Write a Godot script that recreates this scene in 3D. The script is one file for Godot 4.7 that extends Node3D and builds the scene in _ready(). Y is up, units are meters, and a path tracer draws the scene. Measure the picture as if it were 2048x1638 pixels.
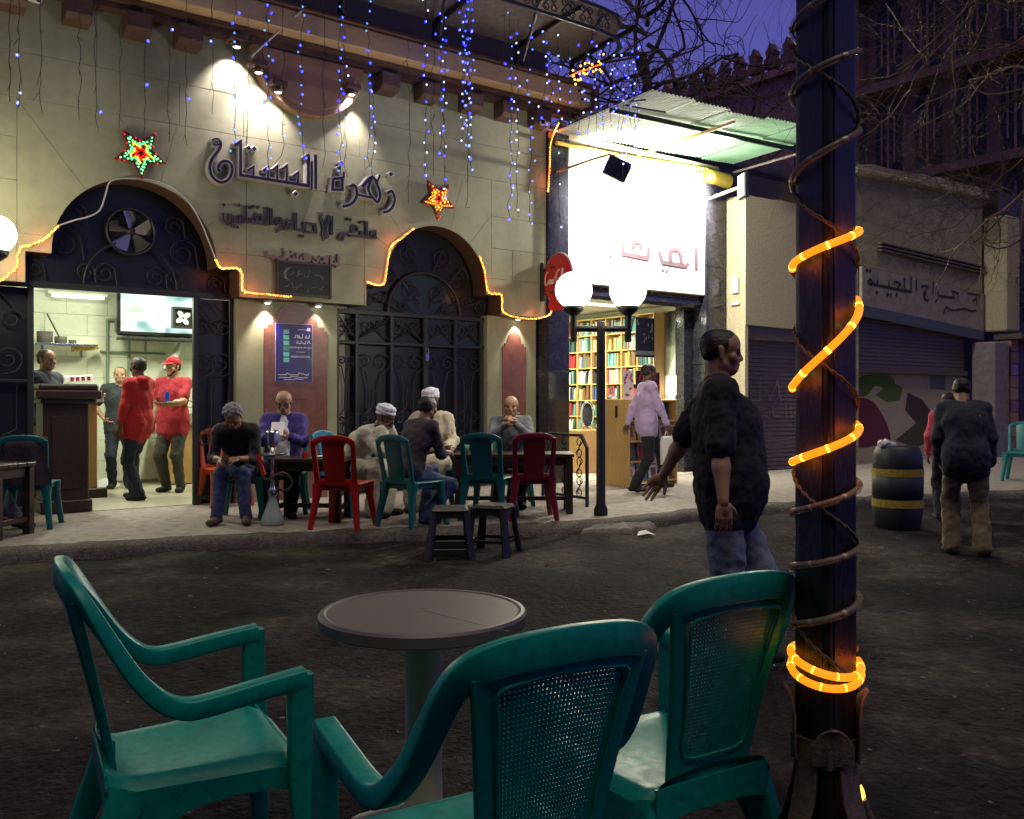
extends Node3D
# A street café at dusk. The café front is a plane: s runs along it, h is height, d stands out of it towards the street.
const UX := Vector3(0.80048, 0, -0.59936)
const NX := Vector3(0.59936, 0, 0.80048)
const EYE := 1.35
const PAVE := 0.12
var FT := Transform3D(Basis(UX, Vector3.UP, NX), Vector3(-3.57, 0, -10.6))
var M := {}
var names := {}
var wob := FastNoiseLite.new()
var rng := RandomNumberGenerator.new()

func _ready() -> void:
	rng.seed = 7
	wob.seed = 3
	wob.frequency = 1.0
	wob.fractal_octaves = 3
	# ---- camera, sky, dusk light, exposure
	var cam := Camera3D.new()
	cam.name = "camera"
	cam.projection = Camera3D.PROJECTION_FRUSTUM
	cam.near = 0.05
	cam.far = 400.0
	cam.size = 0.05 * 1638.0 / 1855.0
	cam.frustum_offset = Vector2(0, -0.05 * 19.0 / 1855.0)
	cam.position = Vector3(0, EYE, 0)
	add_child(cam)
	cam.current = true
	var env := Environment.new()
	var sky := Sky.new()
	var sm := ProceduralSkyMaterial.new()
	sm.sky_top_color = lin(0.04, 0.042, 0.085)
	sm.sky_horizon_color = lin(0.15, 0.14, 0.66)
	sm.sky_curve = 0.42
	sm.sky_energy_multiplier = 1.0
	sm.ground_bottom_color = lin(0.01, 0.01, 0.015)
	sm.ground_horizon_color = lin(0.02, 0.018, 0.03)
	sm.ground_curve = 0.1
	sm.sun_angle_max = 1.0
	sky.sky_material = sm
	env.background_mode = Environment.BG_SKY
	env.sky = sky
	env.background_energy_multiplier = 0.95
	env.tonemap_mode = Environment.TONE_MAPPER_LINEAR
	env.tonemap_exposure = 1.0
	env.sdfgi_enabled = true
	env.ssao_enabled = true
	env.ssil_enabled = true
	var we := WorldEnvironment.new()
	we.name = "world_environment"
	we.environment = env
	add_child(we)
	var sun := DirectionalLight3D.new()
	sun.name = "dusk_light"
	sun.light_energy = 0.36
	sun.light_color = Color(1.0, 0.93, 0.82)
	sun.light_angular_distance = 40.0
	sun.shadow_enabled = true
	sun.sky_mode = DirectionalLight3D.SKY_MODE_LIGHT_ONLY
	add_child(sun)
	sun.look_at_from_position(Vector3.ZERO, Vector3(-0.1, -1.0, -0.3))
	materials()
	# ---- large structure
	ground()
	cafe_front()
	cafe_room()
	bookshop()
	canopies()
	garage_row()
	added_house_behind()
	far_building()
	trees()
	# ---- lamps, signs, furniture, people, small things
	lamps()
	letters()
	stars_and_strings()
	iron_gates()
	chairs()
	tables()
	pole()
	people()
	small_things()

# ------------------------------------------------------------------ helpers
func lin(r: float, g: float, b: float) -> Color:
	return Color(r, g, b).linear_to_srgb()

func sv(x: float, y: float, d := 0.0) -> Vector2:   # surveyed point of the photograph on the plane d in front of the café wall: (s, h)
	var k := (x - 1024.0) / 1855.0
	var o := FT.origin + NX * d
	var s := (-o.z * k - o.x) / (UX.x + UX.z * k)
	return Vector2(s, EYE + (800.0 - y) / 1855.0 * (-o.z - UX.z * s))

func gp(x: float, y: float, h := 0.0) -> Vector3:   # surveyed point on level ground at height h
	var z := (EYE - h) * 1855.0 / (y - 800.0)
	return Vector3((x - 1024.0) / 1855.0 * z, h, -z)

func pt(x: float, y: float, z: float) -> Vector3:   # surveyed point at distance z
	return Vector3((x - 1024.0) / 1855.0 * z, EYE + (800.0 - y) / 1855.0 * z, -z)

func fx(s: float, h: float, d: float, turn := 0.0) -> Transform3D:   # a place on the café front, facing the street
	return FT * Transform3D(Basis(Vector3.UP, turn), Vector3(s, h, d))

func numbered(n: String) -> String:
	names[n] = names.get(n, -1) + 1
	return n if names[n] == 0 else "%s_%03d" % [n, names[n]]

func tag(o: Node, label: String, cat: String, group := "") -> Node:
	o.set_meta("label", label)
	o.set_meta("category", cat)
	if group:
		o.set_meta("group", group)
	return o

func thing(nm: String, label: String, cat: String, xf := Transform3D(), group := "") -> Node3D:
	var o := Node3D.new()
	o.name = numbered(nm)
	add_child(o)
	o.transform = xf
	tag(o, label, cat, group)
	return o

func mesh_of(st: SurfaceTool) -> ArrayMesh:
	st.generate_normals()
	return st.commit()

func part(nm: String, st: SurfaceTool, m: Material, parent: Node, label := "") -> MeshInstance3D:
	return piece(nm, mesh_of(st), m, parent, Transform3D(), label)

func piece(nm: String, mesh: Mesh, m: Material, parent: Node, xf := Transform3D(), label := "") -> MeshInstance3D:
	var o := MeshInstance3D.new()
	o.mesh = mesh
	o.material_override = m
	o.transform = xf
	o.name = numbered(nm) if parent == self else nm
	parent.add_child(o, true)
	if label:
		o.set_meta("label", label)
	return o

func struct(nm: String, st: SurfaceTool, m: Material, xf := Transform3D()) -> MeshInstance3D:
	var o := piece(nm, mesh_of(st), m, self, xf)
	o.set_meta("kind", "structure")
	return o

func solo(nm: String, st: SurfaceTool, m: Material, label: String, cat: String, xf := Transform3D(), group := "") -> MeshInstance3D:
	var o := piece(nm, mesh_of(st), m, self, xf)
	tag(o, label, cat, group)
	return o

func stuff(o: Node) -> Node:
	o.set_meta("kind", "stuff")
	return o

func new_st() -> SurfaceTool:
	var st := SurfaceTool.new()
	st.begin(Mesh.PRIMITIVE_TRIANGLES)
	st.set_smooth_group(-1)
	return st

func t3(st: SurfaceTool, a: Vector3, b: Vector3, c: Vector3, n: Vector3) -> void:
	st.add_vertex(a)
	if (b - a).cross(c - a).dot(n) > 0.0:
		st.add_vertex(c)
		st.add_vertex(b)
	else:
		st.add_vertex(b)
		st.add_vertex(c)

func q4(st: SurfaceTool, a: Vector3, b: Vector3, c: Vector3, d: Vector3, n: Vector3) -> void:
	t3(st, a, b, c, n)
	t3(st, a, c, d, n)

func box(st: SurfaceTool, c: Vector3, s: Vector3, b := Basis(), xf := Transform3D()) -> void:
	bev(st, c, s, 0.0, b, xf)

func bev(st: SurfaceTool, c: Vector3, s: Vector3, r: float, b := Basis(), xf := Transform3D()) -> void:   # box with chamfered edges
	st.set_smooth_group(-1)
	var e := s * 0.5
	var at := xf * Transform3D(b, c)
	for ax in 3:
		var u := (ax + 1) % 3
		var v := (ax + 2) % 3
		for sg in [-1.0, 1.0]:
			var n := Vector3.ZERO
			n[ax] = sg
			var co := []
			for k in [[-1, -1], [1, -1], [1, 1], [-1, 1]]:
				var p := Vector3.ZERO
				p[ax] = e[ax] * sg
				p[u] = (e[u] - r) * k[0]
				p[v] = (e[v] - r) * k[1]
				co.append(at * p)
			q4(st, co[0], co[1], co[2], co[3], at.basis * n)
	if r > 0.0:
		for ax in 3:
			var u := (ax + 1) % 3
			var v := (ax + 2) % 3
			for k in [[-1, -1], [1, -1], [1, 1], [-1, 1]]:
				var co := []
				for j in [[0, -1], [0, 1], [1, 1], [1, -1]]:
					var p := Vector3.ZERO
					p[ax] = (e[ax] - r) * j[1]
					p[u] = (e[u] - (r if j[0] else 0.0)) * k[0]
					p[v] = (e[v] - (0.0 if j[0] else r)) * k[1]
					co.append(at * p)
				var n := Vector3.ZERO
				n[u] = k[0]
				n[v] = k[1]
				q4(st, co[0], co[1], co[2], co[3], at.basis * n)
		for k in 8:
			var g := Vector3(1 if k & 1 else -1, 1 if k & 2 else -1, 1 if k & 4 else -1)
			var i := e - Vector3(r, r, r)
			t3(st, at * (Vector3(e.x, i.y, i.z) * g), at * (Vector3(i.x, e.y, i.z) * g), at * (Vector3(i.x, i.y, e.z) * g), at.basis * g)

func prism(st: SurfaceTool, poly: PackedVector2Array, z0: float, z1: float, xf := Transform3D(), bevel := 0.0) -> void:   # polygon in x, y pulled from z0 to z1
	st.set_smooth_group(-1)
	var n := poly.size()
	var area := 0.0
	for i in n:
		area += poly[i].cross(poly[(i + 1) % n])
	if area < 0.0:
		poly = poly.duplicate()
		poly.reverse()
	var front := poly
	if bevel > 0.0:
		var ins := Geometry2D.offset_polygon(poly, -bevel)
		if ins.size() == 1 and ins[0].size() == n:
			front = ins[0]
			var best := 0
			for i in n:
				if front[i].distance_to(poly[0]) < front[best].distance_to(poly[0]):
					best = i
			front = front.slice(best) + front.slice(0, best)
		else:
			bevel = 0.0
	var tri := Geometry2D.triangulate_polygon(front)
	var up := xf.basis.z.normalized()
	for i in range(0, tri.size(), 3):
		t3(st, xf * v3(front[tri[i]], z1), xf * v3(front[tri[i + 1]], z1), xf * v3(front[tri[i + 2]], z1), up)
	tri = Geometry2D.triangulate_polygon(poly)
	for i in range(0, tri.size(), 3):
		t3(st, xf * v3(poly[tri[i]], z0), xf * v3(poly[tri[i + 1]], z0), xf * v3(poly[tri[i + 2]], z0), -up)
	for i in n:
		var a := poly[i]
		var b := poly[(i + 1) % n]
		var o := xf.basis * Vector3((b - a).y, -(b - a).x, 0)
		q4(st, xf * v3(a, z0), xf * v3(b, z0), xf * v3(b, z1 - bevel), xf * v3(a, z1 - bevel), o)
		if bevel > 0.0:
			q4(st, xf * v3(a, z1 - bevel), xf * v3(b, z1 - bevel), xf * v3(front[(i + 1) % n], z1), xf * v3(front[i], z1), o + up * o.length())

func v3(p: Vector2, z: float) -> Vector3:
	return Vector3(p.x, p.y, z)

func rect(x0: float, y0: float, x1: float, y1: float) -> PackedVector2Array:
	return PackedVector2Array([Vector2(x0, y0), Vector2(x1, y0), Vector2(x1, y1), Vector2(x0, y1)])

func tube(st: SurfaceTool, pts: Array, r: float, n := 6, r1 := -1.0, caps := true, xf := Transform3D()) -> void:
	if r1 < 0.0:
		r1 = r
	st.set_smooth_group(1)
	var m := pts.size()
	var side := Vector3.ZERO
	var prev := []
	var pc := Vector3.ZERO
	for i in m:
		var c: Vector3 = pts[i]
		var t: Vector3 = (pts[mini(i + 1, m - 1)] - pts[maxi(i - 1, 0)]).normalized()
		if i == 0:
			side = t.cross(Vector3.UP if absf(t.y) < 0.9 else Vector3.RIGHT).normalized()
		else:
			side = (side - t * side.dot(t)).normalized()
		var up := t.cross(side)
		var rr := lerpf(r, r1, float(i) / maxf(1, m - 1))
		var ring := []
		for k in n:
			var a := TAU * k / n
			ring.append(xf * (c + (side * cos(a) + up * sin(a)) * rr))
		var wc := xf * c
		if i > 0:
			for k in n:
				var k2 := (k + 1) % n
				q4(st, prev[k], prev[k2], ring[k2], ring[k], prev[k] + ring[k2] - pc - wc)
		if caps and (i == 0 or i == m - 1):
			st.set_smooth_group(-1)
			var o := xf.basis * (t if i else -t)
			for k in range(1, n - 1):
				t3(st, ring[0], ring[k], ring[k + 1], o)
			st.set_smooth_group(1)
		prev = ring
		pc = wc

func beam(st: SurfaceTool, pts: Array, A: Array, hw: Array, hh: Array, rad := 0.3, xf := Transform3D()) -> void:   # rounded bar: A is its wide direction at each point, hw and hh its half sizes
	var m := pts.size()
	var prev := []
	var pc := Vector3.ZERO
	for i in m:
		var c: Vector3 = pts[i]
		var t: Vector3 = (pts[mini(i + 1, m - 1)] - pts[maxi(i - 1, 0)]).normalized()
		var a: Vector3 = A[i]
		a = (a - t * a.dot(t)).normalized()
		var b := t.cross(a)
		var w: float = hw[i]
		var h: float = hh[i]
		var e := minf(w, h) * rad
		var ring := []
		for k in [[1, 1], [-1, 1], [-1, -1], [1, -1]]:
			var two := [Vector2(w, h - e), Vector2(w - e * 0.3, h - e * 0.3), Vector2(w - e, h)]
			if k[0] * k[1] < 0:
				two.reverse()
			for p: Vector2 in two:
				ring.append(xf * (c + a * p.x * k[0] + b * p.y * k[1]))
		var wc := xf * c
		var n := ring.size()
		if i > 0:
			st.set_smooth_group(1)
			for k in n:
				var k2 := (k + 1) % n
				q4(st, prev[k], prev[k2], ring[k2], ring[k], prev[k] + prev[k2] + ring[k2] + ring[k] - 2.0 * (pc + wc))
		if i == 0 or i == m - 1:
			st.set_smooth_group(-1)
			for k in range(1, n - 1):
				t3(st, ring[0], ring[k], ring[k + 1], xf.basis * (t if i else -t))
		prev = ring
		pc = wc

func lathe(st: SurfaceTool, prof: Array, n := 20, xf := Transform3D(), soft := true) -> void:   # (radius, height) pairs turned round y
	for i in prof.size() - 1:
		var p: Vector2 = prof[i]
		var q: Vector2 = prof[i + 1]
		st.set_smooth_group(1 if soft else 2 + i)
		for k in n:
			var a := TAU * k / n
			var b := TAU * (k + 1) / n
			var o := Vector3(cos((a + b) / 2) * (q.y - p.y), p.x - q.x, sin((a + b) / 2) * (q.y - p.y))
			var c := [Vector3(cos(a) * p.x, p.y, sin(a) * p.x), Vector3(cos(b) * p.x, p.y, sin(b) * p.x), Vector3(cos(b) * q.x, q.y, sin(b) * q.x), Vector3(cos(a) * q.x, q.y, sin(a) * q.x)]
			if p.x < 1e-5:
				t3(st, xf * c[0], xf * c[2], xf * c[3], xf.basis * o)
			elif q.x < 1e-5:
				t3(st, xf * c[0], xf * c[1], xf * c[2], xf.basis * o)
			else:
				q4(st, xf * c[0], xf * c[1], xf * c[2], xf * c[3], xf.basis * o)

func ball(st: SurfaceTool, c: Vector3, r: float, n := 8, sc := Vector3.ONE) -> void:
	var prof := []
	var m := maxi(4, n / 2)
	for i in m + 1:
		prof.append(Vector2(sin(PI * i / m) * r, -cos(PI * i / m) * r))
	lathe(st, prof, n, Transform3D(Basis.from_scale(sc), c))

func ribbon(st: SurfaceTool, pts: PackedVector2Array, w: float, z0: float, z1: float, xf := Transform3D()) -> void:   # a pen stroke of width w, pulled from z0 to z1
	st.set_smooth_group(-1)
	var m := pts.size()
	var L := []
	var R := []
	var closed := m > 3 and pts[0].distance_to(pts[m - 1]) < 1e-5
	for i in m:
		var a: Vector2 = pts[i] - pts[i - 1] if i > 0 else (pts[m - 1] - pts[m - 2] if closed else pts[1] - pts[0])
		var b: Vector2 = pts[i + 1] - pts[i] if i < m - 1 else (pts[1] - pts[0] if closed else a)
		a = a.normalized()
		b = b.normalized()
		var n1 := Vector2(-a.y, a.x)
		var n2 := Vector2(-b.y, b.x)
		var mi := (n1 + n2).normalized()
		var k := minf(1.0 / maxf(0.35, mi.dot(n1)), 2.0)
		L.append(pts[i] + mi * k * w * 0.5)
		R.append(pts[i] - mi * k * w * 0.5)
	var up := xf.basis.z
	for i in m - 1:
		q4(st, xf * v3(L[i], z1), xf * v3(L[i + 1], z1), xf * v3(R[i + 1], z1), xf * v3(R[i], z1), up)
		var s := xf.basis * v3(L[i] - R[i], 0)
		q4(st, xf * v3(L[i], z0), xf * v3(L[i + 1], z0), xf * v3(L[i + 1], z1), xf * v3(L[i], z1), s)
		q4(st, xf * v3(R[i], z0), xf * v3(R[i + 1], z0), xf * v3(R[i + 1], z1), xf * v3(R[i], z1), -s)
	if not closed:
		q4(st, xf * v3(L[0], z0), xf * v3(R[0], z0), xf * v3(R[0], z1), xf * v3(L[0], z1), xf.basis * v3(pts[0] - pts[1], 0))
		q4(st, xf * v3(L[m - 1], z0), xf * v3(R[m - 1], z0), xf * v3(R[m - 1], z1), xf * v3(L[m - 1], z1), xf.basis * v3(pts[m - 1] - pts[m - 2], 0))

func smooth_line(pts: Array, sub := 6, closed := false) -> Array:   # a curve through the points
	var out := []
	var m := pts.size()
	for i in (m if closed else m - 1):
		var p0 = pts[(i - 1 + m) % m] if closed else pts[maxi(i - 1, 0)]
		var p1 = pts[i]
		var p2 = pts[(i + 1) % m]
		var p3 = pts[(i + 2) % m] if closed else pts[mini(i + 2, m - 1)]
		for k in sub:
			out.append(p1.cubic_interpolate(p2, p0, p3, float(k) / sub))
	if not closed:
		out.append(pts[m - 1])
	return out

func omni(nm: String, at: Vector3, e: float, c: Color, size: float) -> void:
	var l := OmniLight3D.new()
	l.name = nm
	l.position = at
	l.light_energy = e
	l.light_color = c
	l.light_size = size
	l.omni_range = 30.0
	l.omni_attenuation = 2.0
	l.shadow_enabled = true
	add_child(l, true)

func spot(nm: String, at: Vector3, to: Vector3, e: float, c: Color, angle: float, size: float) -> void:
	var l := SpotLight3D.new()
	l.name = nm
	add_child(l, true)
	l.look_at_from_position(at, to, Vector3.UP if absf((to - at).normalized().y) < 0.95 else Vector3.RIGHT)
	l.light_energy = e
	l.light_color = c
	l.spot_angle = angle
	l.spot_angle_attenuation = 0.7
	l.spot_attenuation = 2.0
	l.spot_range = 30.0
	l.light_size = size
	l.shadow_enabled = true

func area(nm: String, at: Vector3, to: Vector3, e: float, c: Color, size: Vector2, up := Vector3.UP) -> void:
	var l := AreaLight3D.new()
	l.name = nm
	add_child(l, true)
	l.look_at_from_position(at, to, up)
	l.light_energy = e
	l.light_color = c
	l.area_size = size
	l.area_normalize_energy = true
	l.area_range = 30.0
	l.area_attenuation = 2.0
	l.shadow_enabled = true

# ------------------------------------------------------------------ materials
func plain(key: String, c: Color, rough := 0.6, metal := 0.0) -> StandardMaterial3D:
	var m := StandardMaterial3D.new()
	m.resource_name = key
	m.albedo_color = c
	m.roughness = rough
	m.metallic = metal
	M[key] = m
	return m

func noise_tex(sd: int, freq: float, oct: int, ramp: Array, bump := 0.0, size := 512, kind := FastNoiseLite.TYPE_SIMPLEX_SMOOTH) -> NoiseTexture2D:
	var f := FastNoiseLite.new()
	f.noise_type = kind
	f.seed = sd
	f.frequency = freq
	f.fractal_octaves = oct
	f.fractal_gain = 0.6
	var t := NoiseTexture2D.new()
	t.width = size
	t.height = size
	t.seamless = true
	t.noise = f
	if bump > 0.0:
		t.as_normal_map = true
		t.bump_strength = bump
	else:
		var g := Gradient.new()
		g.offsets = PackedFloat32Array([])
		var off := PackedFloat32Array()
		var cols := PackedColorArray()
		for i in ramp.size():
			off.append(float(i) / (ramp.size() - 1))
			cols.append(ramp[i])
		g.offsets = off
		g.colors = cols
		t.color_ramp = g
	return t

func grain(key: String, ramp: Array, rough: float, tile: float, bump := 0.0, freq := 0.02, oct := 5, world := true, stretch := Vector3.ONE, metal := 0.0, kind := FastNoiseLite.TYPE_SIMPLEX_SMOOTH) -> StandardMaterial3D:
	var m := plain(key, Color.WHITE, rough, metal)
	m.albedo_texture = noise_tex(hash(key) % 1000, freq, oct, ramp, 0.0, 512, kind)
	if bump > 0.0:
		m.normal_enabled = true
		m.normal_texture = noise_tex(hash(key) % 1000, freq * 2.0, oct, [], bump * 8.0)
		m.normal_scale = bump
	m.uv1_triplanar = true
	m.uv1_world_triplanar = world
	m.uv1_scale = stretch / tile
	return m

func glow(key: String, c: Color, e: float) -> StandardMaterial3D:
	var m := plain(key, Color(0.8, 0.8, 0.8) if c.b > 0.5 else c.darkened(0.5), 0.4)
	m.emission_enabled = true
	m.emission = c
	m.emission_energy_multiplier = e
	return m

func materials() -> void:
	grain("asphalt", [lin(0.015, 0.014, 0.014), lin(0.034, 0.031, 0.03), lin(0.052, 0.047, 0.045), lin(0.125, 0.113, 0.102)], 0.95, 1.3, 0.9, 0.018, 7)
	var asp: StandardMaterial3D = M.asphalt
	asp.metallic_specular = 0.25
	asp.detail_enabled = true
	asp.detail_blend_mode = BaseMaterial3D.BLEND_MODE_MUL
	asp.detail_albedo = noise_tex(77, 0.009, 6, [Color(0.3, 0.3, 0.32), Color(0.5, 0.48, 0.5), Color(0.62, 0.6, 0.6), Color(0.95, 0.93, 0.88), Color(1, 0.98, 0.92)])
	asp.detail_uv_layer = BaseMaterial3D.DETAIL_UV_2
	asp.uv2_triplanar = true
	asp.uv2_world_triplanar = true
	asp.uv2_scale = Vector3.ONE / 7.3
	grain("tar", [lin(0.012, 0.012, 0.013), lin(0.022, 0.021, 0.021), lin(0.04, 0.038, 0.036)], 0.62, 0.9, 0.5, 0.02, 6)
	grain("pave", [lin(0.13, 0.115, 0.10), lin(0.24, 0.215, 0.185), lin(0.3, 0.27, 0.235)], 0.85, 1.3, 0.6, 0.015, 6)
	grain("kerb_stone", [lin(0.025, 0.022, 0.02), lin(0.07, 0.062, 0.055), lin(0.13, 0.118, 0.1)], 0.9, 0.6, 1.2, 0.02, 6)
	grain("concrete", [lin(0.06, 0.052, 0.048), lin(0.12, 0.108, 0.095), lin(0.18, 0.16, 0.14)], 0.9, 0.9, 0.8, 0.015, 6)
	grain("floor_tile", [lin(0.34, 0.31, 0.24), lin(0.46, 0.42, 0.33)], 0.4, 1.2, 0.1)
	grain("stone", [lin(0.33, 0.335, 0.21), lin(0.39, 0.395, 0.255), lin(0.43, 0.435, 0.285)], 0.75, 1.4, 0.25, 0.012, 6)
	plain("joint", lin(0.2, 0.195, 0.13), 0.9)
	var sto: StandardMaterial3D = M.stone
	sto.detail_enabled = true
	sto.detail_blend_mode = BaseMaterial3D.BLEND_MODE_MUL
	sto.detail_albedo = noise_tex(31, 0.008, 6, [Color(0.74, 0.73, 0.7), Color(0.9, 0.9, 0.88), Color(0.97, 0.97, 0.96), Color(1, 1, 1)])
	sto.detail_uv_layer = BaseMaterial3D.DETAIL_UV_2
	sto.uv2_triplanar = true
	sto.uv2_world_triplanar = true
	sto.uv2_scale = Vector3(0.3, 0.16, 0.3)
	grain("wood_red", [lin(0.06, 0.03, 0.02), lin(0.1, 0.052, 0.035), lin(0.14, 0.076, 0.052)], 0.5, 0.6, 0.2, 0.01, 5, true, Vector3(0.4, 3, 3))
	grain("wood_light", [lin(0.46, 0.31, 0.16), lin(0.58, 0.4, 0.23)], 0.5, 0.8, 0.1, 0.01, 5, true, Vector3(0.4, 3, 3))
	grain("wood_dark", [lin(0.018, 0.009, 0.006), lin(0.045, 0.022, 0.014)], 0.45, 0.5, 0.2, 0.01, 5, true, Vector3(2, 0.5, 2))
	grain("wood_table", [lin(0.02, 0.012, 0.009), lin(0.05, 0.03, 0.022)], 0.42, 0.5, 0.2, 0.01, 5, true, Vector3(0.6, 2, 2))
	grain("wood_pine", [lin(0.5, 0.32, 0.1), lin(0.66, 0.45, 0.18)], 0.45, 0.7, 0.05, 0.01, 4, true, Vector3(2, 0.4, 2))
	grain("wood_counter", [lin(0.28, 0.15, 0.05), lin(0.4, 0.23, 0.09)], 0.45, 0.7, 0.05, 0.01, 4, true, Vector3(2, 0.4, 2))
	grain("marble_red", [lin(0.14, 0.055, 0.038), lin(0.21, 0.09, 0.065), lin(0.25, 0.12, 0.09)], 0.22, 0.7, 0.0, 0.01, 6)
	var bm := grain("marble_black", [lin(0.012, 0.012, 0.016), lin(0.016, 0.016, 0.022), lin(0.022, 0.022, 0.03), lin(0.03, 0.03, 0.038)], 0.16, 1.1, 0.0, 0.008, 4)
	bm.albedo_texture = noise_tex(11, 0.008, 4, [lin(0.01, 0.01, 0.014), lin(0.013, 0.013, 0.019), lin(0.016, 0.016, 0.023), lin(0.014, 0.014, 0.02), lin(0.015, 0.015, 0.021), lin(0.017, 0.017, 0.024), lin(0.015, 0.015, 0.02), lin(0.04, 0.04, 0.046), lin(0.014, 0.014, 0.02), lin(0.016, 0.016, 0.022), lin(0.013, 0.013, 0.018), lin(0.012, 0.012, 0.017)])
	grain("iron", [lin(0.006, 0.007, 0.008), lin(0.014, 0.016, 0.018)], 0.42, 0.5, 0.2, 0.03, 4)
	plain("iron_sheet", lin(0.008, 0.01, 0.012), 0.35)
	plain("iron_bar", lin(0.026, 0.028, 0.03), 0.42, 0.2)
	plain("black", lin(0.004, 0.004, 0.005), 0.6)
	plain("black_gloss", lin(0.008, 0.008, 0.009), 0.25)
	plain("silver", lin(0.55, 0.53, 0.5), 0.35, 0.1)
	plain("letter_grey", lin(0.16, 0.145, 0.135), 0.4)
	plain("letter_black", lin(0.018, 0.01, 0.014), 0.35)
	plain("letter_red", lin(0.2, 0.12, 0.11), 0.4)
	plain("chrome", lin(0.6, 0.6, 0.58), 0.2, 1.0)
	plain("white_paint", lin(0.75, 0.74, 0.7), 0.5)
	plain("white_plastic", lin(0.7, 0.7, 0.7), 0.35)
	plain("paper", lin(0.7, 0.69, 0.66), 0.8)
	plain("yellow", lin(0.65, 0.5, 0.05), 0.5)
	grain("yellow_worn", [lin(0.2, 0.15, 0.02), lin(0.5, 0.37, 0.04)], 0.6, 0.4, 0.1)
	plain("red_gloss", lin(0.5, 0.012, 0.016), 0.2)
	plain("brown_panel", lin(0.3, 0.165, 0.095), 0.6)
	plain("grout", lin(0.36, 0.37, 0.28), 0.9)
	grain("cafe_tile", [lin(0.56, 0.58, 0.45), lin(0.68, 0.69, 0.56)], 0.25, 1.2, 0.04)
	grain("ceiling", [lin(0.4, 0.4, 0.33), lin(0.5, 0.5, 0.42)], 0.9, 1.2)
	grain("stucco", [lin(0.26, 0.22, 0.13), lin(0.38, 0.33, 0.21), lin(0.46, 0.4, 0.27)], 0.95, 0.8, 1.0, 0.03, 6)
	grain("stucco_old", [lin(0.15, 0.125, 0.07), lin(0.28, 0.24, 0.14), lin(0.36, 0.31, 0.19)], 0.95, 2.2, 0.6, 0.01, 7)
	grain("shutter", [lin(0.06, 0.045, 0.036), lin(0.12, 0.092, 0.075)], 0.5, 0.8, 0.1)
	grain("far_stone", [lin(0.2, 0.1, 0.08), lin(0.32, 0.17, 0.13), lin(0.4, 0.22, 0.17)], 0.95, 2.5, 0.3, 0.02, 6)
	grain("far_stone_dark", [lin(0.13, 0.065, 0.06), lin(0.22, 0.11, 0.095)], 0.95, 2.5, 0.3, 0.02, 6)
	grain("bark", [lin(0.03, 0.02, 0.016), lin(0.1, 0.07, 0.052)], 0.9, 0.2, 0.5, 0.03, 4)
	grain("bark_pale", [lin(0.1, 0.065, 0.045), lin(0.24, 0.17, 0.12)], 0.9, 0.2, 0.5, 0.03, 4)
	plain("leaf_dark", lin(0.012, 0.02, 0.01), 0.7)
	var g1 := grain("plastic_green", [lin(0.0, 0.2, 0.165), lin(0.002, 0.24, 0.2), lin(0.006, 0.28, 0.235)], 0.36, 0.5, 0.06, 0.02, 5, false)
	g1.metallic_specular = 0.36
	g1.roughness_texture = noise_tex(41, 0.02, 5, [Color(0.55, 0.55, 0.55), Color(0.8, 0.8, 0.8), Color(1, 1, 1)])
	g1.roughness = 0.5
	g1.detail_enabled = true
	g1.detail_blend_mode = BaseMaterial3D.BLEND_MODE_MUL
	g1.detail_albedo = noise_tex(43, 0.03, 6, [Color(0.72, 0.74, 0.72), Color(0.95, 0.96, 0.95), Color(1, 1, 1), Color(1, 1, 1)])
	g1.detail_uv_layer = BaseMaterial3D.DETAIL_UV_2
	g1.uv2_triplanar = true
	g1.uv2_scale = Vector3.ONE / 0.7
	plain("plastic_teal", lin(0.006, 0.12, 0.122), 0.36)
	plain("plastic_blue", lin(0.006, 0.18, 0.33), 0.36)
	plain("plastic_red", lin(0.35, 0.01, 0.009), 0.36)
	plain("plastic_maroon", lin(0.19, 0.009, 0.027), 0.38)
	plain("plastic_orange", lin(0.36, 0.04, 0.01), 0.38)
	grain("plastic_black", [lin(0.012, 0.012, 0.012), lin(0.03, 0.03, 0.029)], 0.42, 0.3, 0.0, 0.03, 5, false)
	grain("table_top", [lin(0.085, 0.075, 0.07), lin(0.11, 0.098, 0.092), lin(0.135, 0.12, 0.112)], 0.45, 0.25, 0.25, 0.06, 4)
	grain("table_leg", [lin(0.5, 0.48, 0.3), lin(0.62, 0.6, 0.4)], 0.5, 0.6, 0.05)
	grain("pole_wood", [lin(0.005, 0.006, 0.006), lin(0.013, 0.015, 0.014), lin(0.03, 0.032, 0.03)], 0.42, 0.35, 0.4, 0.02, 6, false, Vector3(4, 0.25, 4))
	grain("rust", [lin(0.03, 0.022, 0.018), lin(0.085, 0.066, 0.055), lin(0.14, 0.115, 0.1)], 0.65, 0.3, 0.5, 0.03, 5)
	plain("rope_fibre", lin(0.1, 0.085, 0.07), 0.9)
	var rc := plain("rope_clear", Color(0.55, 0.53, 0.46, 0.4), 0.3)
	rc.transparency = BaseMaterial3D.TRANSPARENCY_ALPHA
	plain("rope_dull", lin(0.3, 0.27, 0.2), 0.15)
	glow("rope_lit", Color(1.0, 0.52, 0.07), 1.7)
	glow("rope_bulb", Color(1.0, 0.8, 0.3), 3.2)
	glow("chain_lit", Color(1.0, 0.45, 0.05), 1.5)
	glow("chain_bulb", Color(1.0, 0.72, 0.3), 4.0)
	glow("led_blue", Color(0.03, 0.07, 1.0), 7.0)
	glow("led_sky", Color(0.2, 0.5, 1.0), 2.2)
	glow("led_white", Color(0.6, 0.68, 1.0), 4.0)
	glow("led_red", Color(1.0, 0.05, 0.08), 1.2)
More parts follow.
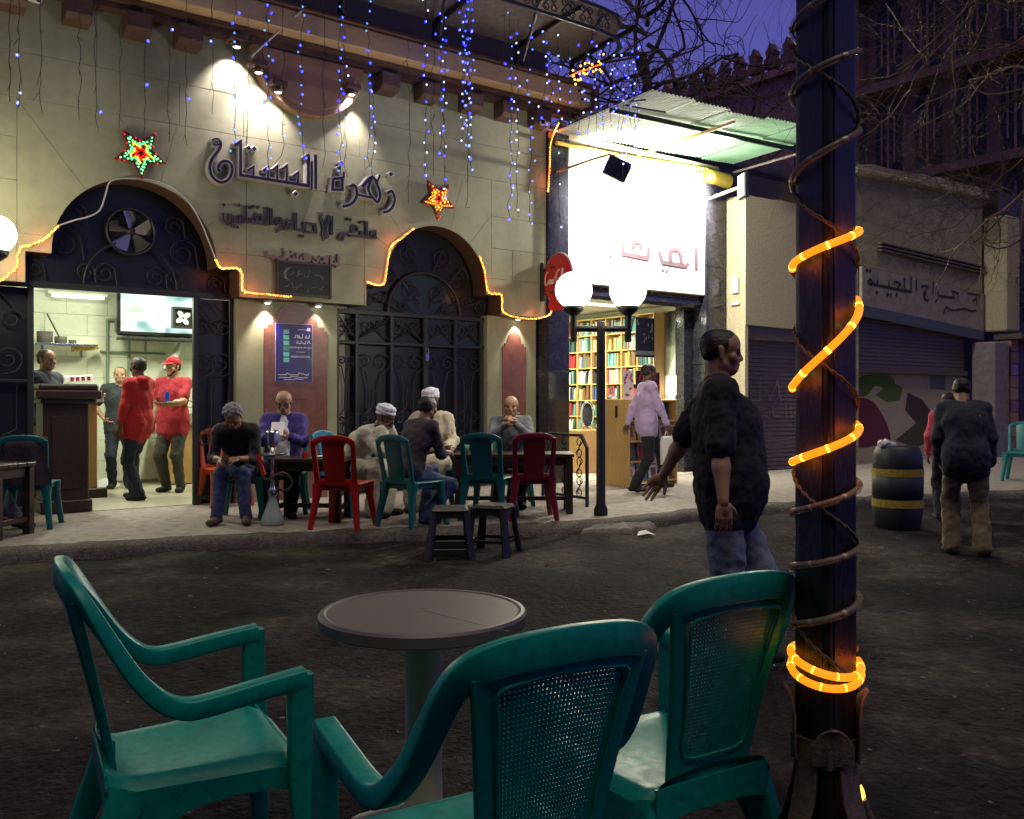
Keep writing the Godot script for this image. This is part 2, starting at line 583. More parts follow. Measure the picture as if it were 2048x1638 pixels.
	plain("band_red", lin(0.28, 0.01, 0.02), 0.5)
	plain("band_green", lin(0.04, 0.2, 0.11), 0.5)
	plain("band_gold", lin(0.3, 0.17, 0.02), 0.5)
	glow("led_green", Color(0.3, 1.0, 0.6), 1.3)
	glow("led_yellow", Color(1.0, 0.85, 0.25), 1.5)
	glow("globe", Color(1.0, 0.99, 0.95), 2.5)
	glow("lamp_face", Color(1.0, 0.96, 0.92), 6.0)
	glow("tube_light", Color(0.95, 1.0, 0.9), 4.0)
	plain("wire", lin(0.05, 0.05, 0.04), 0.6)
	plain("cable_white", lin(0.4, 0.4, 0.38), 0.5)
	var gl := plain("glass", Color(0.9, 0.95, 0.95, 0.12), 0.05)
	gl.transparency = BaseMaterial3D.TRANSPARENCY_ALPHA
	plain("tea", lin(0.12, 0.02, 0.006), 0.15)
	plain("water_glass", lin(0.3, 0.36, 0.33), 0.1)
	# cloth and skin
	var fold := noise_tex(55, 0.012, 4, [], 9.0)
	for c in [["cloth_black", 0.008, 0.008, 0.011], ["cloth_navy", 0.014, 0.017, 0.032], ["cloth_polo_dark", 0.02, 0.024, 0.03], ["cloth_red", 0.36, 0.006, 0.01], ["cloth_polo_red", 0.34, 0.012, 0.026], ["cloth_yellow", 0.6, 0.42, 0.08],
		["denim", 0.03, 0.05, 0.13], ["denim_pale", 0.16, 0.205, 0.26], ["denim_dark", 0.012, 0.014, 0.035], ["cloth_purple", 0.045, 0.03, 0.2], ["cloth_white", 0.62, 0.64, 0.7], ["robe_grey", 0.46, 0.47, 0.38], ["robe_cream", 0.52, 0.47, 0.34], ["turban_white", 0.66, 0.67, 0.78],
		["cloth_plum", 0.035, 0.026, 0.036], ["cloth_grey", 0.13, 0.145, 0.17], ["cloth_lilac", 0.47, 0.36, 0.6], ["trouser_black", 0.01, 0.01, 0.016], ["trouser_khaki", 0.13, 0.1, 0.055], ["trouser_olive", 0.05, 0.046, 0.036], ["cloth_pink", 0.6, 0.08, 0.13], ["shoe_brown", 0.06, 0.035, 0.028], ["shoe_black", 0.01, 0.01, 0.01], ["scarf", 0.06, 0.05, 0.04]]:
		var a := lin(c[1] * 0.8, c[2] * 0.8, c[3] * 0.8)
		var b := lin(c[1] * 1.15, c[2] * 1.15, c[3] * 1.15)
		var m := grain(c[0], [a, b], 0.85, 0.35, 0.0, 0.05, 3, false) if c[0] in ["denim", "denim_pale", "cloth_lilac", "robe_grey", "robe_cream"] else plain(c[0], lin(c[1], c[2], c[3]), 0.85)
		m.normal_enabled = true
		m.normal_texture = fold
		m.normal_scale = 0.5
		m.uv1_triplanar = true
		m.uv1_scale = Vector3(2.2, 1.5, 2.2)
		m.rim_enabled = true
		m.rim = 0.25
	for c in [["skin_tan", 0.38, 0.215, 0.13], ["skin_brown", 0.24, 0.125, 0.07], ["skin_dark", 0.12, 0.06, 0.036]]:
		plain(c[0], lin(c[1], c[2], c[3]), 0.5)
	plain("hair_black", lin(0.007, 0.006, 0.006), 0.55)
	plain("hair_grey", lin(0.2, 0.2, 0.22), 0.8)
	plain("hair_brown", lin(0.035, 0.022, 0.016), 0.6)
	plain("eye_dark", lin(0.01, 0.008, 0.007), 0.2)

# ------------------------------------------------------------------ ground
func spread(a: float, b: float, step: float, far: float) -> Array:
	var out := []
	var x := a
	while x < b:
		out.append(x)
		x += step
	var g := step
	while x < far:
		out.append(x)
		g *= 1.5
		x += g
	out.append(far)
	x = a
	g = step
	while x > -far:
		g *= 1.5
		x -= g
		out.push_front(maxf(x, -far))
	return out

func road_height(x: float, z: float) -> float:
	var far := clampf((Vector2(x, z - 6.0).length() - 12.0) / 20.0, 0.0, 1.0)
	return (wob.get_noise_2d(x * 0.5, z * 0.5) * 0.035 + wob.get_noise_2d(x * 2.3, z * 2.3) * 0.012) * (1.0 - far)

func ground() -> void:
	var xs := spread(-6.0, 7.5, 0.14, 300.0)
	var zs := spread(0.6, 13.0, 0.14, 300.0)
	var st := new_st()
	st.set_smooth_group(1)
	for z in zs:
		for x in xs:
			st.add_vertex(Vector3(x, road_height(x, z), -z))
	var w := xs.size()
	for j in zs.size() - 1:
		for i in w - 1:
			var a := j * w + i
			for k in [a, a + w, a + 1, a + 1, a + w, a + w + 1]:
				st.add_index(k)
	st.generate_normals()
	struct("road", st, M.asphalt)
	# pavement with its worn kerb
	var line := [Vector2(-12, 4.6), Vector2(-4.227, 7.657), Vector2(-2.657, 8.297), Vector2(-1.776, 8.578), Vector2(0.005, 9.127), Vector2(0.633, 9.313), Vector2(1.3, 9.75), Vector2(2.788, 10.865), Vector2(4.516, 11.701), Vector2(8.0, 13.0), Vector2(20, 17.6)]
	var edge := []
	for i in line.size() - 1:
		var n := int(line[i].distance_to(line[i + 1]) / 0.12) + 1
		for k in n:
			var p: Vector2 = line[i].lerp(line[i + 1], float(k) / n)
			edge.append(p + Vector2(0.25, -1).normalized() * (wob.get_noise_2d(p.x * 1.4, 50.0) * 0.13 + wob.get_noise_2d(p.x * 7.0, 80.0) * 0.08))
	st = new_st()
	st.set_smooth_group(1)
	var kerb := new_st()
	kerb.set_smooth_group(1)
	var back := Vector2(-0.62, 0.79) * 22.0
	for i in edge.size() - 1:
		var rows := []
		for p: Vector2 in [edge[i], edge[i + 1]]:
			var dip := minf(0.0, wob.get_noise_2d(p.x * 1.1, 9.0) * 0.05)
			var r := []
			for q in [[back, PAVE], [Vector2(0, 0.6), PAVE], [Vector2(0, 0.2), PAVE - 0.002 + dip * 0.3], [Vector2(0, 0.07), PAVE - 0.012 + dip * 0.6], [Vector2(0, 0.02), PAVE - 0.035 + dip], [Vector2(0, -0.01), PAVE - 0.075 + dip], [Vector2(0.0, -0.04), -0.06]]:
				r.append(Vector3(p.x + q[0].x, q[1], -p.y - q[0].y))
			rows.append(r)
		for k in 6:
			q4(st if k < 2 else kerb, rows[0][k], rows[1][k], rows[1][k + 1], rows[0][k + 1], Vector3(0, 1, 0.3))
	struct("pavement", st, M.pave)
	struct("kerb", kerb, M.kerb_stone)
	# broken concrete ramps by the kerb
	for a in [[1240, 1062, 0.42, 0.2, 0.07]]:
		mound(gp(a[0], a[1]), a[2], a[3], a[4])
	# grit and litter
	st = new_st()
	for i in 700:
		var x := rng.randf_range(-3.5, 4.5)
		var z := rng.randf_range(1.9, 8.3)
		var s := rng.randf_range(0.003, 0.011) * (1.0 if i % 9 else 1.8)
		var b := Basis(Vector3.UP, rng.randf() * TAU) * Basis(Vector3.RIGHT, rng.randf_range(-0.4, 0.4))
		box(st, Vector3(x, road_height(x, z) + s * 0.25, -z), Vector3(s * 1.6, s * 0.5, s), b)
	var gr := solo("road_grit", st, M.concrete, "pale grit, husks and crumbs scattered over the dark street", "litter")
	stuff(gr)

func mound(c: Vector3, rx: float, rz: float, h: float) -> void:
	var st := new_st()
	st.set_smooth_group(1)
	var n := 40
	var rows := []
	for j in 5:
		var r := []
		for k in n:
			var a := TAU * k / n
			var e: float = (1.0 + wob.get_noise_2d(cos(a) * 2.0 + c.x * 3.0, sin(a) * 2.0 + c.z) * 0.5) * [0.05, 0.5, 0.8, 0.93, 1.05][j]
			var q: Vector3 = Vector3(cos(a) * rx, 0, sin(a) * rz).rotated(Vector3.UP, 0.42) * e
			r.append(c + q + Vector3.UP * (h * [1.0, 0.95, 0.8, 0.5, -0.5][j] + wob.get_noise_2d((c.x + q.x) * 9.0, (c.z + q.z) * 9.0) * h * 0.6))
		rows.append(r)
	for j in 4:
		for k in n:
			q4(st, rows[j][k], rows[j][(k + 1) % n], rows[j + 1][(k + 1) % n], rows[j + 1][k], Vector3.UP)
	struct("concrete_patch", st, M.concrete)

# ------------------------------------------------------------------ café front
func arc(c: Vector2, r: float, a0: float, a1: float, n: int) -> Array:
	var out := []
	for i in n + 1:
		var a := deg_to_rad(lerpf(a0, a1, float(i) / n))
		out.append(c + Vector2(cos(a), sin(a)) * r)
	return out

const AC := Vector2(-0.67, 2.9)
const BC := Vector2(3.205, 2.89)

func cafe_front() -> void:
	var o := thing("cafe_building", "cream stone café front with two stepped arches and a brown bracketed cornice", "building", FT)
	var out := PackedVector2Array([Vector2(-4.8, 2.56), Vector2(-1.785, 2.56), Vector2(-1.785, 2.88), Vector2(-1.54, 2.88)])
	out.append_array(PackedVector2Array(arc(AC, 0.87, 180, 0, 28)))
	out.append_array(PackedVector2Array([Vector2(0.2, 2.88), Vector2(0.465, 2.88), Vector2(0.465, 2.56), Vector2(2.132, 2.56), Vector2(2.132, 2.83), Vector2(2.4, 2.83)]))
	out.append_array(PackedVector2Array(arc(BC, 0.805, 180, 0, 28)))
	out.append_array(PackedVector2Array([Vector2(4.01, 2.83), Vector2(4.27, 2.83), Vector2(4.27, 2.56), Vector2(5.1, 2.56), Vector2(5.1, 5.66), Vector2(-4.8, 5.66)]))
	var st := new_st()
	prism(st, out, -0.34, -0.012)
	part("wall", st, M.wood_red, o)
	st = new_st()
	prism(st, out, -0.0115, -0.0105)
	part("mortar_bed", st, M.joint, o)
	# facing slabs with open joints
	var cells := []
	for x in [[-4.8, -3.2], [-3.2, -1.1], [-1.1, 1.0], [1.0, 3.1], [3.1, 5.1]]:
		cells.append(rect(x[0], 4.92, x[1], 5.66))
	for x in [[-4.8, -2.6], [-2.6, -0.227], [-0.227, 0.515], [0.515, 2.032], [2.032, 5.1]]:
		cells.append(rect(x[0], 4.45, x[1], 4.92))
	for y in [[2.56, 3.07], [3.07, 3.6], [3.6, 4.04], [4.04, 4.45]]:
		cells.append(rect(-4.8, y[0], -1.863, y[1]))
	for y in [[2.56, 3.06], [3.06, 3.49], [3.49, 3.94], [3.94, 4.45]]:
		cells.append(rect(0.55, y[0], 2.1, y[1]))
	for c in [[4.1, 2.56, 5.1, 3.06], [4.1, 3.06, 4.469, 3.49], [4.469, 3.06, 5.1, 3.49], [4.1, 3.49, 5.1, 3.94], [4.1, 3.94, 5.1, 4.45]]:
		cells.append(rect(c[0], c[1], c[2], c[3]))
	for v in [[AC, [-62, 31, 75, 128, 242], -1.863, 0.55], [BC, [-62, 50, 75, 130, 149, 242], 2.1, 4.1]]:
		for i in v[1].size() - 1:
			var w := PackedVector2Array([v[0]])
			w.append_array(PackedVector2Array(arc(v[0], 4.0, v[1][i], v[1][i + 1], 8)))
			var high := Geometry2D.intersect_polygons(w, rect(v[2], 3.06, v[3], 4.45))
			var low := Geometry2D.intersect_polygons(w, rect(v[2], 2.56, v[3], 3.06))
			cells.append_array(high)
			cells.append_array(low)
	for c in cells:
		for p in Geometry2D.intersect_polygons(c, out):
			for q in Geometry2D.offset_polygon(p, -0.0022):
				st = new_st()
				prism(st, q, -0.0103, 0.0 + rng.randf_range(-0.0015, 0.0015), Transform3D(), 0.0025)
				part("stone_slab", st, M.stone, o)
	# cornice
	st = new_st()
	box(st, Vector3(0.35, 5.62, 0.13), Vector3(10.3, 0.05, 0.24))
	box(st, Vector3(0.35, 5.56, 0.09), Vector3(10.3, 0.07, 0.16))
	part("cornice_moulding", st, M.wood_red, o)
	st = new_st()
	bev(st, Vector3(0.38, 5.775, 0.22), Vector3(10.4, 0.25, 0.46), 0.012)
	part("cornice_beam", st, M.wood_light, o)
	st = new_st()
	bev(st, Vector3(0.38, 5.93, 0.24), Vector3(10.44, 0.055, 0.54), 0.01)
	bev(st, Vector3(5.64, 5.78, 0.2), Vector3(0.12, 0.36, 0.6), 0.012)
	part("cornice_cap", st, M.wood_red, o)
	st = new_st()
	prism(st, PackedVector2Array([Vector2(0, 5.52), Vector2(0.24, 5.52), Vector2(0.24, 5.36), Vector2(0.19, 5.31), Vector2(0.0, 5.29)]), -0.13, 0.13, Transform3D(Basis(Vector3(0, 0, 1), Vector3.UP, Vector3(-1, 0, 0)), Vector3.ZERO), 0.01)
	var br := mesh_of(st)
	for s in [-4.3, -3.7, -3.1, -2.5, -1.93, -1.32, -0.72, -0.17, 2.36, 2.96, 3.66, 4.26, 4.86]:
		piece("cornice_bracket", br, M.wood_red, o, Transform3D(Basis(), Vector3(s, 0, 0.001)))
	st = new_st()
	var half := PackedVector2Array(arc(Vector2(1.3, 5.52), 0.72, 180, 360, 26))
	prism(st, half, 0.002, 0.15, Transform3D(), 0.012)
	part("half_round_panel", st, M.brown_panel, o)
	st = new_st()
	prism(st, PackedVector2Array(arc(Vector2(1.3, 5.5), 0.62, 180, 360, 24)), 0.152, 0.165, Transform3D(), 0.006)
	part("half_round_face", st, M.brown_panel, o)
	# piers under the arches
	for a in [[0.5, 1.82], [4.17, 5.06]]:
		st = new_st()
		bev(st, Vector3((a[0] + a[1]) / 2, 1.31, -0.3), Vector3(a[1] - a[0], 2.5, 0.2), 0.008)
		part("pier", st, M.stone, o)
	var p1 := PackedVector2Array()
	for q in [[528, 900], [528, 656], [535, 656], [535, 648], [545.5, 648]]:
		p1.append(sv(q[0], q[1], -0.19))
	var l := sv(546, 648, -0.19)
	var r := sv(636, 654, -0.19)
	var mid := (l + r) / 2
	for i in range(1, 13):
		var t := PI - PI * i / 13.0
		p1.append(mid + Vector2(cos(t) * (r.x - l.x) / 2, sin(t) * 0.27))
	for q in [[636, 654], [648, 655], [648, 664], [654.6, 664], [654.6, 900]]:
		p1.append(sv(q[0], q[1], -0.19))
	p1[0].y = 0.1
	p1[p1.size() - 1].y = 0.1
	st = new_st()
	prism(st, p1, -0.199, -0.188, Transform3D(), 0.004)
	part("marble_panel", st, M.marble_red, o)
	st = new_st()
	for k in [[0.96, 1.4]]:
		box(st, Vector3(1.18, 1.36, -0.186), Vector3(0.44, 0.008, 0.006))
	part("panel_groove", st, M.wood_dark, o)
	var p2 := PackedVector2Array([Vector2(4.43, 0.1), Vector2(4.43, 2.13), Vector2(4.47, 2.13), Vector2(4.47, 2.17), Vector2(4.51, 2.17)])
	for i in range(0, 11):
		var t := PI - PI * i / 10.0
		p2.append(Vector2(4.645 + cos(t) * 0.125, 2.2 + sin(t) * 0.15))
	p2.append_array(PackedVector2Array([Vector2(4.78, 2.17), Vector2(4.82, 2.17), Vector2(4.82, 2.13), Vector2(4.86, 2.13), Vector2(4.86, 0.1)]))
	st = new_st()
	prism(st, p2, -0.199, -0.186, Transform3D(), 0.004)
	part("marble_panel", st, M.marble_red, o)
	st = new_st()
	box(st, Vector3(4.67, 1.16, -0.18), Vector3(0.14, 0.022, 0.006))
	part("plate", st, M.silver, o)
	# arch linings inside
	st = new_st()
	box(st, Vector3(5.0, 4.0, -2.0), Vector3(0.2, 3.3, 3.2))
	box(st, Vector3(0.3, 5.7, -2.2), Vector3(10.2, 0.1, 3.6))
	box(st, Vector3(-4.8, 2.8, -2.2), Vector3(0.1, 5.7, 3.7))
	part("rear_structure", st, M.ceiling, o)
	st = new_st()
	box(st, Vector3(0.2, 7.6, -1.6), Vector3(10.0, 3.3, 3.0))
	part("upper_storey", st, M.wood_dark, o)
	# black marble column between café and bookshop: three slabs
	var col := thing("marble_column", "tall black veined marble column between the café and the bookshop", "column", FT)
	for y in [[0.1, 1.78], [1.785, 3.42], [3.425, 5.3]]:
		st = new_st()
		bev(st, Vector3(5.29, (y[0] + y[1]) / 2, -0.13), Vector3(0.41, y[1] - y[0], 0.36), 0.006)
		part("marble_slab", st, M.marble_black, col)

# ------------------------------------------------------------------ café room
func cafe_room() -> void:
	var o := thing("cafe_room", "bright tiled café room seen through the left arch", "room", FT)
	var st := new_st()
	box(st, Vector3(0.5, 0.07, -2.1), Vector3(5.0, 0.112, 3.5))
	part("floor", st, M.floor_tile, o)
	st = new_st()
	box(st, Vector3(0.5, 3.28, -2.2), Vector3(5.0, 0.1, 3.2))
	part("ceiling", st, M.ceiling, o)
	st = new_st()
	box(st, Vector3(-2.3, 1.7, -2.15), Vector3(0.1, 3.2, 3.6))
	box(st, Vector3(1.95, 1.7, -2.15), Vector3(0.1, 3.2, 3.6))
	box(st, Vector3(-0.15, 1.7, -3.75), Vector3(4.4, 3.2, 0.1))
	part("room_wall", st, M.grout, o)
	st = new_st()
	bev(st, Vector3.ZERO, Vector3(0.546, 0.296, 0.016), 0.003)
	var tile := mesh_of(st)
	for j in 10:
		for i in 6:
			piece("wall_tile", tile, M.cafe_tile, o, Transform3D(Basis(), Vector3(-1.5 + 0.55 * (i + 0.5 * (j % 2)), 0.32 + 0.3 * j, -3.69)))
	# television and the pipes below it
	var a := sv(243, 582, -3.3)
	var b := sv(398, 668, -3.3)
	var tv := thing("television", "large flat television glowing pale green high on the café back wall", "television", fx((a.x + b.x) / 2, (a.y + b.y) / 2, -3.34))
	var w := b.x - a.x
	var h := a.y - b.y
	st = new_st()
	bev(st, Vector3(0, -0.01, -0.06), Vector3(w + 0.07, h + 0.1, 0.1), 0.015)
	bev(st, Vector3(0, -0.01, -0.16), Vector3(w * 0.7, h * 0.7, 0.12), 0.03)
	part("casing", st, M.black_gloss, tv)
	var qm := QuadMesh.new()
	qm.size = Vector2(w, h)
	var sm := plain("tv_screen", Color(0.1, 0.1, 0.1), 0.2)
	sm.emission_enabled = true
	sm.emission = Color.WHITE
	sm.emission_operator = BaseMaterial3D.EMISSION_OP_MULTIPLY
	sm.emission_texture = noise_tex(21, 0.012, 2, [lin(0.2, 0.42, 0.4), lin(0.75, 0.95, 0.85), lin(1, 1, 1), lin(0.55, 0.72, 0.5)], 0.0, 128)
	sm.emission_energy_multiplier = 1.25
	piece("screen", qm, sm, tv, Transform3D(Basis(), Vector3(0, 0, -0.004)))
	st = new_st()
	bev(st, Vector3(0.06, -h / 2 - 0.11, 0.06), Vector3(w + 0.2, 0.035, 0.3), 0.008)
	part("shelf", st, M.iron_bar, tv)
	area("television_light", fx((a.x + b.x) / 2, (a.y + b.y) / 2, -3.32).origin, fx((a.x + b.x) / 2, (a.y + b.y) / 2, 0).origin, 0.8, Color(0.8, 1.0, 0.92), Vector2(w, h))
	# little fan in front of the screen
	var f := sv(366, 636, -3.1)
	var fan := thing("box_fan", "small square fan with white blades in front of the television", "fan", fx(f.x, f.y, -3.1))
	st = new_st()
	for q in [[0, 0.14, 0.32, 0.03], [0, -0.14, 0.32, 0.03], [0.145, 0, 0.03, 0.26], [-0.145, 0, 0.03, 0.26]]:
		box(st, Vector3(q[0], q[1], 0), Vector3(q[2], q[3], 0.09))
	box(st, Vector3(0, 0, -0.04), Vector3(0.29, 0.29, 0.01))
	part("housing", st, M.black, fan)
	st = new_st()
	for k in 4:
		var bl := []
		for t in 9:
			bl.append(Vector2(0.065, 0.0) + Vector2(cos(TAU * t / 9.0) * 0.055, sin(TAU * t / 9.0) * 0.038))
		prism(st, PackedVector2Array(bl), 0.0, 0.008, Transform3D(Basis(Vector3.BACK, k * PI / 2 + 0.6), Vector3.ZERO))
	part("blade", st, M.white_plastic, fan)
	# painted pipes on the wall
	var pipes := [[[[215, 850], [215, 640], [232, 640], [232, 660]], 0.022], [[[200, 703], [330, 708]], 0.018], [[[258, 665], [259, 705], [256, 770]], 0.016], [[[291, 668], [291, 708]], 0.014]]
	var pi := thing("pipes", "green painted pipes running over the café back wall under the television", "pipes", FT)
	for p in pipes:
		st = new_st()
		var pts := []
		for q in p[0]:
			pts.append(v3(sv(q[0], q[1], -3.64), -3.64))
		for i in pts.size() - 1:
			tube(st, [pts[i], pts[i + 1]], p[1], 8)
			ball(st, pts[i + 1], p[1] * 1.15, 8)
		part("pipe", st, plain("pipe_green", lin(0.16, 0.22, 0.15), 0.5) if not M.has("pipe_green") else M.pipe_green, pi)
	# tube light on the wall, left
	var tl := thing("tube_lamp", "fluorescent tube lamp shining on the café tiles upper left", "lamp", FT)
	var t0 := v3(sv(104, 590, -3.5), -3.5)
	var t1 := v3(sv(208, 602, -3.5), -3.5)
	t1.y = t0.y
	st = new_st()
	tube(st, [t0, t1], 0.022, 8)
	part("tube", st, M.tube_light, tl)
	st = new_st()
	box(st, (t0 + t1) / 2 + Vector3(0, 0.045, -0.04), Vector3(t1.x - t0.x + 0.1, 0.04, 0.08))
	part("fitting", st, M.white_paint, tl)
	var mid := FT * ((t0 + t1) / 2 + Vector3(0, -0.05, 0.08))
	area("tube_lamp_light", mid, mid + NX - Vector3.UP * 0.6, 1.3, Color(0.93, 1.0, 0.84), Vector2(t1.x - t0.x, 0.05))
	# ceiling lamps of the room
	for s in [-0.9, 0.9]:
		var cl := thing("ceiling_lamp", "fluorescent ceiling lamp over the café room " + ("near the counter" if s < 0 else "near the television"), "lamp", fx(s, 3.2, -1.7), "café ceiling lamps")
		st = new_st()
		tube(st, [Vector3(-0.55, 0, 0), Vector3(0.55, 0, 0)], 0.02, 8)
		part("tube", st, M.tube_light, cl)
		st = new_st()
		box(st, Vector3(0, 0.045, 0), Vector3(1.2, 0.05, 0.1))
		part("fitting", st, M.white_paint, cl)
		area("ceiling_lamp_light", fx(s, 3.16, -1.7).origin, fx(s, 0, -1.7).origin, 8.5, Color(0.98, 1.0, 0.9), Vector2(1.1, 0.1), UX)
	# dark podium at the door and the counter behind it
	var pd := thing("podium", "tall dark wooden podium with a moulded top beside the café door", "podium", fx(-1.33, PAVE, -0.55))
	st = new_st()
	bev(st, Vector3(0, 0.6, 0), Vector3(0.46, 1.2, 0.4), 0.012)
	bev(st, Vector3(0, 0.07, 0.0), Vector3(0.52, 0.14, 0.46), 0.012)
	part("body", st, M.wood_dark, pd)
	st = new_st()
	bev(st, Vector3(0, 0.66, 0.205), Vector3(0.3, 0.8, 0.02), 0.008)
	part("panel", st, M.wood_dark, pd)
	st = new_st()
	bev(st, Vector3(0.02, 1.22, 0), Vector3(0.56, 0.06, 0.5), 0.015)
	bev(st, Vector3(0.02, 1.29, 0), Vector3(0.66, 0.1, 0.6), 0.02)
	bev(st, Vector3(0.02, 1.37, 0), Vector3(0.6, 0.07, 0.54), 0.02)
	part("moulded_top", st, M.wood_dark, pd)
	var c0 := sv(135, 1000, -1.85)
	var c1 := sv(200, 1000, -1.85)
	var ct := thing("counter", "light wooden counter with a cream panel behind the dark podium", "counter", fx(c1.x - 0.5, 0.126, -1.85))
	st = new_st()
	bev(st, Vector3(0, 0.6, -0.3), Vector3(0.94, 1.2, 0.6), 0.01)
	part("carcass", st, M.wood_counter, ct)
	st = new_st()
	var cp := PackedVector2Array([Vector2(-0.36, 0.28), Vector2(0.22, 0.28)])
	cp.append_array(PackedVector2Array(arc(Vector2(0.22, 0.42), 0.1, -60, 0, 4)))
	cp.append_array(PackedVector2Array([Vector2(0.34, 0.44), Vector2(0.34, 0.92)]))
	cp.append_array(PackedVector2Array(arc(Vector2(0.2, 0.96), 0.1, 0, 70, 4)))
	cp.append_array(PackedVector2Array([Vector2(0.2, 1.1), Vector2(-0.36, 1.1)]))
	prism(st, cp, 0.002, 0.012)
	part("cream_panel", st, M.cafe_tile, ct)
	st = new_st()
	bev(st, Vector3(0.0, 1.23, -0.28), Vector3(1.06, 0.06, 0.72), 0.01)
	part("top", st, M.cafe_tile, ct)
	st = new_st()
	bev(st, Vector3(0.05, 0.06, 0.05), Vector3(1.04, 0.12, 0.08), 0.01)
	part("plinth", st, M.wood_dark, ct)
	var top := 0.126 + 1.26
	# things on the counter
	var sc := thing("scale", "white counter scale with a display arm on the café counter", "scale", fx(c1.x - 0.32, top, -2.05))
	st = new_st()
	tube(st, [Vector3(0, 0, 0), Vector3(0, 0.2, 0)], 0.014, 8)
	bev(st, Vector3(0, 0.01, 0), Vector3(0.16, 0.02, 0.16), 0.004)
	part("stand", st, M.white_plastic, sc)
	st = new_st()
	bev(st, Vector3(0.11, 0.23, 0), Vector3(0.34, 0.09, 0.05), 0.01, Basis(Vector3.BACK, 0.06))
	part("display_arm", st, M.white_plastic, sc)
	st = new_st()
	for k in 4:
		box(st, Vector3(0.03 + 0.065 * k, 0.225 + 0.004 * k, 0.027), Vector3(0.04, 0.05, 0.003), Basis(Vector3.BACK, 0.06))
	part("display", st, M.plastic_maroon, sc)
	var k := 0
	for q in [[-0.46, 0.1, 0.035, "tea", "glass of dark tea", "glass"], [-0.4, 0.07, 0.03, "paper", "white cup", "cup"], [-0.36, 0.13, 0.028, "white_plastic", "white plastic bottle", "bottle"], [-0.14, 0.12, 0.026, "white_plastic", "slim pale bottle", "bottle"], [-0.05, 0.05, 0.05, "chrome", "small steel sugar bowl", "bowl"]]:
		st = new_st()
		lathe(st, [Vector2(0, 0), Vector2(q[2] * 0.85, 0), Vector2(q[2], q[1] * 0.6), Vector2(q[2] * (0.5 if q[5] == "bottle" else 1.0), q[1] * 0.85), Vector2(q[2] * (0.5 if q[5] == "bottle" else 1.0), q[1]), Vector2(0, q[1])], 12)
		solo(q[5], st, M[q[3]], q[4] + " on the café counter, " + ["left of the scale", "beside the tea glass", "under the scale arm", "at the right end", "at the very edge"][k], q[5], fx(c1.x + q[0] + 0.05, top, -1.75 - 0.05 * (k % 2)))
		k += 1
	# shelf with pots at the left
	var sh := sv(130, 690, -3.4)
	var s2 := thing("wall_shelf", "steel shelf on the café wall above the man at the podium", "shelf", fx(sh.x, sh.y, -3.45))
	st = new_st()
	bev(st, Vector3(0, 0, 0), Vector3(0.8, 0.03, 0.36), 0.004)
	box(st, Vector3(-0.25, -0.08, -0.16), Vector3(0.03, 0.16, 0.03))
	box(st, Vector3(0.25, -0.08, -0.16), Vector3(0.03, 0.16, 0.03))
	part("board", st, M.chrome, s2)
	for q in [[-0.25, 0.1, 0.16, "dark pot at the left end"], [-0.05, 0.08, 0.1, "low dark pan"], [0.1, 0.05, 0.06, "small tin"]]:
		st = new_st()
		lathe(st, [Vector2(0, 0), Vector2(q[1], 0), Vector2(q[1] * 1.05, q[2]), Vector2(q[1] * 0.95, q[2]), Vector2(q[1] * 0.9, 0.01), Vector2(0, 0.01)], 14)
		solo("pot", st, M.rust, q[3] + " on the steel wall shelf", "pot", fx(sh.x + q[0], sh.y + 0.016, -3.42))
	st = new_st()
	tube(st, [Vector3(-0.2, 0.1, 0.1), Vector3(-0.36, 0.42, 0.12)], 0.012, 6)
	solo("ladle", st, M.rust, "long handled ladle leaning out of the dark pot on the wall shelf", "ladle", fx(sh.x + 0.12, sh.y, -3.45))
	var bs := sv(163, 694, -3.2)
	st = new_st()
	bev(st, Vector3.ZERO, Vector3(0.34, 0.07, 0.16), 0.01, Basis(Vector3.BACK, 0.12))
	solo("carton", st, M.wood_pine, "narrow carton on the wall rail right of the steel shelf", "carton", fx(bs.x + 0.1, bs.y, -3.45))
	# pale funnel duct on the right of the wall
	var du := sv(352, 715, -3.4)
	st = new_st()
	tube(st, [Vector3(0.1, 0.22, 0), Vector3(-0.1, -0.2, 0.05)], 0.03, 10, 0.09)
	solo("funnel", st, M.white_paint, "pale tin funnel hanging on the café wall behind the man in the red cap", "funnel", fx(du.x, du.y, -3.5))
	# steel sink unit at the right with shisha parts
	var si := sv(390, 830, -3.1)
	var sk := thing("sink_unit", "steel work counter at the right of the café room", "counter", fx(si.x, 0.126, -3.2))
	st = new_st()
	bev(st, Vector3(0, 0.9, 0), Vector3(0.9, 0.05, 0.6), 0.006)
	bev(st, Vector3(0, 0.97, -0.26), Vector3(0.9, 0.1, 0.04), 0.006)
	part("top", st, M.chrome, sk)
	st = new_st()
	box(st, Vector3(0, 0.45, -0.02), Vector3(0.84, 0.86, 0.5))
	part("cabinet", st, M.wood_counter, sk)
	hookah(fx(si.x - 0.14, 0.126 + 0.93, -3.1), "chrome water pipe standing on the steel counter behind the red cap", 0.62)
	# rag on the floor by the counter
	var rg := gp(212, 972, PAVE + 0.01)
	st = new_st()
	lathe(st, [Vector2(0.2, 0.0), Vector2(0.15, 0.05), Vector2(0.07, 0.1), Vector2(0, 0.12)], 9)
	solo("plastic_bag", st, M.paper, "crumpled white bag on the floor beside the wooden counter", "bag", Transform3D(Basis(Vector3.UP, 0.4), rg))

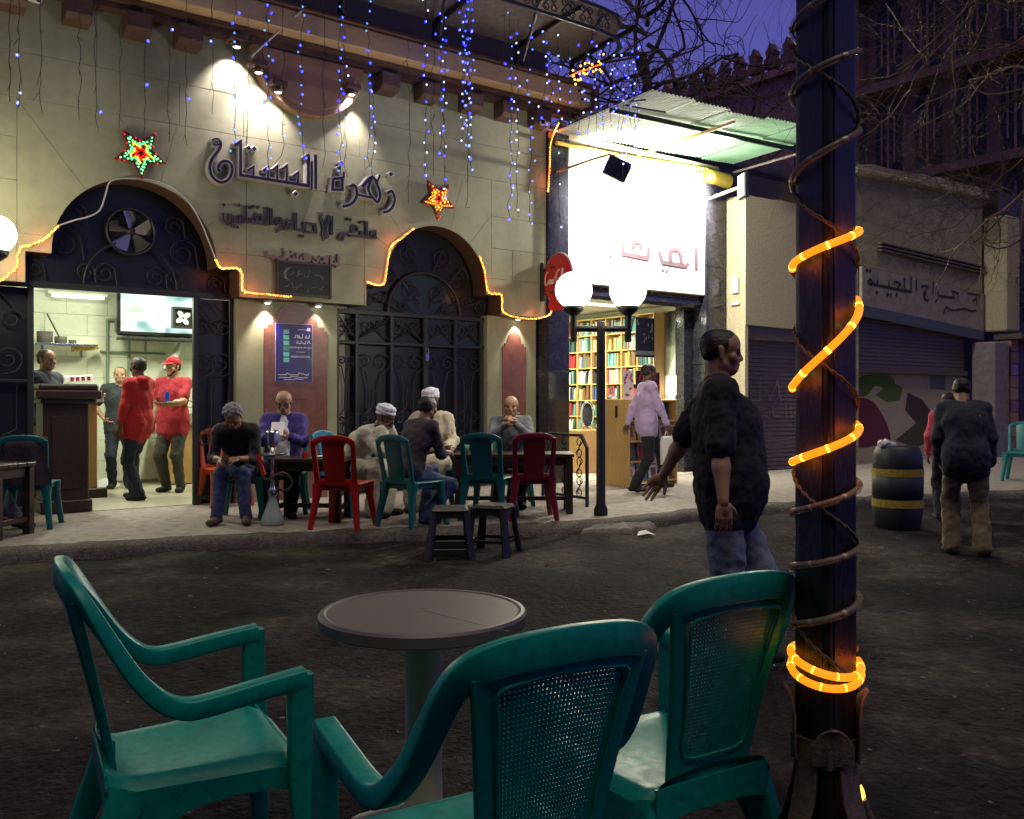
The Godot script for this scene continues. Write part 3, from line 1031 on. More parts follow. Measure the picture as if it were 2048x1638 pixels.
# ------------------------------------------------------------------ bookshop
func bookshop() -> void:
	var o := thing("bookshop", "small lit bookshop with an open front between two black marble columns", "shop", FT)
	var st := new_st()
	box(st, Vector3(6.9, 0.07, -1.6), Vector3(3.6, 0.112, 3.3))
	part("floor", st, M.floor_tile, o)
	st = new_st()
	box(st, Vector3(6.9, 3.02, -1.8), Vector3(3.4, 0.1, 3.4))
	part("ceiling", st, M.ceiling, o)
	st = new_st()
	box(st, Vector3(8.3, 1.55, -1.9), Vector3(0.1, 2.9, 3.0))
	box(st, Vector3(6.8, 1.55, -3.45), Vector3(3.2, 2.9, 0.1))
	box(st, Vector3(5.3, 1.55, -1.9), Vector3(0.1, 2.9, 3.0))
	part("inner_wall", st, M.cafe_tile, o)
	st = new_st()
	box(st, Vector3(7.0, 4.2, -0.2), Vector3(3.1, 2.3, 0.3))
	box(st, Vector3(7.0, 5.3, -1.8), Vector3(3.8, 0.1, 3.6))
	box(st, Vector3(8.95, 2.6, -2.0), Vector3(0.1, 5.2, 3.2))
	part("upper_wall", st, M.stucco_old, o)
	st = new_st()
	var rp := PackedVector2Array([Vector2(0, 2.9), Vector2(0.1, 2.9), Vector2(0.13, 2.95), Vector2(0.13, 3.03), Vector2(0.1, 3.09), Vector2(0, 3.09)])
	prism(st, rp, -8.44, -5.52, Transform3D(Basis(Vector3(0, 0, 1), Vector3.UP, Vector3(-1, 0, 0)), Vector3(0, 0, -0.12)))
	part("lintel", st, M.marble_black, o)
	st = new_st()
	for y in [[0.1, 1.95], [1.955, 3.6], [3.605, 5.0]]:
		bev(st, Vector3(8.72, (y[0] + y[1]) / 2, -0.1), Vector3(0.5, y[1] - y[0], 0.4), 0.006)
	bev(st, Vector3(8.35, 1.5, -0.45), Vector3(0.2, 2.78, 0.5), 0.006)
	part("marble_pillar", st, M.marble_black, o)
	# sign board
	var sg := thing("shop_sign", "large white lit sign board over the bookshop door", "sign", FT)
	st = new_st()
	bev(st, Vector3(6.97, 4.14, 0.03), Vector3(3.0, 2.06, 0.08), 0.01)
	part("board", st, M.white_paint, sg)
	st = new_st()
	for s in ["0,0 0,52", "-16,38 -20,46 -70,44 -76,20", "-30,44 -32,20", "-52,44 -54,16 -42,8 -32,20", "-96,14 -100,40 -150,36 -152,6", "-112,20 -116,4 -130,4 -128,20"]:
		var pl := PackedVector2Array()
		for q in s.split(" "):
			var n: PackedFloat64Array = q.split_floats(",")
			pl.append(sv(1393 + n[0] * 0.98, 496 + n[1] * 0.85 + n[0] * 0.13, 0.08))
		ribbon(st, pl, 0.07, 0.071, 0.085)
	for q in [[1334, 543], [1326, 541], [1222, 512]]:
		var c := sv(q[0], q[1], 0.08)
		box(st, Vector3(c.x, c.y, 0.077), Vector3(0.05, 0.05, 0.014), Basis(Vector3.BACK, 0.78))
	part("lettering", st, plain("faded_pink", lin(0.09, 0.045, 0.055), 0.6), sg)
	# wall of shelves along the right side of the shop
	var bc := thing("bookcase", "tall pine bookcase of square compartments along the bookshop wall", "bookcase", FT)
	st = new_st()
	box(st, Vector3(8.235, 1.5, -1.85), Vector3(0.02, 2.7, 2.44))
	part("back", st, M.wood_counter, bc)
	var rows := 9
	for j in rows + 1:
		st = new_st()
		bev(st, Vector3(8.1, 0.14 + 0.3 * j, -1.85), Vector3(0.25, 0.022, 2.44), 0.003)
		part("shelf", st, M.wood_pine, bc)
	for i in 7:
		st = new_st()
		bev(st, Vector3(8.1, 1.5, -3.05 + 0.4 * i), Vector3(0.254, 2.72, 0.024), 0.003)
		part("upright", st, M.wood_pine, bc)
	var hues := [["red", 0.35, 0.02, 0.025], ["green", 0.05, 0.2, 0.08], ["dark green", 0.03, 0.09, 0.06], ["cream", 0.55, 0.5, 0.36], ["white", 0.65, 0.66, 0.62], ["grey", 0.25, 0.27, 0.27], ["teal", 0.1, 0.3, 0.3], ["brown", 0.16, 0.08, 0.04], ["blue", 0.05, 0.09, 0.25], ["ochre", 0.45, 0.3, 0.07], ["black", 0.02, 0.02, 0.025]]
	for hh in hues:
		plain("book_" + hh[0], lin(hh[1], hh[2], hh[3]), 0.5)
	var lev := ["lowest", "second", "third", "fourth", "fifth", "sixth", "seventh", "eighth", "top"]
	var bm := {}
	for j in rows:
		for i in 6:
			var z := -3.03 + 0.4 * i
			var lim := z + 0.36 * rng.randf_range(0.7, 1.0)
			var main := rng.randi() % hues.size()
			while z < lim:
				var th := rng.randf_range(0.032, 0.07)
				var ht := snappedf(rng.randf_range(0.19, 0.26), 0.02)
				if z + th > -3.03 + 0.4 * i + 0.37:
					break
				var hu: Array = hues[main if rng.randf() < 0.55 else rng.randi() % hues.size()]
				var key := "%d_%d" % [roundi(th * 200), roundi(ht * 100)]
				if not bm.has(key):
					st = new_st()
					bev(st, Vector3(0, ht / 2, 0), Vector3(0.17, ht, th - 0.003), 0.004)
					bm[key] = mesh_of(st)
				var b := piece("book", bm[key], M["book_" + hu[0]], self, FT * Transform3D(Basis(Vector3.RIGHT, rng.randf_range(-0.05, 0.05) if rng.randf() < 0.8 else 0.16), Vector3(8.1 + rng.randf_range(-0.03, 0.0), 0.152 + 0.3 * j, z + th / 2)))
				tag(b, "%s book on the %s shelf of the bookcase, %s" % [hu[0], lev[j], ["far end", "second bay from the far end", "third bay from the far end", "third bay from the street", "second bay from the street", "bay next to the street"][i]], "book", "books on the bookshop shelves")
				z += th
	# ceiling tubes
	for d in [-0.9, -2.4]:
		var cl := thing("ceiling_lamp", "fluorescent ceiling lamp in the bookshop " + ("near the door" if d > -1.5 else "at the back"), "lamp", fx(6.7, 2.94, d), "bookshop ceiling lamps")
		st = new_st()
		tube(st, [Vector3(-0.6, 0, 0), Vector3(0.6, 0, 0)], 0.02, 8)
		part("tube", st, M.tube_light, cl)
		st = new_st()
		box(st, Vector3(0, 0.045, 0), Vector3(1.3, 0.05, 0.1))
		part("fitting", st, M.white_paint, cl)
		area("bookshop_lamp_light", fx(6.7, 2.9, d).origin, fx(6.7, 0, d).origin, 11.0, Color(1.0, 0.99, 0.88), Vector2(1.2, 0.1), UX)
	# magazine stand on the pavement
	var ms := thing("magazine_stand", "pine display stand of magazines on the pavement at the bookshop door", "display stand", fx(6.12, PAVE, 0.86))
	st = new_st()
	bev(st, Vector3(-0.46, 0.62, 0), Vector3(0.03, 1.24, 0.6), 0.004)
	part("side_panel", st, M.wood_pine, ms)
	st = new_st()
	bev(st, Vector3(0.5, 0.62, 0), Vector3(0.03, 1.24, 0.6), 0.004)
	part("side_panel", st, M.wood_pine, ms)
	st = new_st()
	box(st, Vector3(0.02, 0.62, 0.0), Vector3(0.93, 1.2, 0.02))
	part("back_board", st, M.wood_counter, ms)
	st = new_st()
	box(st, Vector3(-0.478, 1.06, 0.05), Vector3(0.004, 0.17, 0.05))
	part("handle_slot", st, M.black, ms)
	for y in [0.06, 0.35, 0.64, 0.93, 1.22]:
		st = new_st()
		bev(st, Vector3(0.02, y, 0.15), Vector3(0.93, 0.022, 0.3), 0.003)
		part("shelf", st, M.wood_pine, ms)
	var mag := [["white", "teal", "white", "white"], ["dark green", "brown", "cream", "grey"], ["ochre", "ochre", "brown", "cream"], ["black", "grey", "red", "black"]]
	for j in 4:
		for i in 4:
			var mg := thing("magazine", "%s magazine on the %s shelf of the pine stand, %s" % [mag[j][i], ["bottom", "second", "third", "top"][j], ["first from the left", "second from the left", "third from the left", "last on the right"][i]], "magazine", FT * Transform3D(Basis(Vector3.RIGHT, -0.16), Vector3(5.77 + 0.225 * i, PAVE + 0.075 + 0.29 * j, 1.08)), "magazines on the pine stand")
			st = new_st()
			bev(st, Vector3(0, 0.125, 0), Vector3(0.19, 0.25, 0.012), 0.002)
			part("cover", st, M["book_" + mag[j][i]], mg)
			st = new_st()
			box(st, Vector3(rng.randf_range(-0.02, 0.02), 0.11, 0.0085), Vector3(0.1, 0.1 + rng.randf() * 0.05, 0.003), Basis(Vector3.BACK, rng.randf_range(-0.2, 0.2)))
			box(st, Vector3(0, 0.225, 0.0085), Vector3(0.15, 0.02, 0.003))
			part("print", st, M["book_" + ["red", "cream", "blue", "white", "ochre", "brown"][rng.randi() % 6]], mg)
	for q in [[5.84, 0.2, 0.42, "paper", "book_red", "white and pink poster"], [6.1, 0.22, 0.42, "book_black", "red_gloss", "black poster with red flowers"], [6.36, 0.22, 0.4, "book_black", "red_gloss", "black poster with red shapes"]]:
		var ps := thing("poster", q[5] + " propped on top of the pine magazine stand", "poster", fx(q[0], PAVE + 1.235, 0.95))
		st = new_st()
		box(st, Vector3(0, q[2] / 2, 0), Vector3(q[1], q[2], 0.01))
		part("sheet", st, M[q[3]], ps)
		st = new_st()
		for n in 12:
			box(st, Vector3(rng.randf_range(-0.4, 0.4) * q[1], q[2] * rng.randf_range(0.1, 0.9), 0.007), Vector3(0.03, 0.045, 0.003), Basis(Vector3.BACK, rng.randf() * 3.0))
		part("print", st, plain("poster_pink", lin(0.5, 0.05, 0.3), 0.6) if q[3] == "paper" else M.red_gloss, ps)
	var hp := sv(1290, 675, -0.5)
	var hg := thing("hanging_poster", "dark hanging poster with a white caption strip inside the bookshop window", "poster", fx(hp.x, hp.y, -0.5))
	st = new_st()
	box(st, Vector3.ZERO, Vector3(0.44, 0.66, 0.008))
	part("sheet", st, M.book_black, hg)
	st = new_st()
	box(st, Vector3(0, -0.26, 0.006), Vector3(0.4, 0.07, 0.003))
	for n in 9:
		box(st, Vector3(rng.randf_range(-0.18, 0.18), rng.randf_range(-0.15, 0.28), 0.006), Vector3(0.02, rng.randf_range(0.03, 0.16), 0.003), Basis(Vector3.BACK, rng.randf_range(-0.3, 0.3)))
	part("print", st, M.book_grey, hg)
	var mi := sv(1175, 830, -1.2)
	var mr := thing("oval_mirror", "oval chrome rimmed mirror leaning inside the bookshop", "mirror", fx(mi.x, mi.y, -1.2, -0.3))
	st = new_st()
	var ring := []
	for n in 25:
		ring.append(Vector3(cos(TAU * n / 24.0) * 0.11, sin(TAU * n / 24.0) * 0.22, 0))
	tube(st, ring, 0.022, 6, -1.0, false)
	part("rim", st, M.chrome, mr)
	st = new_st()
	var ov := PackedVector2Array()
	for n in 24:
		ov.append(Vector2(cos(TAU * n / 24.0) * 0.11, sin(TAU * n / 24.0) * 0.22))
	prism(st, ov, -0.01, 0.0)
	part("glass", st, M.marble_black, mr)
	st = new_st()
	bev(st, Vector3(0, 0.36, 0), Vector3(0.9, 0.72, 0.5), 0.01)
	solo("shop_desk", st, M.wood_counter, "low wooden desk inside the bookshop under the oval mirror", "desk", fx(mi.x + 0.1, 0.126, -1.25))
	for q in [[1350, 760, 0.3, 0.34], [1350, 800, 0.28, 0.3], [1353, 830, 0.3, 0.5]]:
		var c := sv(q[0] + 0.0, q[1], -0.72)
		st = new_st()
		box(st, Vector3.ZERO, Vector3(0.006, q[3], q[2]))
		solo("notice", st, M.paper if q[1] < 820 else M.book_teal, ["upper photocopied notice", "lower photocopied notice", "blue notice sheet"][int(q[1] - 760) / 35] + " taped to the bookshop's right wall", "notice", fx(8.245, c.y - 0.1, -0.5 - 0.02 * (int(q[1]) % 3)))

# ------------------------------------------------------------------ canopies
func canopies() -> void:
	var o := thing("corrugated_canopy", "pale green corrugated iron canopy over the bookshop sign", "canopy", FT)
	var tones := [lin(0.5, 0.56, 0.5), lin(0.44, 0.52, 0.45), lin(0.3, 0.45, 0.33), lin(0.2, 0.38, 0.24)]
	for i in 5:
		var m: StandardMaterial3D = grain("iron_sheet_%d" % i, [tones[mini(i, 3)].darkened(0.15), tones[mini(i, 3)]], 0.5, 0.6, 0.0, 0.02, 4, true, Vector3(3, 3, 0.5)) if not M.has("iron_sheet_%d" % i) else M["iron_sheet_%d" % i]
		var s0 := 5.2 + 0.79 * i
		var d1 := 2.05 + rng.randf_range(-0.1, 0.1)
		var st := new_st()
		st.set_smooth_group(1)
		var n := 68
		var dr := [0.06, 0.5, 1.0, 1.5, d1]
		var tilt := rng.randf_range(-0.02, 0.02)
		for a in n:
			for b in 4:
				var c := []
				for q in [[a, b], [a + 1, b], [a + 1, b + 1], [a, b + 1]]:
					var s: float = s0 + 0.84 * q[0] / n
					c.append(Vector3(s, 5.3 + 0.03 * s - 0.15 + 0.04 * dr[q[1]] + 0.013 * sin(q[0] * TAU / 6.2) + 0.004 * (i % 2) + tilt * q[0] / n, dr[q[1]]))
				q4(st, c[0], c[1], c[2], c[3], Vector3.UP)
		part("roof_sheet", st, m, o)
	var st := new_st()
	beam(st, [Vector3(5.15, 5.295, 1.32), Vector3(9.3, 5.42, 1.32)], [Vector3.UP, Vector3.UP], [0.035, 0.035], [0.025, 0.025])
	part("purlin", st, M.iron, o)
	for s in [6.9, 9.2]:
		st = new_st()
		beam(st, [Vector3(s, 5.16 + 0.03 * (s - 5), 0.05), Vector3(s, 5.23 + 0.03 * (s - 5), 2.0)], [Vector3.UP, Vector3.UP], [0.02, 0.02], [0.015, 0.015])
		part("rafter", st, M.wood_counter if s < 9 else M.rust, o)
	st = new_st()
	tube(st, [Vector3(5.2, 5.13, 0.1), Vector3(6.3, 5.14, 0.1), Vector3(8.4, 5.22, 0.1)], 0.03, 10)
	part("yellow_trim", st, M.yellow, o)
	st = new_st()
	tube(st, [Vector3(8.42, 5.13, 0.09), Vector3(9.0, 5.1, 0.1)], 0.12, 14, 0.13)
	tube(st, [Vector3(9.0, 5.1, 0.1), Vector3(9.06, 5.1, 0.1)], 0.13, 14, 0.07)
	part("rolled_awning", st, M.yellow_worn, o)
	# upper iron canopy over the café
	var u := thing("iron_canopy", "wrought iron canopy with a scrolled edge above the café cornice", "canopy", FT)
	st = new_st()
	var roof := PackedVector2Array([Vector2(0.2, 0.3), Vector2(5.35, 0.3), Vector2(5.35, 1.2), Vector2(5.1, 1.62), Vector2(4.7, 1.72), Vector2(0.2, 1.72)])
	prism(st, roof, 0.0, 0.03, Transform3D(Basis(Vector3.RIGHT, Vector3(0, 0.08, 1), Vector3(0, 1, -0.08)), Vector3(0, 6.28, 0)))
	part("roof_sheet", st, grain("canopy_cloth", [lin(0.12, 0.1, 0.085), lin(0.22, 0.185, 0.15)], 0.9, 1.2, 0.2), u)
	for s in [0.25, 1.6, 2.95, 4.3, 5.3]:
		st = new_st()
		beam(st, [Vector3(s, 5.97, 0.3), Vector3(s, 6.27, 0.35)], [Vector3.RIGHT, Vector3.RIGHT], [0.025, 0.025], [0.025, 0.025])
		beam(st, [Vector3(s, 6.26, 0.3), Vector3(s, 6.36, 1.66)], [Vector3.RIGHT, Vector3.RIGHT], [0.022, 0.022], [0.03, 0.03])
		beam(st, [Vector3(s, 5.97, 0.42), Vector3(s - 0.6, 6.33, 1.6)], [Vector3.UP, Vector3.UP], [0.02, 0.02], [0.02, 0.02])
		part("frame_bar", st, M.iron, u)
	for hgt in [6.12, 6.42]:
		st = new_st()
		var pts := [Vector3(0.2, hgt, 1.72), Vector3(4.6, hgt, 1.72), Vector3(4.95, hgt, 1.66), Vector3(5.2, hgt, 1.45), Vector3(5.36, hgt, 1.1), Vector3(5.36, hgt, 0.3)]
		var up := []
		var a1 := []
		for p in pts:
			up.append(Vector3.UP)
			a1.append(0.022)
		beam(st, pts, up, a1, a1)
		part("edge_rail", st, M.iron, u)
	var sc := scroll_mesh(0.1)
	for k in 12:
		piece("scroll", sc, M.iron, u, Transform3D(Basis(Vector3.UP, 0), Vector3(1.3 + 0.3 * k, 6.27, 1.72)))
		piece("scroll", sc, M.iron, u, Transform3D(Basis(Vector3.UP, PI), Vector3(1.42 + 0.3 * k, 6.27, 1.72)))
	for k in 3:
		piece("scroll", sc, M.iron, u, Transform3D(Basis(Vector3.UP, PI / 2), Vector3(5.36, 6.27, 0.4 + 0.27 * k)))

func scroll_line(r: float, turns := 1.25) -> Array:   # an S with a curl at both ends, in x and y
	var pts := []
	for i in 15:
		var t := float(i) / 14.0
		var a := (1.0 - t) * turns * TAU
		pts.append(Vector3(cos(a) * r * (0.2 + 0.35 * t) - 0.0, sin(a) * r * (0.2 + 0.35 * t) + r * 0.55, 0))
	var out := pts.duplicate()
	for i in range(pts.size() - 1, -1, -1):
		out.append(Vector3(-pts[i].x, -pts[i].y, 0))
	return out

func scroll_mesh(r: float, th := 0.009) -> ArrayMesh:
	var st := new_st()
	tube(st, scroll_line(r), th, 4)
	return mesh_of(st)

# ------------------------------------------------------------------ the row of shops on the right
func garage_row() -> void:
	var o := thing("plaster_shop", "rough plastered low shop with a closed brown roller shutter beside the bookshop", "building", FT)
	var st := new_st()
	var pl := PackedVector2Array([Vector2(8.99, 2.62), Vector2(11.9, 2.58), Vector2(11.9, 4.9)])
	for i in 12:
		pl.append(Vector2(11.6 - 0.237 * i, 4.86 - 0.005 * i + rng.randf_range(-0.02, 0.02)))
	prism(st, pl, -0.3, 0.5)
	box(st, Vector3(9.03, 1.35, 0.1), Vector3(0.08, 2.54, 0.78))
	box(st, Vector3(11.6, 1.35, 0.1), Vector3(0.6, 2.5, 0.78))
	part("wall", st, M.stucco, o)
	shutter(o, 9.09, 11.3, 0.12, 2.6, 0.36)
	st = new_st()
	box(st, Vector3(10.2, 2.5, 0.42), Vector3(2.22, 0.24, 0.1))
	part("shutter_box", st, M.shutter, o)
	st = new_st()
	for q in [[1, "1500,752 1503,800 1520,802 1522,752", 0.02], [2, "1530,800 1532,750", 0.02], [2, "1540,802 1556,760 1562,802", 0.02], [3, "1510,812 1530,815 1512,828 1536,832", 0.02], [4, "1545,812 1548,832 1560,832", 0.02], [5, "1572,808 1574,834", 0.02], [5, "1582,812 1584,834 1594,820", 0.02]]:
		var p2 := PackedVector2Array()
		for c in q[1].split(" "):
			var n: PackedFloat64Array = c.split_floats(",")
			p2.append(sv(n[0], n[1], 0.4))
		ribbon(st, p2, q[2], 0.393, 0.396)
	part("painted_words", st, plain("chalk", lin(0.16, 0.15, 0.15), 0.9), o)
	st = new_st()
	bev(st, Vector3(8.96, 3.3, 0.3), Vector3(0.06, 0.28, 0.14), 0.01)
	bev(st, Vector3(8.96, 2.98, 0.3), Vector3(0.05, 0.04, 0.18), 0.008)
	solo("meter_box", st, M.white_paint, "small white meter box on the side of the plaster shop", "box", FT)
	st = new_st()
	box(st, Vector3(10.6, 5.35, -1.5), Vector3(3.2, 0.9, 2.4))
	solo("roof_shed", st, M.wood_dark, "dark shed roof behind the top of the plastered wall", "shed", FT)
	# garage
	var g := thing("garage", "old garage front with a painted name board and half open shutter", "building", FT)
	st = new_st()
	var tp := PackedVector2Array([Vector2(12.0, 3.92), Vector2(17.0, 3.7), Vector2(17.0, 6.0)])
	for i in 14:
		tp.append(Vector2(16.7 - 0.36 * i, 6.03 - 0.015 * i + rng.randf_range(-0.03, 0.03)))
	prism(st, tp, -0.3, 0.5)
	box(st, Vector3(12.15, 1.9, 0.1), Vector3(0.3, 3.9, 0.78))
	part("wall", st, M.stucco_old, g)
	st = new_st()
	bev(st, Vector3(14.5, 5.72, 0.55), Vector3(5.0, 0.1, 0.2), 0.02, Basis(Vector3.BACK, 0.03))
	part("ledge", st, M.stucco_old, g)
	st = new_st()
	for k in 3:
		bev(st, Vector3(14.9, 4.32 - 0.07 * k, 0.56), Vector3(4.0, 0.04, 0.1), 0.01, Basis(Vector3.BACK, -0.03))
	part("lamp_rail", st, M.rust, g)
	var nb := thing("name_board", "faded cream garage name board with dark painted lettering", "sign", FT)
	st = new_st()
	prism(st, PackedVector2Array([Vector2(12.3, 2.95), Vector2(16.95, 2.66), Vector2(16.95, 3.68), Vector2(12.3, 3.88)]), 0.505, 0.56, Transform3D(), 0.01)
	part("board", st, grain("board_cream", [lin(0.13, 0.11, 0.08), lin(0.24, 0.21, 0.165), lin(0.31, 0.28, 0.23)], 0.8, 1.6, 0.0, 0.012, 6), nb)
	st = new_st()
	prism(st, PackedVector2Array([Vector2(12.3, 2.95), Vector2(16.95, 2.66), Vector2(16.95, 2.86), Vector2(12.3, 3.15)]), 0.561, 0.566)
	part("blue_band", st, plain("band_blue", lin(0.06, 0.075, 0.11), 0.8), nb)
	plain("paint_dark", lin(0.02, 0.015, 0.018), 0.8)
	for q in ["26:310,240 340,215 365,250 340,270 310,245", "26:350,265 660,330 790,350 795,195", "20:415,220 420,270", "20:545,240 545,290", "22:600,240 640,245 670,270 640,310", "16:715,200 720,310", "22:850,215 850,335", "22:905,290 985,290 930,370 945,440 985,450", "22:1040,235 1035,385", "24:1090,350 1100,400 1270,420 1250,345 1320,375", "22:1090,430 1060,470", "18:1420,370 1550,390", "18:1480,460 1520,420 1520,500", "14:1150,600 1180,520 1250,560 1400,540 1450,570 1520,560"]:
		st = new_st()
		stroke(st, q, 1680, 520, 5.565, 0.566, 0.568, 0.566, 0.022)
		part("letter", st, M.paint_dark, nb)
	for q in [[300, 115], [335, 120], [720, 215], [530, 385], [565, 385], [630, 385], [410, 360], [950, 375]]:
		var c := sv(1680 + q[0] / 5.565, 520 + q[1] / 5.565, 0.566)
		st = new_st()
		box(st, Vector3(c.x, c.y, 0.567), Vector3(0.075, 0.06, 0.003), Basis(Vector3.BACK, 0.78))
		part("letter_dot", st, M.paint_dark, nb)
	shutter(g, 12.3, 16.5, 1.9, 2.95, 0.35)
	st = new_st()
	box(st, Vector3(14.4, 1.93, 0.4), Vector3(4.2, 0.1, 0.06))
	part("shutter_bar", st, M.rust, g)
	st = new_st()
	box(st, Vector3(14.4, 0.9, 0.2), Vector3(4.2, 1.92, 0.12))
	part("painted_panel", st, M.stucco, g)
	var gz := 0.262
	for q in [["1708,770 1725,752 1775,750 1790,765 1775,778 1750,772 1735,790 1715,792", [0.08, 0.16, 0.02]], ["1750,790 1785,765 1805,775 1800,800 1775,805", [0.08, 0.16, 0.02]], ["1708,805 1740,800 1765,830 1780,870 1770,885 1708,890", [0.14, 0.012, 0.04]], ["1815,785 1845,800 1880,850 1855,872 1810,820", [0.05, 0.04, 0.03]], ["1790,880 1840,840 1868,880 1830,895", [0.06, 0.06, 0.02]], ["1860,750 1890,752 1890,780 1860,778", [0.16, 0.16, 0.14]]]:
		st = new_st()
		var pp := []
		for c in q[0].split(" "):
			var n: PackedFloat64Array = c.split_floats(",")
			pp.append(sv(n[0], n[1], 0.26))
		prism(st, PackedVector2Array(smooth_line(pp, 5, true)) if q[0].length() > 45 else PackedVector2Array(pp), gz - 0.002, gz)
		gz += 0.0015
		part("graffiti_shape", st, grain("graffiti_%d" % int(gz * 10000), [lin(q[1][0] * 0.3 + 0.05, q[1][1] * 0.3 + 0.045, q[1][2] * 0.3 + 0.025), lin(q[1][0] * 0.8, q[1][1] * 0.8, q[1][2] * 0.8), lin(q[1][0], q[1][1], q[1][2])], 0.85, 0.9, 0.0, 0.02, 6), g)
	# pillars and the dark house at the right edge
	var r := thing("corner_house", "dark house with cream pillars and brick blocks at the right edge", "building", FT)
	st = new_st()
	bev(st, Vector3(17.35, 4.1, 0.75), Vector3(0.62, 2.5, 0.5), 0.03)
	part("upper_pillar", st, M.stucco, r)
	st = new_st()
	bev(st, Vector3(16.95, 1.3, 0.7), Vector3(0.66, 2.6, 0.5), 0.03)
	part("lower_pillar", st, grain("plaster_pink", [lin(0.08, 0.07, 0.07), lin(0.17, 0.145, 0.145), lin(0.22, 0.19, 0.19)], 0.9, 1.2, 0.4, 0.012, 6), r)
	st = new_st()
	box(st, Vector3(21.0, 3.0, 0.2), Vector3(7.0, 6.0, 0.8))
	box(st, Vector3(13.9, 5.5, -1.6), Vector3(10.0, 0.1, 2.6))
	part("wall", st, M.wood_dark, r)
	st = new_st()
	box(st, Vector3(20.4, 2.75, 0.85), Vector3(6.0, 0.12, 0.6))
	part("ledge", st, M.rust, r)
	st = new_st()
	bev(st, Vector3.ZERO, Vector3(0.34, 0.26, 0.3), 0.012)
	var bk := mesh_of(st)
	for i in 9:
		piece("block", bk, M[["marble_red", "wood_counter", "brown_panel"][i % 3]], r, Transform3D(Basis(), Vector3(17.75 + 0.01 * (i % 2), 0.4 + 0.27 * i, 0.7)))

func shutter(parent: Node, s0: float, s1: float, h0: float, h1: float, d: float) -> void:
	var n := int((h1 - h0) / 0.075)
	var st := new_st()
	bev(st, Vector3.ZERO, Vector3(s1 - s0, 0.07, 0.022), 0.008)
	var sl := mesh_of(st)
	for i in n:
		piece("shutter_slat", sl, M.shutter, parent, Transform3D(Basis(Vector3.RIGHT, -0.12), Vector3((s0 + s1) / 2, h0 + 0.0375 + 0.075 * i, d)))

func stroke(st: SurfaceTool, code: String, ox: float, oy: float, k: float, z0: float, z1: float, d: float, grow := 0.0, soft := false) -> void:   # "width:x,y x,y ..." in an enlarged survey
	var two := code.split(":")
	var pl := []
	for q in two[1].split(" "):
		var n := q.split_floats(",")
		pl.append(sv(ox + n[0] / k, oy + n[1] / k, d))
	if soft:
		pl = smooth_line(pl, 4)
	ribbon(st, PackedVector2Array(pl), maxf(0.006, float(two[0]) / k / 1855.0 * 11.5 + grow), z0, z1)

# ------------------------------------------------------------------ far building and tower
func far_building() -> void:
	var xf := Transform3D(Basis(NX, Vector3.UP, -UX), Vector3(11.6, 0, -38.0))
	var o := thing("crenellated_building", "long reddish stone building with a crenellated parapet beyond the canopy", "building", xf)
	var st := new_st()
	box(st, Vector3(-6.0, 7.6, -3.0), Vector3(42.0, 15.2, 6.0))
	part("wall", st, M.far_stone, o)
	st = new_st()
	box(st, Vector3(-6.0, 14.9, 0.15), Vector3(42.0, 0.3, 0.4))
	box(st, Vector3(-6.0, 9.9, 0.1), Vector3(42.0, 0.2, 0.3))
	part("cornice", st, M.far_stone, o)
	st = new_st()
	prism(st, PackedVector2Array([Vector2(-0.3, 0), Vector2(0.3, 0), Vector2(0.3, 0.35), Vector2(0.17, 0.45), Vector2(0.22, 0.7), Vector2(0.1, 0.85), Vector2(0, 1.05), Vector2(-0.1, 0.85), Vector2(-0.22, 0.7), Vector2(-0.17, 0.45), Vector2(-0.3, 0.35)]), -0.2, 0.2)
	var me := mesh_of(st)
	for i in 40:
		piece("merlon", me, M.far_stone_dark, o, Transform3D(Basis(), Vector3(-24.0 + 0.85 * i, 15.2, 0.1)))
	var win := PackedVector2Array([Vector2(-0.5, 0), Vector2(0.5, 0), Vector2(0.5, 2.0)])
	win.append_array(PackedVector2Array([Vector2(0.42, 2.5), Vector2(0.25, 2.85), Vector2(0, 3.1), Vector2(-0.25, 2.85), Vector2(-0.42, 2.5), Vector2(-0.5, 2.0)]))
	st = new_st()
	prism(st, win, 0.0, 0.06)
	var wm := mesh_of(st)
	st = new_st()
	for q in [[0, 0.5, 0.08, 2.6], [-0.25, 0.9, 0.06, 1.7], [0.25, 0.9, 0.06, 1.7]]:
		box(st, Vector3(q[0], 1.3, 0.09), Vector3(q[2], q[3], 0.04))
	var fm := mesh_of(st)
	for i in 16:
		for j in 3:
			var at := Vector3(-22.0 + 2.2 * i + (0.5 if i % 3 else 0.0), 10.6 - 4.4 * j, 0.0)
			var w := piece("window", wm, M.black, o, Transform3D(Basis(), at))
			piece("frame", fm, M.far_stone, w)
	var t := thing("stone_tower", "tall dark reddish tower with balconies behind the bare tree at right", "tower", xf)
	st = new_st()
	prism(st, rect(2.4, 0.0, 16.0, 34.0), -6.0, 0.7)
	box(st, Vector3(3.0, 17.0, 0.9), Vector3(1.4, 34.0, 0.7))
	part("wall", st, M.far_stone_dark, t)
	for y in [9.2, 12.6, 16.4, 20.2]:
		st = new_st()
		box(st, Vector3(8.8, y, 1.1), Vector3(12.0, 0.3, 1.0))
		part("ledge", st, M.far_stone_dark, t)
	for i in 6:
		for j in 4:
			var w := piece("window", wm, M.black, t, Transform3D(Basis(), Vector3(4.6 + 1.5 * i, 5.9 + 3.6 * j, 0.7)))
			piece("frame", fm, M.far_stone, w)

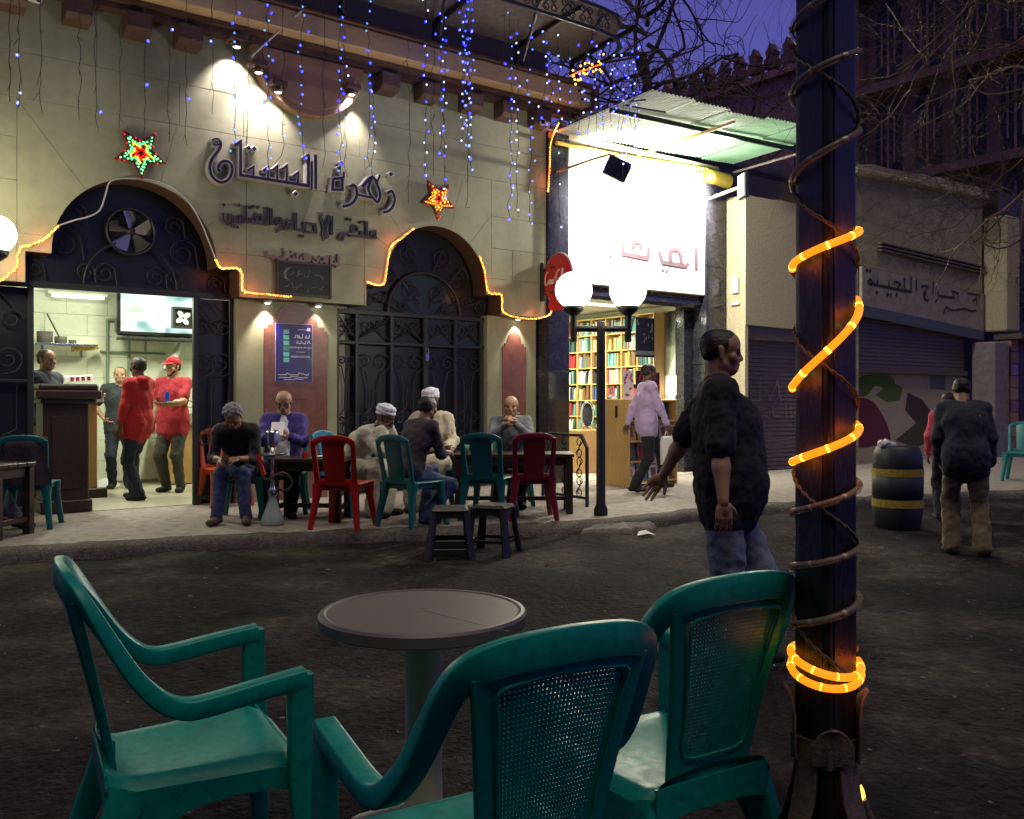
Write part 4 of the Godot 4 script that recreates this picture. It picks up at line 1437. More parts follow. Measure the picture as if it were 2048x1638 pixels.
# ------------------------------------------------------------------ trees
func twig(st: SurfaceTool, p: Vector3, d: Vector3, len: float, r: float, level: int, curl: float, sag: float) -> void:
	var pts := [p]
	var bend := Vector3(rng.randfn(), rng.randfn(), rng.randfn()) * curl
	var n := 6 if level > 0 else 7
	var at := p
	for i in n:
		d = (d + bend / n + Vector3(rng.randfn(), rng.randfn(), rng.randfn()) * 0.2 + Vector3.DOWN * sag / n).normalized()
		at += d * len / n
		pts.append(at)
	tube(st, pts, r, 5 if r > 0.02 else 3, r * 0.55, false)
	if level <= 0:
		return
	var kids := 4 if level > 1 else 3
	for k in kids:
		var q: Vector3 = pts[clampi(n - kids + k + 1, 1, n)]
		var nd := (d + Vector3(rng.randfn(), rng.randfn() * 0.8, rng.randfn()) * 0.85).normalized()
		twig(st, q, nd, len * rng.randf_range(0.55, 0.85), r * 0.55, level - 1, curl, sag)

func trees() -> void:
	rng.seed = 21
	var a := pt(1294, 190, 22.0)
	var o := thing("bare_tree", "leafless tree with tangled twigs behind the corrugated canopy", "tree", Transform3D(Basis(), Vector3(a.x, 0, a.z)))
	var st := new_st()
	tube(st, smooth_line([Vector3(0.2, 0, 0), Vector3(0, 4, 0.1), Vector3(0.15, 7.5, 0), Vector3(-0.1, 9.5, 0)], 3), 0.2, 8, 0.1)
	part("trunk", st, M.bark, o)
	st = new_st()
	for k in 17:
		var t := Vector3(0, 6.8 + 0.23 * k, 0)
		var an := k * 2.4
		twig(st, t, Vector3(cos(an) * 1.1 + (0.5 if k % 2 else -0.05), 0.45, sin(an) * 0.8).normalized(), 2.5, 0.06, 3, 1.5, 0.1)
	part("crown", st, M.bark, o)
	var b := Vector3(7.0, 0, -10.4)
	o = thing("bare_tree", "bare tree whose pale drooping branches hang before the stone tower", "tree", Transform3D(Basis(), b))
	st = new_st()
	tube(st, smooth_line([Vector3.ZERO, Vector3(-0.05, 2.5, 0), Vector3(-0.3, 4.6, 0.1), Vector3(-0.4, 6.2, 0.0)], 3), 0.22, 10, 0.12)
	part("trunk", st, M.bark, o)
	st = new_st()
	var fine := new_st()
	for q in [[-0.35, 5.2, 0.05, -1, 0.1, 0.1], [-0.4, 5.7, 0.05, -1, 0.32, -0.2], [-0.4, 5.9, 0.05, -0.9, 0.5, 0.3], [-0.3, 4.9, 0.1, -1, -0.02, -0.2], [-0.4, 6.1, 0.0, -0.7, 0.7, 0.1], [-0.4, 5.5, 0.0, -1, 0.2, 0.35], [-0.4, 6.2, 0.0, -0.4, 0.9, -0.3], [-0.3, 4.6, 0.1, -1, 0.05, 0.25]]:
		twig(st, Vector3(q[0], q[1], q[2]), Vector3(q[3], q[4], q[5]).normalized(), 2.0, 0.036, 2, 1.5, 0.6)
		for k in 2:
			twig(fine, Vector3(q[0], q[1], q[2]), Vector3(q[3], q[4] + rng.randfn() * 0.2, q[5] + rng.randfn() * 0.3).normalized(), 1.9, 0.02, 4, 1.5, 0.35)
	part("crown", st, M.bark_pale, o)
	part("fine_twigs", fine, M.bark, o)
	# dark clipped shrub against the corner house
	var sh := fx(18.6, 2.9, 1.6).origin
	o = thing("dark_shrub", "dense dark foliage above the house at the right edge", "shrub", Transform3D(Basis(), sh))
	st = new_st()
	for i in 1500:
		var v := Vector3(rng.randfn(), rng.randfn(), rng.randfn())
		v = v.normalized() * pow(rng.randf(), 0.5) * Vector3(1.5, 1.3, 0.9).length() * 0.62
		v += Vector3(0.3 * sin(v.y * 3.0), 1.2, 0)
		var u := Vector3(rng.randfn(), rng.randfn(), rng.randfn()).normalized() * 0.07
		var w := u.cross(Vector3(rng.randfn(), rng.randfn(), rng.randfn())).normalized() * 0.045
		q4(st, v - u, v + w, v + u, v - w, Vector3.UP)
	part("foliage", st, M.leaf_dark, o)
	st = new_st()
	tube(st, [Vector3(0, -2.8, 0), Vector3(0, 0.8, 0)], 0.08, 6)
	part("stem", st, M.bark, o)
	rng.seed = 99

# ------------------------------------------------------------------ unseen house added behind the camera: blocks blue sky, bounces warm light
func added_house_behind() -> void:
	var o := thing("added_street_house", "unseen four storey plastered house added across the street to block the blue sky", "building", Transform3D(Basis(Vector3.UP, PI - 0.3), Vector3(-1.0, 0, 8.0)))
	var st := new_st()
	box(st, Vector3(0, 6.0, -3.0), Vector3(44.0, 12.0, 6.0))
	part("wall", st, M.stucco_old, o)
	st = new_st()
	bev(st, Vector3(0, 0, 0.03), Vector3(1.1, 1.5, 0.08), 0.01)
	var f := mesh_of(st)
	st = new_st()
	box(st, Vector3(0, 0, 0.075), Vector3(0.9, 1.3, 0.01))
	var g := mesh_of(st)
	for i in 12:
		for j in 3:
			var w := piece("window", f, M.wood_dark, o, Transform3D(Basis(), Vector3(-19.0 + 3.4 * i, 4.6 + 3.0 * j, 0)))
			piece("pane", g, M.black_gloss, w)
	for i in 7:
		shutter(o, -19.0 + 5.6 * i, -15.6 + 5.6 * i, 0.1, 2.7, 0.06)

# ------------------------------------------------------------------ lamps
func globe_lamp(at: Vector3, turn: float, gap: float, r: float, top: float, label: String, e: float) -> void:
	var o := thing("globe_lamp", label, "street lamp", Transform3D(Basis(Vector3.UP, turn), at))
	var st := new_st()
	lathe(st, [Vector2(0.075, 0), Vector2(0.075, 0.06), Vector2(0.05, 0.12), Vector2(0.045, top - 0.25), Vector2(0.045, top - 0.16), Vector2(0, top - 0.15)], 12)
	part("post", st, M.iron_bar, o)
	st = new_st()
	tube(st, [Vector3(-gap, top - 0.24, 0), Vector3(gap, top - 0.24, 0)], 0.033, 10)
	part("crossbar", st, M.iron_bar, o)
	for s in [-1, 1]:
		st = new_st()
		tube(st, [Vector3(gap * s, top - 0.38, 0), Vector3(gap * s, top - 0.05, 0)], 0.036, 10)
		lathe(st, [Vector2(0.036, top - 0.1), Vector2(0.1, top - 0.05), Vector2(0.115, top), Vector2(0.0, top)], 14, Transform3D(Basis(), Vector3(gap * s, 0, 0)))
		part("holder", st, M.iron_bar, o)
		st = new_st()
		var prof := []
		for k in 15:
			var a := lerpf(-1.05, PI / 2, k / 14.0)
			prof.append(Vector2(cos(a) * r, sin(a) * r))
		prof[14].x = 0.0
		prof.push_front(Vector2(0, sin(-1.05) * r))
		var gl := piece("globe", null, M.globe, o, Transform3D(Basis(), Vector3(gap * s, top + r * 0.87, 0)))
		lathe(st, prof, 24)
		gl.mesh = mesh_of(st)
		omni("globe_light", o.transform * Vector3(gap * s, top + r * 0.87, 0), e, Color(1.0, 0.96, 0.82), r * 0.9)

func lamps() -> void:
	globe_lamp(Vector3(0.95, PAVE, -9.92), 0.0, 0.29, 0.2, 2.23, "black twin globe street lamp standing on the kerb before the bookshop", 1.8)
	var g := pt(-9, 468, 8.6)
	globe_lamp(Vector3(g.x - 0.27, PAVE, g.z), 0.0, 0.27, 0.18, g.y - PAVE - 0.157, "black globe street lamp left of the left arch", 1.2)
	# spot lamps round the half disc, shining down the wall
	var k := 0
	for q in [[0.36, 5.4, 1.0], [0.62, 5.16, 0.9], [0.86, 4.98, 0.5], [1.82, 5.14, 1.0]]:
		var o := thing("wall_spot_lamp", "small brown spot lamp lighting the wall, " + ["far left of the half round panel", "left rim of the half round panel", "lowest on the left rim of the panel", "right rim of the half round panel"][k], "lamp", fx(q[0], q[1], 0.2), "spot lamps around the half round panel")
		var st := new_st()
		bev(st, Vector3(0, 0.1, -0.02), Vector3(0.2, 0.07, 0.2), 0.012)
		lathe(st, [Vector2(0.0, 0.07), Vector2(0.045, 0.07), Vector2(0.055, 0.0), Vector2(0.047, 0.0), Vector2(0.04, 0.03), Vector2(0, 0.03)], 14)
		part("housing", st, M.wood_red, o)
		st = new_st()
		lathe(st, [Vector2(0.044, 0.008), Vector2(0.03, -0.004), Vector2(0, -0.008)], 12)
		part("lamp_face", st, M.lamp_face, o)
		spot("wall_spot_light", fx(q[0], q[1] - 0.02, 0.2).origin, fx(q[0] + 0.0, q[1] - 0.42, 0.0).origin, q[2] * 2.0, Color(1.0, 0.93, 0.95), 48.0, 0.03)
		k += 1
	var rod := thing("brace_rod", "thin pale diagonal rod from the cornice beam down to the spot lamps", "rod", FT)
	var st := new_st()
	tube(st, [v3(sv(612, 12, 0.5), 0.5), v3(sv(500, 115, 0.22), 0.22)], 0.012, 6)
	part("rod", st, M.cable_white, rod)
	# lamps under the edge of the wall
	k = 0
	for q in [[0.86, 0.9], [1.52, 0.35], [4.66, 0.6]]:
		var o := thing("soffit_lamp", "small round lamp under the wall edge, " + ["above the left half of the wide marble panel", "above the right half of the wide marble panel", "above the narrow marble panel"][k], "lamp", fx(q[0], 2.545, -0.12), "lamps under the wall edge")
		st = new_st()
		lathe(st, [Vector2(0, 0.01), Vector2(0.05, 0.01), Vector2(0.055, -0.02), Vector2(0.04, -0.025), Vector2(0, -0.01)], 14)
		part("ring", st, M.white_paint, o)
		st = new_st()
		lathe(st, [Vector2(0.038, -0.022), Vector2(0.025, -0.034), Vector2(0, -0.038)], 12)
		part("lamp_face", st, M.lamp_face, o)
		spot("soffit_light", fx(q[0], 2.5, -0.12).origin, fx(q[0], 1.4, -0.24).origin, q[1] * 1.8, Color(1.0, 0.92, 0.84), 42.0, 0.03)
		k += 1
	# floodlights of the bookshop sign
	var fa := v3(sv(1234, 338, 0.95), 0.95)
	var o := thing("floodlight", "black square floodlight on a bent arm in front of the bookshop sign", "floodlight", FT, "floodlights of the bookshop sign")
	st = new_st()
	tube(st, [Vector3(5.25, 4.72, 0.05), Vector3(5.5, 4.84, 0.5), Vector3(5.62, 4.88, 0.8), fa + Vector3(-0.05, 0.12, 0)], 0.022, 8)
	part("arm", st, M.wood_counter, o)
	var fb := Basis(Vector3.UP, -0.6) * Basis(Vector3.BACK, -0.45)
	st = new_st()
	bev(st, fa, Vector3(0.36, 0.3, 0.1), 0.02, fb)
	for i in 5:
		bev(st, fa + fb * Vector3(-0.13 + 0.065 * i, 0, 0.06), Vector3(0.012, 0.24, 0.03), 0.003, fb)
	part("housing", st, M.black_gloss, o)
	st = new_st()
	tube(st, [fa + fb * Vector3(-0.16, 0.12, 0.02), fa + fb * Vector3(0, 0.26, 0.0), fa + fb * Vector3(0.12, 0.14, 0.02)], 0.012, 6)
	part("yoke", st, M.white_paint, o)
	st = new_st()
	box(st, fa + fb * Vector3(0, 0, -0.052), Vector3(0.3, 0.24, 0.006), fb)
	part("lamp_face", st, M.lamp_face, o)
	spot("floodlight_light", FT * (fa + fb * Vector3(0, 0, -0.08)), FT * Vector3(6.7, 4.2, 0.05), 50.0, Color(1.0, 0.98, 0.93), 80.0, 0.12)
	var f2 := v3(sv(1487, 372, 0.75), 0.75)
	o = thing("floodlight", "bright faced floodlight on a pinkish arm right of the bookshop sign", "floodlight", FT, "floodlights of the bookshop sign")
	var b2 := Basis(Vector3.UP, 1.05)
	st = new_st()
	tube(st, [Vector3(8.55, 4.75, 0.1), f2 + Vector3(0.05, 0.02, -0.05)], 0.028, 8)
	part("arm", st, M.wood_light, o)
	st = new_st()
	bev(st, f2, Vector3(0.3, 0.42, 0.09), 0.02, b2)
	part("housing", st, M.black_gloss, o)
	st = new_st()
	box(st, f2 + b2 * Vector3(0, 0, -0.048), Vector3(0.25, 0.36, 0.006), b2)
	part("lamp_face", st, M.lamp_face, o)
	spot("floodlight_light", FT * (f2 + b2 * Vector3(0, 0, -0.08)), FT * Vector3(7.2, 4.4, 0.05), 40.0, Color(1.0, 0.97, 0.93), 80.0, 0.12)

# ------------------------------------------------------------------ lettering of the café
func sign_line(label: String, codes: Array, dots: Array, soft: Array, deep: float, edge: Material, face: Material, dot_size: float) -> void:
	var o := thing("sign_lettering", label, "sign", FT)
	var i := 0
	for c in codes:
		var up := 0.0007 * i
		var a := new_st()
		var b := new_st()
		stroke(a, c, 400, 260, 5.12, 0.004, deep + up, 0.04, 0.016, i in soft)
		stroke(b, c, 400, 260, 5.12, deep + up + 0.0002, deep + up + 0.006, 0.04, -0.006 if dot_size > 0.05 else -0.003, i in soft)
		part("face", b, face, part("letter", a, edge, o))
		i += 1
	for d in dots:
		var p := sv(400 + d[0] / 5.12, 260 + d[1] / 5.12, 0.04)
		var a := new_st()
		var b := new_st()
		bev(a, v3(p, deep / 2 + 0.004), Vector3(dot_size, dot_size, deep), 0.003, Basis(Vector3.BACK, 0.7))
		bev(b, v3(p, deep + 0.007), Vector3(dot_size * 0.7, dot_size * 0.7, 0.006), 0.001, Basis(Vector3.BACK, 0.7))
		part("face", b, face, part("letter_dot", a, edge, o))

func letters() -> void:
	sign_line("large raised black Arabic lettering with silver edges over the café wall", [
		"20:120,150 150,165 185,150 180,110 145,98 105,115", "30:190,120 195,180 150,250 105,310 85,385 100,465 145,520 205,545 270,520 305,465 315,400 290,345 240,325 195,345 170,395 185,435",
		"34:335,170 400,125 398,470 1092,580 1092,262", "26:470,425 533,385 530,490", "26:630,430 683,388 678,512", "26:730,420 775,375 770,525", "26:825,412 872,372 866,540", "26:932,490 988,442 982,558", "24:1045,300 1095,258", "34:1165,262 1165,612",
		"32:1345,510 1435,500 1438,622 1335,618 1345,510", "26:1450,440 1450,500", "34:1510,590 1560,575 1585,650 1570,715 1520,770 1440,790", "30:1590,670 1742,702", "34:1640,590 1740,490 1800,590 1822,680 1795,745 1748,705 1700,615 1738,495", "24:1790,540 1822,470", "32:1895,660 1940,635 1970,710 1950,790 1905,840 1850,850"],
		[[480, 195], [538, 200], [960, 660], [1430, 350], [1405, 400], [1935, 460]], [0, 1, 12, 14, 16], 0.09, M.silver, M.letter_black, 0.062)
	sign_line("second line of smaller dark raised Arabic lettering below the large café name", [
		"14:240,850 245,920 290,965 318,925 320,860", "14:320,940 430,945 432,870", "14:345,880 347,940", "14:392,880 394,942", "14:470,775 475,940 690,962 690,795", "14:520,895 524,945", "13:580,895 600,865 635,880 630,925 590,925 580,895", "14:735,800 735,975",
		"13:850,945 820,900 790,915 795,960 845,955 835,1010 785,1035", "13:930,925 895,935 905,965 945,970 880,1010 960,1010", "14:985,845 985,1015 1075,1025 1078,945", "14:1085,950 1180,965 1195,1050 1130,1050 1070,1035", "14:1245,900 1310,1090 1275,1110 1265,1070 1335,880", "14:1355,880 1352,1070", "10:1255,850 1235,870 1260,880",
		"13:1480,1060 1440,1075 1430,1115 1460,1125 1480,1080 1530,1050", "14:1530,1080 1800,1105 1795,1035 1760,1045 1758,1095", "13:1560,1010 1580,980 1610,1000 1605,1040 1565,1040 1560,1010", "14:1655,1030 1658,1090", "14:1708,935 1710,1095"],
		[[245, 765], [403, 768], [520, 790], [545, 782], [600, 788], [355, 985], [385, 992], [1030, 1080], [1055, 1085], [1510, 912], [1545, 916], [1640, 942], [1680, 938]], [0, 6, 8, 9, 15, 17], 0.035, M.letter_grey, M.letter_black, 0.034)
	sign_line("third and smallest line of raised Arabic lettering just above the chalkboard", [
		"15:690,1240 700,1290 760,1290 745,1330", "15:770,1300 850,1330 840,1290", "15:875,1235 872,1335", "15:900,1330 970,1320 960,1285", "15:1000,1255 1000,1335 940,1330", "15:1050,1300 1010,1335 1075,1345 1075,1260", "15:1100,1260 1100,1345", "15:1125,1275 1125,1350", "15:1160,1300 1220,1320 1200,1360 1150,1340", "15:1230,1355 1290,1340 1260,1310", "15:1320,1300 1280,1320 1310,1345 1290,1385", "15:1345,1285 1345,1370 1420,1375 1420,1270", "15:1385,1340 1385,1372"],
		[[855, 1215], [940, 1240], [1235, 1290], [1395, 1395]], [], 0.03, M.letter_red, M.letter_red, 0.026)
	# chalkboard
	var a := sv(554, 527, 0.03)
	var b := sv(660, 596, 0.03)
	var o := thing("chalkboard", "dark chalkboard with faint chalk crescent and writing at the wall's lower edge", "chalkboard", FT)
	var st := new_st()
	bev(st, Vector3((a.x + b.x) / 2, (a.y + b.y) / 2 + 0.02, 0.03), Vector3(b.x - a.x, a.y - b.y + 0.02, 0.03), 0.004)
	part("board", st, M.black, o)
	st = new_st()
	for e in [[0, 1], [0, -1]]:
		box(st, Vector3((a.x + b.x) / 2, (a.y + b.y) / 2 + 0.02 + e[1] * (a.y - b.y + 0.02) / 2, 0.036), Vector3(b.x - a.x + 0.04, 0.025, 0.035))
	for e in [a.x, b.x]:
		box(st, Vector3(e, (a.y + b.y) / 2 + 0.02, 0.037), Vector3(0.025, a.y - b.y + 0.07, 0.034))
	part("frame", st, M.wood_dark, o)
	st = new_st()
	for c in ["30:520,690 420,720 350,820 380,960 470,1010 400,940 390,820 440,740 520,690", "14:1290,960 1330,1000 1340,950 1240,890 1100,880", "14:1000,760 960,920 880,940 860,860", "14:820,820 700,900 660,920", "14:760,760 700,840 780,870", "14:620,800 500,880", "14:1350,1180 1280,1240 1340,1270 1230,1230", "14:1180,1180 1060,1200", "14:960,1230 980,1300 900,1290", "14:800,1100 720,1180 660,1180 680,1260", "14:560,1080 600,1240", "14:480,1120 420,1180 360,1170"]:
		stroke(st, c, 540, 480, 12.6, 0.0462, 0.0472, 0.045)
	part("chalk_writing", st, M.chalk, o)
	# poster on the wide pier
	var pc := sv(589, 706, -0.17)
	o = thing("poster", "blue and violet event poster with teal squares on the wide marble panel", "poster", fx(pc.x, pc.y, -0.18))
	st = new_st()
	box(st, Vector3(0, 0, -0.004), Vector3(0.485, 0.72, 0.006))
	part("sheet", st, M.paper, o)
	var im := Image.create(96, 144, false, Image.FORMAT_RGBA8)
	for y in 144:
		for x in 96:
			var c := Color(0.10, 0.05, 0.42).lerp(Color(0.06, 0.02, 0.62), clampf(1.0 - x / 30.0, 0, 1) * clampf(1.0 - y / 60.0, 0.2, 1))
			c = c.lerp(Color(0.02, 0.42, 0.5), clampf((x - 78) / 18.0, 0, 1) * clampf(1.0 - absf(y - 88) / 40.0, 0, 1))
			im.set_pixel(x, y, c)
	for k in 6:
		im.fill_rect(Rect2i(20, 14 + k * 14, 15, 11), Color(0.3, 0.72, 0.66) if k != 3 else Color(0.18, 0.5, 0.45))
	im.fill_rect(Rect2i(82, 8, 9, 8), Color(0.75, 0.75, 0.9))
	var pm := plain("poster_print", Color.WHITE, 0.35)
	pm.albedo_texture = ImageTexture.create_from_image(im)
	var qm := QuadMesh.new()
	qm.size = Vector2(0.48, 0.715)
	piece("print", qm, pm, o)
	st = new_st()
	var rows := [["-10,0 -4,5 -4,0 4,0 4,8 6,8", 0.21], ["-18,0 -14,0 -14,6 -8,6 -8,0 -2,0", 0.21], ["10,0 14,6 14,0 20,0 22,8", 0.21], ["-12,0 -8,6 -8,0 0,0 0,6 6,0 12,0 12,7", 0.14], ["16,0 20,7 24,0", 0.14], ["-40,0 -20,0 -18,4 -10,0 10,0 12,5 30,0 36,0 36,4", -0.25], ["-38,0 -10,0 -8,3 20,0 34,0", -0.285], ["-26,0 0,0 4,2 24,0", -0.31], ["-8,0 6,1 14,0 20,0", 0.31]]
	for q in rows:
		var pl := PackedVector2Array()
		for c in q[0].split(" "):
			var n: PackedFloat64Array = c.split_floats(",")
			pl.append(Vector2((0.09 if q[1] > 0 else 0.0) + n[0] * 0.0052, q[1] + n[1] * 0.0052 - 0.02))
		ribbon(st, pl, 0.007, 0.0006, 0.0012)
	part("arabic_print", st, M.paper, o)
	for q in [["Searching for the light", 0.035, 0.07], ["HODA HUSSEIN", 0.042, -0.045], ["solo exhibition", 0.02, 0.015]]:
		var tm := TextMesh.new()
		tm.text = q[0]
		var sf := SystemFont.new()
		sf.font_names = PackedStringArray(["Droid Sans"])
		tm.font = sf
		tm.font_size = 32
		tm.pixel_size = q[1] / 32.0 * (0.86 if q[1] < 0.04 else 0.84)
		tm.depth = 0.0008
		piece("print_line", tm, M.paper, o, Transform3D(Basis(), Vector3(0.085, q[2], 0.0014)))
	# red drink sign on a bracket
	var c := sv(1117, 556, 0.42)
	o = thing("disc_sign", "round red drink sign with white script on a wall bracket beside the globe lamp", "sign", FT * Transform3D(Basis(Vector3.UP, -1.66), Vector3(c.x, c.y, 0.42)))
	st = new_st()
	var prof := [Vector2(0, 0.05), Vector2(0.3, 0.05), Vector2(0.345, 0.03), Vector2(0.355, 0.0), Vector2(0.345, -0.03), Vector2(0.3, -0.05), Vector2(0, -0.05)]
	lathe(st, prof, 32, Transform3D(Basis(Vector3.RIGHT, PI / 2), Vector3.ZERO))
	prism(st, PackedVector2Array([Vector2(-0.17, -0.29), Vector2(0.17, -0.29), Vector2(0.22, -0.4), Vector2(0.13, -0.46), Vector2(-0.13, -0.46), Vector2(-0.22, -0.4)]), -0.04, 0.04, Transform3D(), 0.01)
	part("disc", st, M.red_gloss, o)
	st = new_st()
	lathe(st, [Vector2(0.352, 0.018), Vector2(0.364, 0.012), Vector2(0.364, -0.012), Vector2(0.352, -0.018)], 32, Transform3D(Basis(Vector3.RIGHT, PI / 2), Vector3.ZERO))
	part("rim", st, M.silver, o)
	st = new_st()
	var i := 0
	for s in ["-10,46 -30,40 -46,10 -46,-24 -28,-32 -10,-16", "6,-4 -4,-16 6,-28 18,-18 8,-4 20,-2 34,-6", "30,-4 22,-16 32,-28 42,-18 34,-4 40,-4", "64,-8 52,-4 46,-18 56,-28 66,-14 64,-6 68,-26 76,-20", "78,6 88,8", "150,50 124,44 104,14 102,-20 120,-30 140,-14", "156,-4 146,-16 156,-28 168,-18 158,-4 172,0", "174,-20 180,30 190,54 196,40 182,-10 190,-28 200,-18", "224,-8 212,-4 204,-18 214,-28 226,-12 224,-6 228,-26 240,-16"]:
		var pl := []
		for q in s.split(" "):
			var n: PackedFloat64Array = q.split_floats(",")
			pl.append(Vector2((n[0] - 96) * 0.00185, n[1] * 0.0023 - 0.01))
		ribbon(st, PackedVector2Array(smooth_line(pl, 4)), 0.016, 0.0505, 0.053 + 0.0004 * i)
		i += 1
	part("script", st, M.white_paint, o)
	st = new_st()
	bev(st, Vector3(4.99, c.y - 0.02, 0.045), Vector3(0.06, 0.56, 0.08), 0.008)
	for y in [0.16, -0.2]:
		tube(st, [Vector3(4.99, c.y + y, 0.08), Vector3(c.x - 0.05, c.y + y, 0.38)], 0.014, 6)
	solo("sign_bracket", st, M.iron_bar, "dark steel bracket fixed to the wall holding the round red sign", "bracket", FT)

# ------------------------------------------------------------------ lit stars, orange rope, blue strings
func star_line(r: float, c: Vector3, turn: float) -> Array:
	var out := []
	for i in 10:
		var a := -PI / 2 + turn + TAU * i / 10.0
		var q := r if i % 2 == 0 else r * 0.47
		out.append(c + Vector3(cos(a) * q, sin(a) * q, 0))
	out.append(out[0])
	return out

